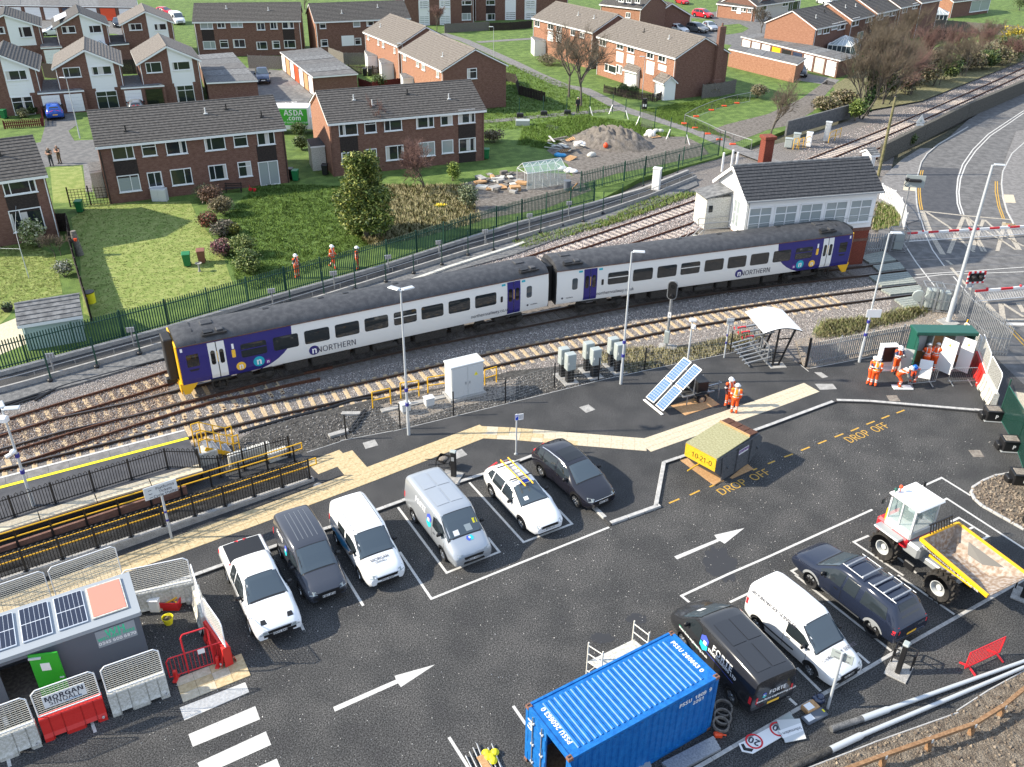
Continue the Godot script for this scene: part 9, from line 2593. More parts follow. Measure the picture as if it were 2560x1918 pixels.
func estate_fences()->void:
	board_fence("board_fence","dark timber fence between the two lawns, casting shade",qpts(4,[480,340,600,340,625,560,700,830,790,1130]),1.5,"dark_timber")
	board_fence("picket_fence","dark red picket fence before the shrub garden",qpts(0,[40,1115,380,1090,375,960]),.9,"red_timber",.2,.13,true)
	board_fence("board_fence","grey timber fence between the garages and back flats",qpts(1,[-60,590,250,600]),1.8,"grey_timber")
	board_fence("board_fence","weathered grey fence behind the garage row and conifer",qpts(1,[560,445,760,452,950,455]),1.6,"grey_timber")
	board_fence("board_fence","tan closeboard fence beside the court bins",qpts(1,[630,510,760,560,990,560]),1.7,"grey_timber")
	board_fence("board_fence","dark picket fence behind the black wheelie bins",qpts(1,[800,630,900,640,1060,650]),1.2,"dark_timber",.2,.13,true)
	board_fence("board_fence","red stained fence beside the dark round bush",qpts(1,[885,740,1000,780,1100,760,1260,740]),1.0,"red_timber")
	board_fence("board_fence","grey slatted fence before the tall flats",qpts(1,[1630,285,2015,262]),1.5,"grey_timber")
	board_fence("board_fence","black fence along the green by the flats",qpts(2,[-190,265,0,258,175,242]),1.3,"dark_timber")
	board_fence("board_fence","dark terraced timber fence on pale blocks beside the semi",qpts(2,[-60,700,30,720,60,820,285,880]),1.2,"dark_timber",.3,.26)
	board_fence("board_fence","dark red garden fence before the terrace porches",qpts(2,[790,800,1000,850,1240,880,1310,850]),1.0,"dark_timber",.2,.14,true)
	board_fence("board_fence","grey closeboard fence beside the chimney terrace's brick end",qpts(2,[1640,850,1800,830,1925,800]),1.7,"grey_timber")
	board_fence("board_fence","pinkish closeboard fence across the far gardens",qpts(3,[1390,250,1700,280,2200,320]),1.8,"grey_timber",.3,.28)
	board_fence("board_fence","dark garden fence beside the far conservatory lawn",qpts(3,[1380,335,1480,345,1600,350]),1.6,"dark_timber",.3,.28)
	board_fence("board_fence","dark gate fence between link houses",qpts(0,[1030,640,1195,635]),1.9,"dark_timber")
	board_fence("board_fence","dark fence behind the link garage",qpts(0,[385,670,500,680]),1.9,"dark_timber")
	var lt:=thing("trellis","dark square trellis screen beside the brick block's corner","trellis",Q(4,610,130))
	var ld:=Q(4,960,100)-Q(4,610,130)
	var tb:=mb()
	for i in 13: tb.bar(ld*(i/12.0),ld*(i/12.0)+V(0,1.5,0),.03,.03)
	for j in 7: tb.bar(V(0,.1+j*.23,0),ld+V(0,.1+j*.23,0),.03,.03)
	put("lattice",tb,"dark_timber",lt)
	for t in [.0,.5,1.0]: put("post",mb(ld*t).box(V(0,.85,0),V(.09,1.75,.09)),"dark_timber",lt)
	var cw:=qpts(3,[150,1165,350,1110,560,1050,700,1010])
	var cwt:=thing("concrete_wall","rough grey concrete wall behind the trackside cabinets","wall",cw[0])
	for i in cw.size()-1: put("panel",mb().bar(cw[i]-cw[0]+V(0,.7,0),cw[i+1]-cw[0]+V(0,.7,0),.22,1.6),"concrete_dark",cwt)
	var hp:=[[2,1485,1070],[2,1590,1010],[2,1720,955],[2,1830,920],[2,1940,895],[2,2050,875]]
	var hq:=[[2,1485,1075],[2,1580,1110],[2,1690,1160],[2,1790,1210],[2,1905,1250],[2,2060,1300]]
	for l in [hp,hq]:
		for i in l.size()-1:
			var a:=Q(l[i][0],l[i][1],l[i][2]); var b:=Q(l[i+1][0],l[i+1][1],l[i+1][2])
			var o:=thing("site_fence_panel","grey wire site fence panel with red block foot on the worn grass","fence",a,0,"temporary wire fence panels")
			put("frame",mb().tube([Vector3.ZERO,V(0,1.1,0),b-a+V(0,1.1,0),b-a,Vector3.ZERO],.03,6),"galvanised",o)
			var w:=mb()
			for j in range(1,10): w.bar((b-a)*(j/10.0),(b-a)*(j/10.0)+V(0,1.1,0),.01,.01)
			put("wires",w,"galvanised",o)
			put("foot",mb().rbox(V(0,.08,0),V(.65,.18,.26),.04),"orange_red",o)
	var k:=0
	for e in [[62,1010,1],[268,992,1],[470,985,1],[668,990,2],[865,976,2],[975,1022,2],[1098,1075,2],[1228,1105,0],[1360,1192,2],[1498,1240,2],[1640,1330,0],[1820,1310,0]]:
		var o:=thing("fence_post",["green steel post without panels round the spoil heap","green steel post with black ballast block by the footpath","green steel post propped by a white stay near the spoil heap"][e[2]],"post",Q(2,e[0],e[1]),0,"green posts round the spoil heap")
		put("shaft",mb().cyl(Vector3.ZERO,V(0,2.2,0),.05,.05,6),"green_fence",o)
		if e[2]==1: put("block",mb().rbox(V(.1,.25,.2),V(.8,.5,.6),.05).rbox(V(.1,.5,.2),V(.6,.06,.4),.02),"black",o)
		if e[2]==2: put("stay",mb().bar(V(0,1.0,0),V(.35 if k%2 else -.45,0,.5),.06,.06),"white",o)
		k+=1
func wheelie(at:Vector3,m:String,label:String,turn:=.0)->void:
	var o:=thing("wheelie_bin",label,"bin",at,turn)
	var b:=mb()
	var f:=[V(-.22,.08,-.25),V(.22,.08,-.25),V(.22,.08,.25),V(-.22,.08,.25)]
	var t:=[V(-.28,.95,-.34),V(.28,.95,-.34),V(.28,.95,.34),V(-.28,.95,.34)]
	for i in 4: b.quad(f[(i+1)%4],f[i],t[i],t[(i+1)%4])
	put("body",b,m,o)
	put("lid",mb().rbox(V(0,1.0,.02),V(.62,.09,.78),.04),m,o)
	put("handle",mb().cyl(V(-.24,.95,-.4),V(.24,.95,-.4),.02),m,o)
	for x in [-.24,.24]: put("wheel",mb().cyl(V(x-.03,.1,-.26),V(x+.03,.1,-.26),.1,.1,12),"rubber",o)
func estate_things()->void:
	house("pale blue garden shed with grey felt roof beside the palisade fence",4,170,1140,680,1058,1.9,{"called": "garden_shed","category": "shed","deep": 2.9,"rise": .55,"brick": "shed_blue","front": "shed_blue","tile": "felt","vents": [],"verge": "felt","pipe": "shed_blue"})
	wheelie(Q(4,1620,640),"bin_green","green wheelie bin standing on the mown lawn",.3)
	wheelie(Q(4,1745,610),"bin_brown","brown wheelie bin standing on the mown lawn",.3)
	wheelie(Q(4,695,175),"bin_green","green wheelie bin against the dark trellis",.2)
	wheelie(Q(1,345,1560),"bin_green","green wheelie bin beside the patio door gable")
	wheelie(Q(1,300,1545),"black","black wheelie bin beside the green one at the gable")
	wheelie(Q(1,600,1510),"black","black wheelie bin beside the dark roofed white porch")
	wheelie(Q(0,40,1025),"bin_green","dark green wheelie bin beside the shrub garden")
	wheelie(Q(1,1990,1370),"bin_green","green wheelie bin at the orange gabled block's end")
	wheelie(Q(1,940,655),"black","black wheelie bin behind the dark picket fence",.1)
	wheelie(Q(1,985,655),"black","black wheelie bin beside the larger white porch",.2)
	wheelie(Q(1,785,545),"black","black wheelie bin before the tan closeboard fence")
	var bb:=thing("bird_bath","stone bird bath on the mown lawn beside the bins","bird bath",Q(4,1722,685))
	put("pedestal",mb().lathe(Vector3.ZERO,[[.14,.0],[.07,.08],[.06,.5],[.1,.55]],12),"concrete",bb)
	put("bowl",mb().lathe(Vector3.ZERO,[[.1,.55],[.24,.64],[.22,.64],[.1,.6],[.0,.6]],14),"concrete",bb)
	var yb:=thing("barrel","yellow drum with black lid beside the dark fence","drum",Q(4,785,955))
	put("drum",mb().cyl(Vector3.ZERO,V(0,.75,0),.32,.34,16),"yellow_line",yb)
	put("lid",mb().cyl(V(0,.75,0),V(0,.8,0),.36,.36,16),"black",yb)
	var st:=thing("tree_stump","tall pale tree stump beside the dark fence","stump",Q(4,690,545))
	put("trunk",mb().cyl(Vector3.ZERO,V(-.1,1.9,0),.3,.2,9),"grey_timber",st)
	put("flower_pot",mb().cyl(V(.05,1.2,.22),V(.05,1.4,.22),.09,.12,10),"orange_red",st)
	var wl:=thing("washing_line","green washing line post with drooping line on the lawn","washing line",Q(4,250,745))
	put("post",mb().cyl(Vector3.ZERO,V(-.05,2.2,0),.03),"lamp_grey",wl)
	put("line",mb().tube([V(-.05,2.2,0),V(-1.5,2.1,-.3),V(-4,2.4,-.8)],.012,4).tube([V(-.05,2.2,0),V(-1.5,2.6,-2.5),V(-3,3.2,-6)],.012,4),"lamp_grey",wl)
	var pt:=thing("plant_pot","black bowl planter with small shrub on the lawn","planter",Q(4,70,1030))
	put("pot",mb().lathe(Vector3.ZERO,[[.22,.0],[.36,.3],[.33,.3],[.0,.26]],14),"black",pt)
	put("foliage",leaves_in(V(0,.45,0),V(.3,.25,.3),120,.08,[Color(.05,.08,.04),Color(.1,.13,.07)],31),"leaf",pt,true)
	var wc:=thing("storage_box","white garden cupboard against the brick block wall","cupboard",Q(4,1375,85))
	put("body",mb().rbox(V(0,.55,-.3),V(1.3,1.1,.6),.02),"cabinet_pale",wc)
	for x in [-.32,.32]: put("door",mb().rbox(V(x,.55,.01),V(.6,1.0,.03),.01),"cabinet_pale",wc)
	var bn:=thing("garden_bench","dark timber garden bench under the block's windows","bench",Q(0,2020,1657),.12)
	put("seat",mb().box(V(0,.42,.1),V(1.5,.05,.45)),"dark_timber",bn)
	put("backrest",mb().box(V(0,.75,-.12),V(1.5,.08,.04)).box(V(0,.58,-.12),V(1.5,.08,.04)),"dark_timber",bn)
	for x in [-.65,.65]: put("leg",mb().box(V(x,.42,-.12),V(.06,.85,.06)).box(V(x,.21,.28),V(.06,.42,.06)),"dark_timber",bn)
	var ty:=put("toy_tricycle",mb(Q(0,2170,1650)).cyl(V(-.1,.16,-.03),V(-.1,.16,.03),.16,.16,12).cyl(V(.3,.12,-.15),V(.3,.12,.15),.12,.12,12).bar(V(-.1,.3,0),V(.3,.22,0),.05,.05).bar(V(-.1,.16,0),V(-.15,.55,0),.04,.04),"red")
	tag(ty,"red and pink child's tricycle beside the garden bench","tricycle")
	lamp_post("slim estate lamp column before the moss roofed link house",Q(0,690,1195),6.2,[PI],false,{"r": .07})
	lamp_post("white estate lamp column between the terrace and litter bin",Q(2,1120,860),5.2,[PI],false,{"r": .06})
	lamp_post("estate lamp column before the brick outbuilding gable",Q(2,1285,215),5.5,[.0],false,{"r": .06})
	lamp_post("estate lamp column beside the two brown roofed semis",Q(1,1278,730),5.2,[PI],false,{"r": .06})
	lamp_post("estate lamp column on the green by the flats",Q(1,2050,510),4.6,[PI],false,{"r": .05})
	lamp_post("estate lamp column at the head of the far road",Q(3,435,75),4.5,[.0],false,{"r": .05})
	var lb:=thing("litter_bin","black litter bin with white notices beside the footpath","bin",Q(2,1140,940))
	put("body",mb().cyl(Vector3.ZERO,V(0,.95,0),.34,.34,14),"black",lb)
	put("hood",mb().cyl(V(0,1.05,0),V(0,1.25,0),.36,.28,14).box(V(0,1.0,-.2),V(.4,.2,.1)),"black",lb)
	put("notice",mb().box(V(-.15,.5,.33),V(.16,.3,.03)).box(V(.12,.48,.34),V(.16,.3,.03)),"white",lb)
	var gh:=Q(2,130,1640); var gd:=Q(2,460,1590)-gh
	var g:=thing("greenhouse","small aluminium greenhouse with clear panes among the junk","greenhouse",gh,yaw_of(gd))
	var gl:=gd.length()
	var fr:=mb()
	for z in [.0,-2.0]:
		fr.bar(V(0,1.5,z),V(gl,1.5,z),.05,.05)
		for i in 6: fr.bar(V(gl*i/5,0,z),V(gl*i/5,1.5,z),.04,.04); fr.bar(V(gl*i/5,1.5,z),V(gl*i/5,2.2,-1.0),.04,.04)
	fr.bar(V(0,2.2,-1.0),V(gl,2.2,-1.0),.06,.06)
	for x in [.0,gl]: fr.bar(V(x,1.5,0),V(x,1.5,-2),.04,.04)
	put("frame",fr,"cabinet_pale",g)
	for i in 5:
		var x0:=gl*i/5+.03; var x1:=gl*(i+1)/5-.03
		put("pane",mb().quad_out([V(x0,1.5,.01),V(x1,1.5,.01),V(x1,2.2,-.99),V(x0,2.2,-.99)],.006),"clear",g)
		put("pane",mb().box(V((x0+x1)/2,.75,0),V(x1-x0,1.45,.01)),"clear",g)
	var sh:=mb()
	var fn:=FastNoiseLite.new(); fn.seed=4; fn.frequency=.35
	var c0:=Q(2,860,1235); var ax:=(Q(2,1180,1270)-Q(2,560,1180)).normalized(); var az:=V(-ax.z,0,ax.x)
	var hgt:=func(u: float,v: float)->Vector3:
		var r:=sqrt(u*u+v*v)
		var hh:=maxf(.0,1.0-r*r)*(1.75+.8*fn.get_noise_2d(u*9,v*9))+.25*fn.get_noise_2d(u*24,v*24)*maxf(.0,1.0-r)
		return c0+ax*u*4.6+az*v*3.2+V(0,maxf(hh,-.02)*.95,0)
	for i in 40:
		for j in 30:
			var u0 := -1+i/20.0; var v0 := -1+j/15.0
			if W(u0,v0).length()>1.15: continue
			sh.quad(hgt.call(u0,v0),hgt.call(u0,v0+1/15.0),hgt.call(u0+.05,v0+1/15.0),hgt.call(u0+.05,v0))
	var spo:=put("spoil_heap",sh.smooth(50),"mud")
	tag(spo,"heap of brown spoil and roots inside the green posts","spoil heap")
	var junk:=[["pallet",500,1215,.3],["pallet",455,1310,.1],["pallet",1230,1185,.0],["pallet",500,1375,.2]]
	for e in junk:
		var o:=thing("pallet","timber pallet lying on the mud round the spoil heap","pallet",Q(2,e[1],e[2]),R(-1,1),"pallets round the spoil heap")
		for i in 6: put("slat",mb().rbox(V(-.5+i*.2,.13,0),V(.12,.03,1.0),.005),"plywood",o)
		for z in [-.45,0,.45]: put("bearer",mb().box(V(0,.06,z),V(1.2,.1,.1)),"grey_timber",o)
		o.rotation.z=e[3]
	for e in [[1210,1155,"white"],[1260,1140,"dirty_white"],[590,1260,"white"],[620,1240,"red"],[690,1350,"dirty_white"],[500,1490,"white"],[440,1470,"dirty_white"],[420,1350,"sky_blue"],[1180,1180,"dirty_white"]]:
		var s:=R(.35,.6)
		var b:=mb(Q(2,e[0],e[1]))
		for i in 5: b.ball(V(R(-.4,.4),s*.35,R(-.25,.25)),V(s*R(.6,1.1),s*R(.4,.8),s*R(.5,.9)),8,5,-.6)
		var o:=put("rubbish_bag",b,e[2])
		tag(o,{"white": "slumped white rubble sack on the muddy ground","dirty_white": "grimy pale rubble sack on the muddy ground","red": "red and white plastic sack among the broken boards","sky_blue": "blue plastic sheet heap beside the pallets"}[e[2]],"sack","sacks round the spoil heap")
	for i in 14:
		var p:=Q(2,330+R(0,260),1190+R(0,110),.1+R(0,.4))
		var o:=put("broken_board",mb(p,R(0,3)).bar(V(-.9,R(-.05,.1),0),V(.9,R(-.05,.25),0),R(.1,.5),.03),"dirty_white" if i%3 else "grey_timber")
		tag(o,"broken board tipped beside the spoil heap","board","broken boards beside the spoil heap")
	for i in 26:
		var p:=Q(1,1900+R(0,420),1500+R(0,170),.08)
		var o:=put("junk_board",mb(p,R(0,3)).rbox(V(0,R(0,.2),0),V(R(.4,1.3),R(.05,.4),R(.3,.8)),.02),["concrete","grey_timber","dirty_white","plywood"][i%4])
		tag(o,["pale slab among the allotment junk","grey timber offcut among the allotment junk","white panel among the allotment junk","tan board among the allotment junk"][i%4],"junk","junk on the allotment")
	var or_:=put("orange_barrel",mb(Q(2,810,1255,.5)).ball(Vector3.ZERO,V(.25,.3,.25),10,6),"orange_red")
	tag(or_,"orange drum half buried in the spoil heap","drum")
	var wb:=put("water_butt",mb(Q(2,475,1640)).cyl(Vector3.ZERO,V(0,.9,0),.32,.36,14),"cabin_grey")
	tag(wb,"dark grey water butt beside the greenhouse","water butt")
	var pk:=put("timber_prop",mb().bar(Q(2,500,1657),Q(2,565,1580,1.4),.12,.08),"timber")
	tag(pk,"leaning orange timber plank beside the greenhouse","plank")
	var gb:=put("steel_box",mb(Q(2,92,1080)).rbox(V(0,.3,0),V(1.6,.6,.9),.03),"cabinet")
	tag(gb,"grey steel site box lying on the grass by the footpath","box")
	for e in [[1150,1060,.9],[330,1075,.05]]:
		var o:=put("mesh_sheet",mb().quad_out([Q(2,e[0]-40,e[1]+40),Q(2,e[0]+60,e[1]+60),Q(2,e[0]+60,e[1]+60)+V(.2,e[2]*2,-.4-(1.5 if e[2]<.5 else 0.)),Q(2,e[0]-40,e[1]+40)+V(.2,e[2]*2,-.4-(1.5 if e[2]<.5 else 0.))],.02),"fence_net")
		tag(o,["loose wire fence sheet leaning on a green post","loose wire fence sheet lying on the grass"][0 if e[2]>.5 else 1],"wire sheet")
# ---------------------------------------------------------------- plants
func leaves_in(c:Vector3,r:Vector3,count: int,size: float,cols:Array,sd: int,shell:=.55)->MB:
	var g:=RandomNumberGenerator.new()
	g.seed=sd
	var b:=mb()
	var fn:=FastNoiseLite.new(); fn.seed=sd; fn.frequency=1.3
	for i in count:
		var d:=V(g.randfn(),g.randfn(),g.randfn()).normalized()
		var k:=pow(g.randf(),shell)*(1.0+.38*fn.get_noise_3dv(d*1.6)+.2*fn.get_noise_3dv(d*4.0))
		var p:=c+d*r*k
		if p.y<.03: p.y=g.randf()*.2
		var bs:=Basis.from_euler(V(g.randf()*TAU,g.randf()*TAU,g.randf()*TAU))
		var s:=size*g.randf_range(.6,1.4)
		b.col=cols[g.randi()%cols.size()]*g.randf_range(.75,1.25)
		var u:=bs.x*s; var v:=bs.y*s*.55
		b.tri(p-u,p+v,p+u); b.tri(p-u,p+u,p-v)
	return b
func shrub(called:String,label:String,at:Vector3,r:Vector3,cols:Array,count:=700,size:=.09,group := "")->Node3D:
	var o:=thing(called,label,"shrub",at,0,group)
	var lump:=4
	var b:=mb()
	for i in lump:
		var off:=V(R(-.35,.35)*r.x,R(.0,.25)*r.y,R(-.35,.35)*r.z)
		var l:=leaves_in(V(0,r.y*.95,0)+off,r*R(.65,.9),count*2/lump,size,cols,rng.randi())
		b.v.append_array(l.v); b.n.append_array(l.n); b.c.append_array(l.c)
	b.x=Transform3D()
	put("foliage",b,"leaf",o,true)
	var s:=mb()
	for i in 5: s.cyl(V(R(-.1,.1),-.05,R(-.1,.1)),V(R(-.6,.6)*r.x,r.y*R(.7,1.2),R(-.6,.6)*r.z),.03,.012,4)
	put("stem",s,"bark",o)
	return o
func limb(b:MB,tw:MB,p:Vector3,d:Vector3,l: float,r: float,depth: int,g:RandomNumberGenerator,spread: float,up: float)->void:
	var q:=p
	var dir:=d
	var segs:=2
	for i in segs:
		var nd:=(dir+V(g.randfn()*.09,g.randfn()*.05+up*.05,g.randfn()*.09)).normalized()
		var e:=q+nd*l/segs
		var r0:=r*(1.0-.2*i); var r1:=r*(1.0-.2*(i+1))
		if depth>=3: b.cyl(q,e,r0,r1,6,false)
		else: tw.cyl(q,e,r0,r1,3,false)
		q=e; dir=nd
	if depth==0: return
	var n:=4 if depth>2 else 5
	for i in n:
		var ax:=dir.cross(V(g.randfn(),g.randfn(),g.randfn())).normalized()
		var nd:=dir.rotated(ax,spread*g.randf_range(.45,1.15))
		nd=(nd+V(0,up*.25,0)).normalized()
		var from:=q if i<2 else p.lerp(q,g.randf_range(.35,.9))
		limb(b,tw,from,nd,l*g.randf_range(.6,.82),maxf(r*.6,.011),depth-1,g,spread,up)
func bare_tree(label:String,at:Vector3,h: float,m := "twig",depth:=5,spread:=.55,up:=.5,stems:=1,ivy:=0)->Node3D:
	var o:=thing("bare_tree",label,"tree",at)
	var g:=RandomNumberGenerator.new()
	g.seed=int(absf(at.x*100+at.z*37))+5
	var b:=mb(); var tw:=mb()
	for s in stems:
		var lean:=V(0,1,0) if stems==1 else V(g.randf_range(-.35,.35),1,g.randf_range(-.35,.35)).normalized()
		limb(b,tw,V(g.randf_range(-.2,.2)*(stems-1),-.1,g.randf_range(-.2,.2)*(stems-1)),lean,h*.3,h*.017/sqrt(stems),depth,g,spread,up)
	put("trunk",b,"bark",o)
	put("crown",tw,m,o)
	if ivy: put("ivy",leaves_in(V(0,h*.28,0),V(.7,h*.3,.7),ivy,.16,[Color(.03,.07,.015),Color(.06,.11,.03)],9,.4),"leaf",o,true)
	return o
func tuft_mesh(n: int,sd: int,cols:Array)->ArrayMesh:
	var g:=RandomNumberGenerator.new()
	g.seed=sd
	var b:=mb()
	for i in n:
		var p:=V(g.randfn()*.35,0,g.randfn()*.35)
		var lean:=V(g.randfn()*.35,1,g.randfn()*.35)*g.randf_range(.5,1.0)
		var s:=V(g.randfn(),0,g.randfn()).normalized()*.07
		b.col=cols[i%cols.size()]
		b.t3(p-s,p+s,p+lean,Vector3.UP,Vector3.UP,Vector3.UP)
	return b.mesh(M.blade,true)
func grass_on(called:String,poly:Array,y: float,count: int,lo: float,hi: float,cols:Array,label:String,skip=null)->void:
	scatter(called,poly,y,count,lo,hi,[Color.WHITE,Color(.95,.95,.95),Color(.9,.9,.9)],tuft_mesh(9,count,cols),skip)
	get_child(get_child_count()-1).set_meta("label",label)
func plants()->void:
	var gr:=[Color(.12,.22,.03),Color(.17,.3,.045),Color(.23,.35,.07)]
	var pale:=[Color(.24,.32,.07),Color(.32,.39,.1),Color(.4,.43,.16)]
	var dry:=[Color(.4,.35,.18),Color(.5,.44,.25),Color(.24,.27,.09)]
	grass_on("grass",qpts(5,[0,-60,600,-60,1150,0,900,400,1000,470,300,760,0,850,-150,800,-350,300]),.0,14000,.1,.24,gr,"fresh green grass behind the palisade fence")
	grass_on("grass",qpts(4,[610,230,780,105,1640,80,1720,260,1900,480,2010,800,1420,955,800,1085,690,560]),.005,9000,.05,.12,pale,"short mown grass of the shaded lawn")
	grass_on("grass",qpts(4,[-100,470,230,440,470,540,540,880,200,950,-100,1170]),.005,4000,.06,.14,pale,"short grass of the washing line lawn")
	grass_on("grass",qpts(5,[1100,-60,1800,-60,1950,250,1400,400,1000,470,900,400]),.0,5000,.15,.4,dry,"long dry grass below the conifer")
	grass_on("grass",qpts(2,[0,560,440,720,900,950,700,1000,0,1120,-400,1100,-200,700]),.0,7000,.12,.3,gr,"rough grass round the bare tree trunks")
	grass_on("grass",qpts(2,[1100,960,1400,900,1900,830,2100,850,1500,1010,1900,1200,1600,1130,1300,1030]),.0,6000,.12,.3,gr,"rough grass beside the chimney terrace")
	grass_on("grass",qpts(2,[100,1100,600,1000,1100,1060,1400,1180,1100,1170,700,1090,300,1290,50,1250]),.0,4000,.15,.35,gr,"rough grass round the spoil heap")
	grass_on("weeds",qpts(7,[400,1260,480,1120,900,1080,1250,1000,1420,1000,1250,1090,900,1170,700,1230]),-.1,2600,.15,.45,dry+[Color(.2,.24,.08)],"straggly weeds and dry grass behind the grey palisade")
	grass_on("weeds",qpts(6,[600,1400,1050,1330,1500,1340,2000,1200,2209,1240,1700,1430,1000,1560]),-.05,1500,.1,.3,dry,"thin weeds on the dark cinders")
	grass_on("weeds",qpts(7,[905,330,960,100,1080,130,1130,220,1110,290]),.0,900,.2,.5,gr+dry,"overgrown weeds between signal box and white fence")
	grass_on("weeds",qpts(6,[0,420,800,230,1200,40,1450,0,1640,0,900,260,100,480]),-.12,2200,.1,.35,gr+dry,"thin weeds along the far ballast edge")
	var ev:=thing("evergreen_tree","large yellow green evergreen beside the palisade fence","tree",Q(5,950,385))
	put("trunk",mb().cyl(V(0,-.1,0),V(0,5.5,0),.22,.05,8),"bark",ev)
	var lb:=mb()
	var ec:=[Color(.06,.1,.015),Color(.11,.15,.03),Color(.18,.22,.04),Color(.28,.29,.07),Color(.04,.07,.012)]
	for i in 26:
		var yy:=R(.6,6.2)
		var rr:=2.5*pow(1.0-clampf((yy-1.6)/5.6,0,.92),.62) if yy>1.6 else 1.9
		var an:=R(0,TAU)
		var l:=leaves_in(V(cos(an)*rr*.62,yy,sin(an)*rr*.62),V(rr*.5+.3,.85,rr*.5+.3),900,.12,ec,rng.randi(),.4)
		lb.v.append_array(l.v); lb.n.append_array(l.n); lb.c.append_array(l.c)
	put("crown",lb,"leaf",ev,true)
	bare_tree("slim upright bare tree before the orange gabled block",Q(1,1060,1445),7.2,"twig_red",5,.3,.9)
	bare_tree("spreading reddish bare tree before the block's net curtains",Q(1,1465,1620),5.8,"twig_red",5,.6,.3,2)
	bare_tree("bare tree with twin crown on the green, its trunk in shade",Q(2,490,840),10.0,"twig",5,.72,.4)
	bare_tree("bare tree beside the footpath with the dark coated walker",Q(2,597,918),10.5,"twig",5,.72,.4)
	bare_tree("bare street tree beside the far road bend",Q(2,2150,285),5.5,"twig",5,.6,.3)
	bare_tree("bare sapling beside the wire fence and mud track",Q(3,15,1210),7.0,"twig",5,.55,.4)
	bare_tree("small bare tree behind the tall flats",Q(1,1560,280),5.5,"twig_red",5,.6,.4)
	bare_tree("bare tree behind the back flats' roofs",Q(1,420,80),6.5,"twig",5,.6,.4)
	bare_tree("tall ivy clad bare tree at the scrub's near end",Q(3,850,985),11.5,"twig",5,.5,.6,2,1800)
	bare_tree("pale stemmed bare tree leaning beside the ivy clad one",Q(3,805,1015),10.5,"twig",5,.5,.6,2)
	var i:=0
	for e in [[1020,900,9.5],[1120,760,9],[1230,820,8],[1300,650,8.5],[1050,560,8],[1450,740,7],[1560,560,7.5],[1700,660,6.5],[930,480,8],[1800,520,6.5],[1230,420,8.5],[1900,430,6],[2050,560,5]]:
		bare_tree("bare scrub tree in the thicket beside the branch line",Q(3,e[0],e[1]),e[2],"twig" if i%3 else "twig_red",4,.6,.5,4).set_meta("group","bare scrub trees beside the branch line")
		i+=1
	var dk:=[Color(.04,.075,.018),Color(.07,.11,.03),Color(.11,.14,.045)]
	var br:=[Color(.16,.13,.08),Color(.23,.19,.12),Color(.13,.135,.06)]
	for e in [[960,850,1.6,2.2,0],[1060,830,1.8,1.9,1],[1180,800,1.6,1.6,1],[1330,740,1.9,1.8,1],[1520,690,1.6,1.9,0],[1600,610,2.0,1.7,1],[1740,600,1.9,1.5,1],[1850,590,1.7,1.5,0],[1960,560,2.0,1.6,1],[2060,520,2.2,2.0,0],[2140,490,1.8,1.8,1],[1450,620,1.9,1.6,1],[1250,700,2.0,1.9,1],[640,900,1.5,1.0,1],[500,960,1.6,.9,1]]:
		var q:=Q(3,e[0],e[1])
		shrub("scrub_bush",["dark ivy covered bush in the scrub beside the branch line","brown leafless bush in the scrub beside the branch line"][e[4]],q,V(e[2]*1.2,e[3],e[2]*1.1),dk if e[4]==0 else br,1500,.16,"scrub bushes beside the branch line")
	shrub("flowering_shrub","bright yellow forsythia at the thicket's far end",Q(3,2110,455),V(2.4,2.1,2.2),[Color(.42,.32,.02),Color(.3,.24,.03),Color(.14,.15,.03)],1800,.16)
	shrub("hedge_bush","light green creeper hanging over the rough concrete wall",Q(3,745,1040),V(1.1,1.3,1.0),[Color(.12,.18,.03),Color(.2,.26,.06),Color(.06,.1,.02)],1100,.12)
	for e in [[1790,75,1.0,1.0,[Color(.16,.15,.08),Color(.1,.1,.05)],"pale twiggy hedge bush by the brick block wall"],[1830,130,1.15,1.3,[Color(.13,.07,.045),Color(.09,.055,.035)],"large brown beech hedge bush on the lawn edge"],[1930,190,1.1,1.1,[Color(.17,.14,.07),Color(.12,.1,.055)],"fawn hedge bush behind the red leaved one"],[1820,330,.95,1.0,[Color(.2,.05,.03),Color(.11,.05,.03),Color(.08,.1,.03)],"red leaved shrub in the lawn hedge"],[1930,370,.95,.8,[Color(.12,.1,.08),Color(.09,.09,.05)],"purplish brown shrub in the lawn hedge"],[2030,360,.7,.6,[Color(.2,.2,.03),Color(.1,.12,.03)],"small yellow green shrub behind the lawn hedge"],[1950,550,.95,.95,[Color(.22,.08,.09),Color(.16,.07,.08),Color(.12,.11,.06)],"pink heather shrub in the lawn hedge"],[2110,550,1.0,1.1,[Color(.07,.11,.02),Color(.13,.17,.04),Color(.2,.23,.07)],"bright evergreen shrub in the lawn hedge"],[2130,690,1.2,1.2,[Color(.04,.075,.015),Color(.09,.13,.03),Color(.18,.22,.06)],"dark glossy evergreen shrub nearest the palisade fence"]]:
		shrub("hedge_bush",e[5],Q(4,e[0],e[1]),V(e[2],e[3]*.75,e[2]),e[4],1300,.09,"shrubs of the lawn hedge")
	shrub("flowering_shrub","cream flowering shrub against the tile hung house",Q(4,340,480),V(1.1,1.25,1.0),[Color(.42,.42,.28),Color(.3,.33,.14),Color(.08,.13,.03)],1300,.1)
	shrub("flowering_shrub","white heather clump beside the dark timber fence",Q(4,570,730),V(.8,.6,.8),[Color(.4,.4,.36),Color(.18,.2,.12),Color(.1,.12,.05)],800,.07)
	bare_tree("small bare shrub tree between flowering shrub and dark fence",Q(4,505,560),2.6,"twig",4,.7,.3,2)
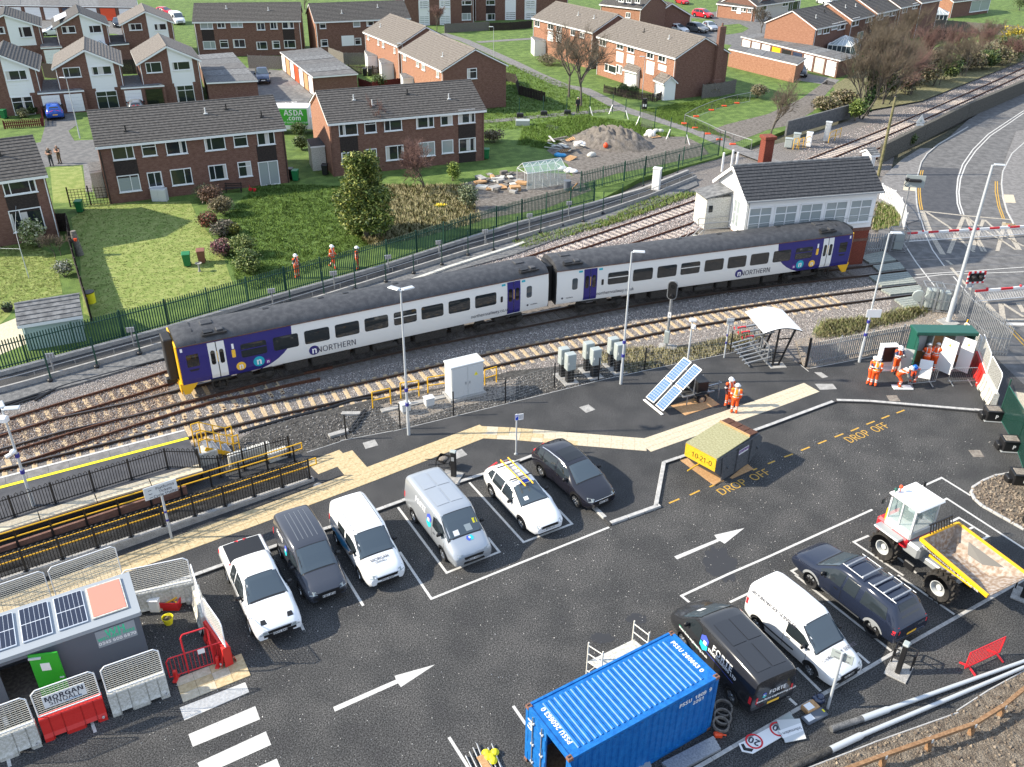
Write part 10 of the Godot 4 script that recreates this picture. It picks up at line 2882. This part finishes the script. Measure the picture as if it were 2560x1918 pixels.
	for e in [[0,1395,890,.95,.95,dk,"clipped round dark bush beside the glazed front door"],[0,1715,870,.85,1.0,dk,"tall ivy bush at the link house corner"],[0,200,1010,.7,.5,[Color(.25,.24,.13),Color(.16,.16,.08)],"silvery round bush behind the red picket fence"],[0,290,985,.6,.5,dk,"dark round bush beside the silvery one"],[1,1065,760,1.05,.95,dk,"dark round bush behind the big roof"],[1,705,385,.55,1.4,dk,"slim dark conifer beside the white porch"],[1,370,1180,1.0,.8,dk,"dark laurel before the delivery van"],[1,390,1290,.9,.8,dk,"lower dark laurel beside the garden path"],[2,960,820,.9,.8,dk,"dark clipped bush before the middle porch"],[2,1050,830,.8,.7,dk,"dark clipped bush beside the porch steps"],[2,290,560,1.6,.8,br,"brown hedge round the palm garden"],[2,1720,820,1.3,.9,br,"brown bramble against the chimney wall"],[1,505,410,.6,.5,dk,"small round bush beside the bright gable"],[0,1745,1620,1.0,.7,[Color(.08,.1,.03),Color(.13,.13,.05)],"bramble mound under the block's windows"],[2,2120,850,1.5,1.0,br,"tangled bare shrub beside the mud track"],[1,2050,1230,1.3,.7,br,"bramble hedge beside the block's end"],[1,1700,1560,.7,.9,[Color(.12,.18,.03),Color(.2,.26,.05)],"light green shrub beside the junk garden"],[5,1830,150,.9,1.2,[Color(.16,.19,.1),Color(.1,.13,.06),Color(.22,.24,.14)],"grey green willow shrub beside the palisade fence"],[3,600,1000,1.2,.5,[Color(.14,.09,.05),Color(.1,.08,.04)],"rusty bracken below the concrete wall"],[3,1210,1270,.9,.8,dk,"weedy bush at the foot of the stone wall"],[3,30,290,.7,.5,dk,"dark bush on the far road corner"],[3,2170,90,2.0,1.6,dk,"large dark evergreen at the far garden edge"]]:
		shrub("garden_bush",e[6],Q(e[0],e[1],e[2]),V(e[3],e[4],e[3]),e[5],900,.1)
	var pm:=thing("palm_tree","small palm beside the glazed terrace porch","palm",Q(2,250,470))
	put("trunk",mb().cyl(Vector3.ZERO,V(0,1.6,0),.12,.1,7),"bark",pm)
	var fr:=mb()
	for k in 26:
		var a:=R(0,TAU); var el:=R(-.3,1.2)
		var d:=V(cos(a)*cos(el),sin(el),sin(a)*cos(el))
		fr.col=Color(.07,.12,.03)
		fr.tri(V(0,1.6,0),V(0,1.62,0)+d*.9+V(0,-.2,0),V(0,1.6,0)+d*.5+V(.06,.02,.06))
	put("crown",fr,"leaf",pm,true)
	var df:=thing("daffodil_clump","clump of yellow daffodils in the dry grass","flowers",Q(5,1590,135))
	put("flowers",leaves_in(V(0,.25,0),V(.6,.12,.3),90,.07,[Color(.75,.55,.02),Color(.8,.65,.05)],3),"leaf",df,true)
	put("leaves",leaves_in(V(0,.1,0),V(.6,.1,.3),90,.08,[Color(.08,.16,.03)],4),"leaf",df,true)
func _ready()->void:
	rng.seed=20240
	make_view()
	make_materials()
	build_ground()
	build_tracks()
	build_train()
	build_vehicles()
	build_houses()
	build_railside()
	build_site()
	build_people()
	build_estate()
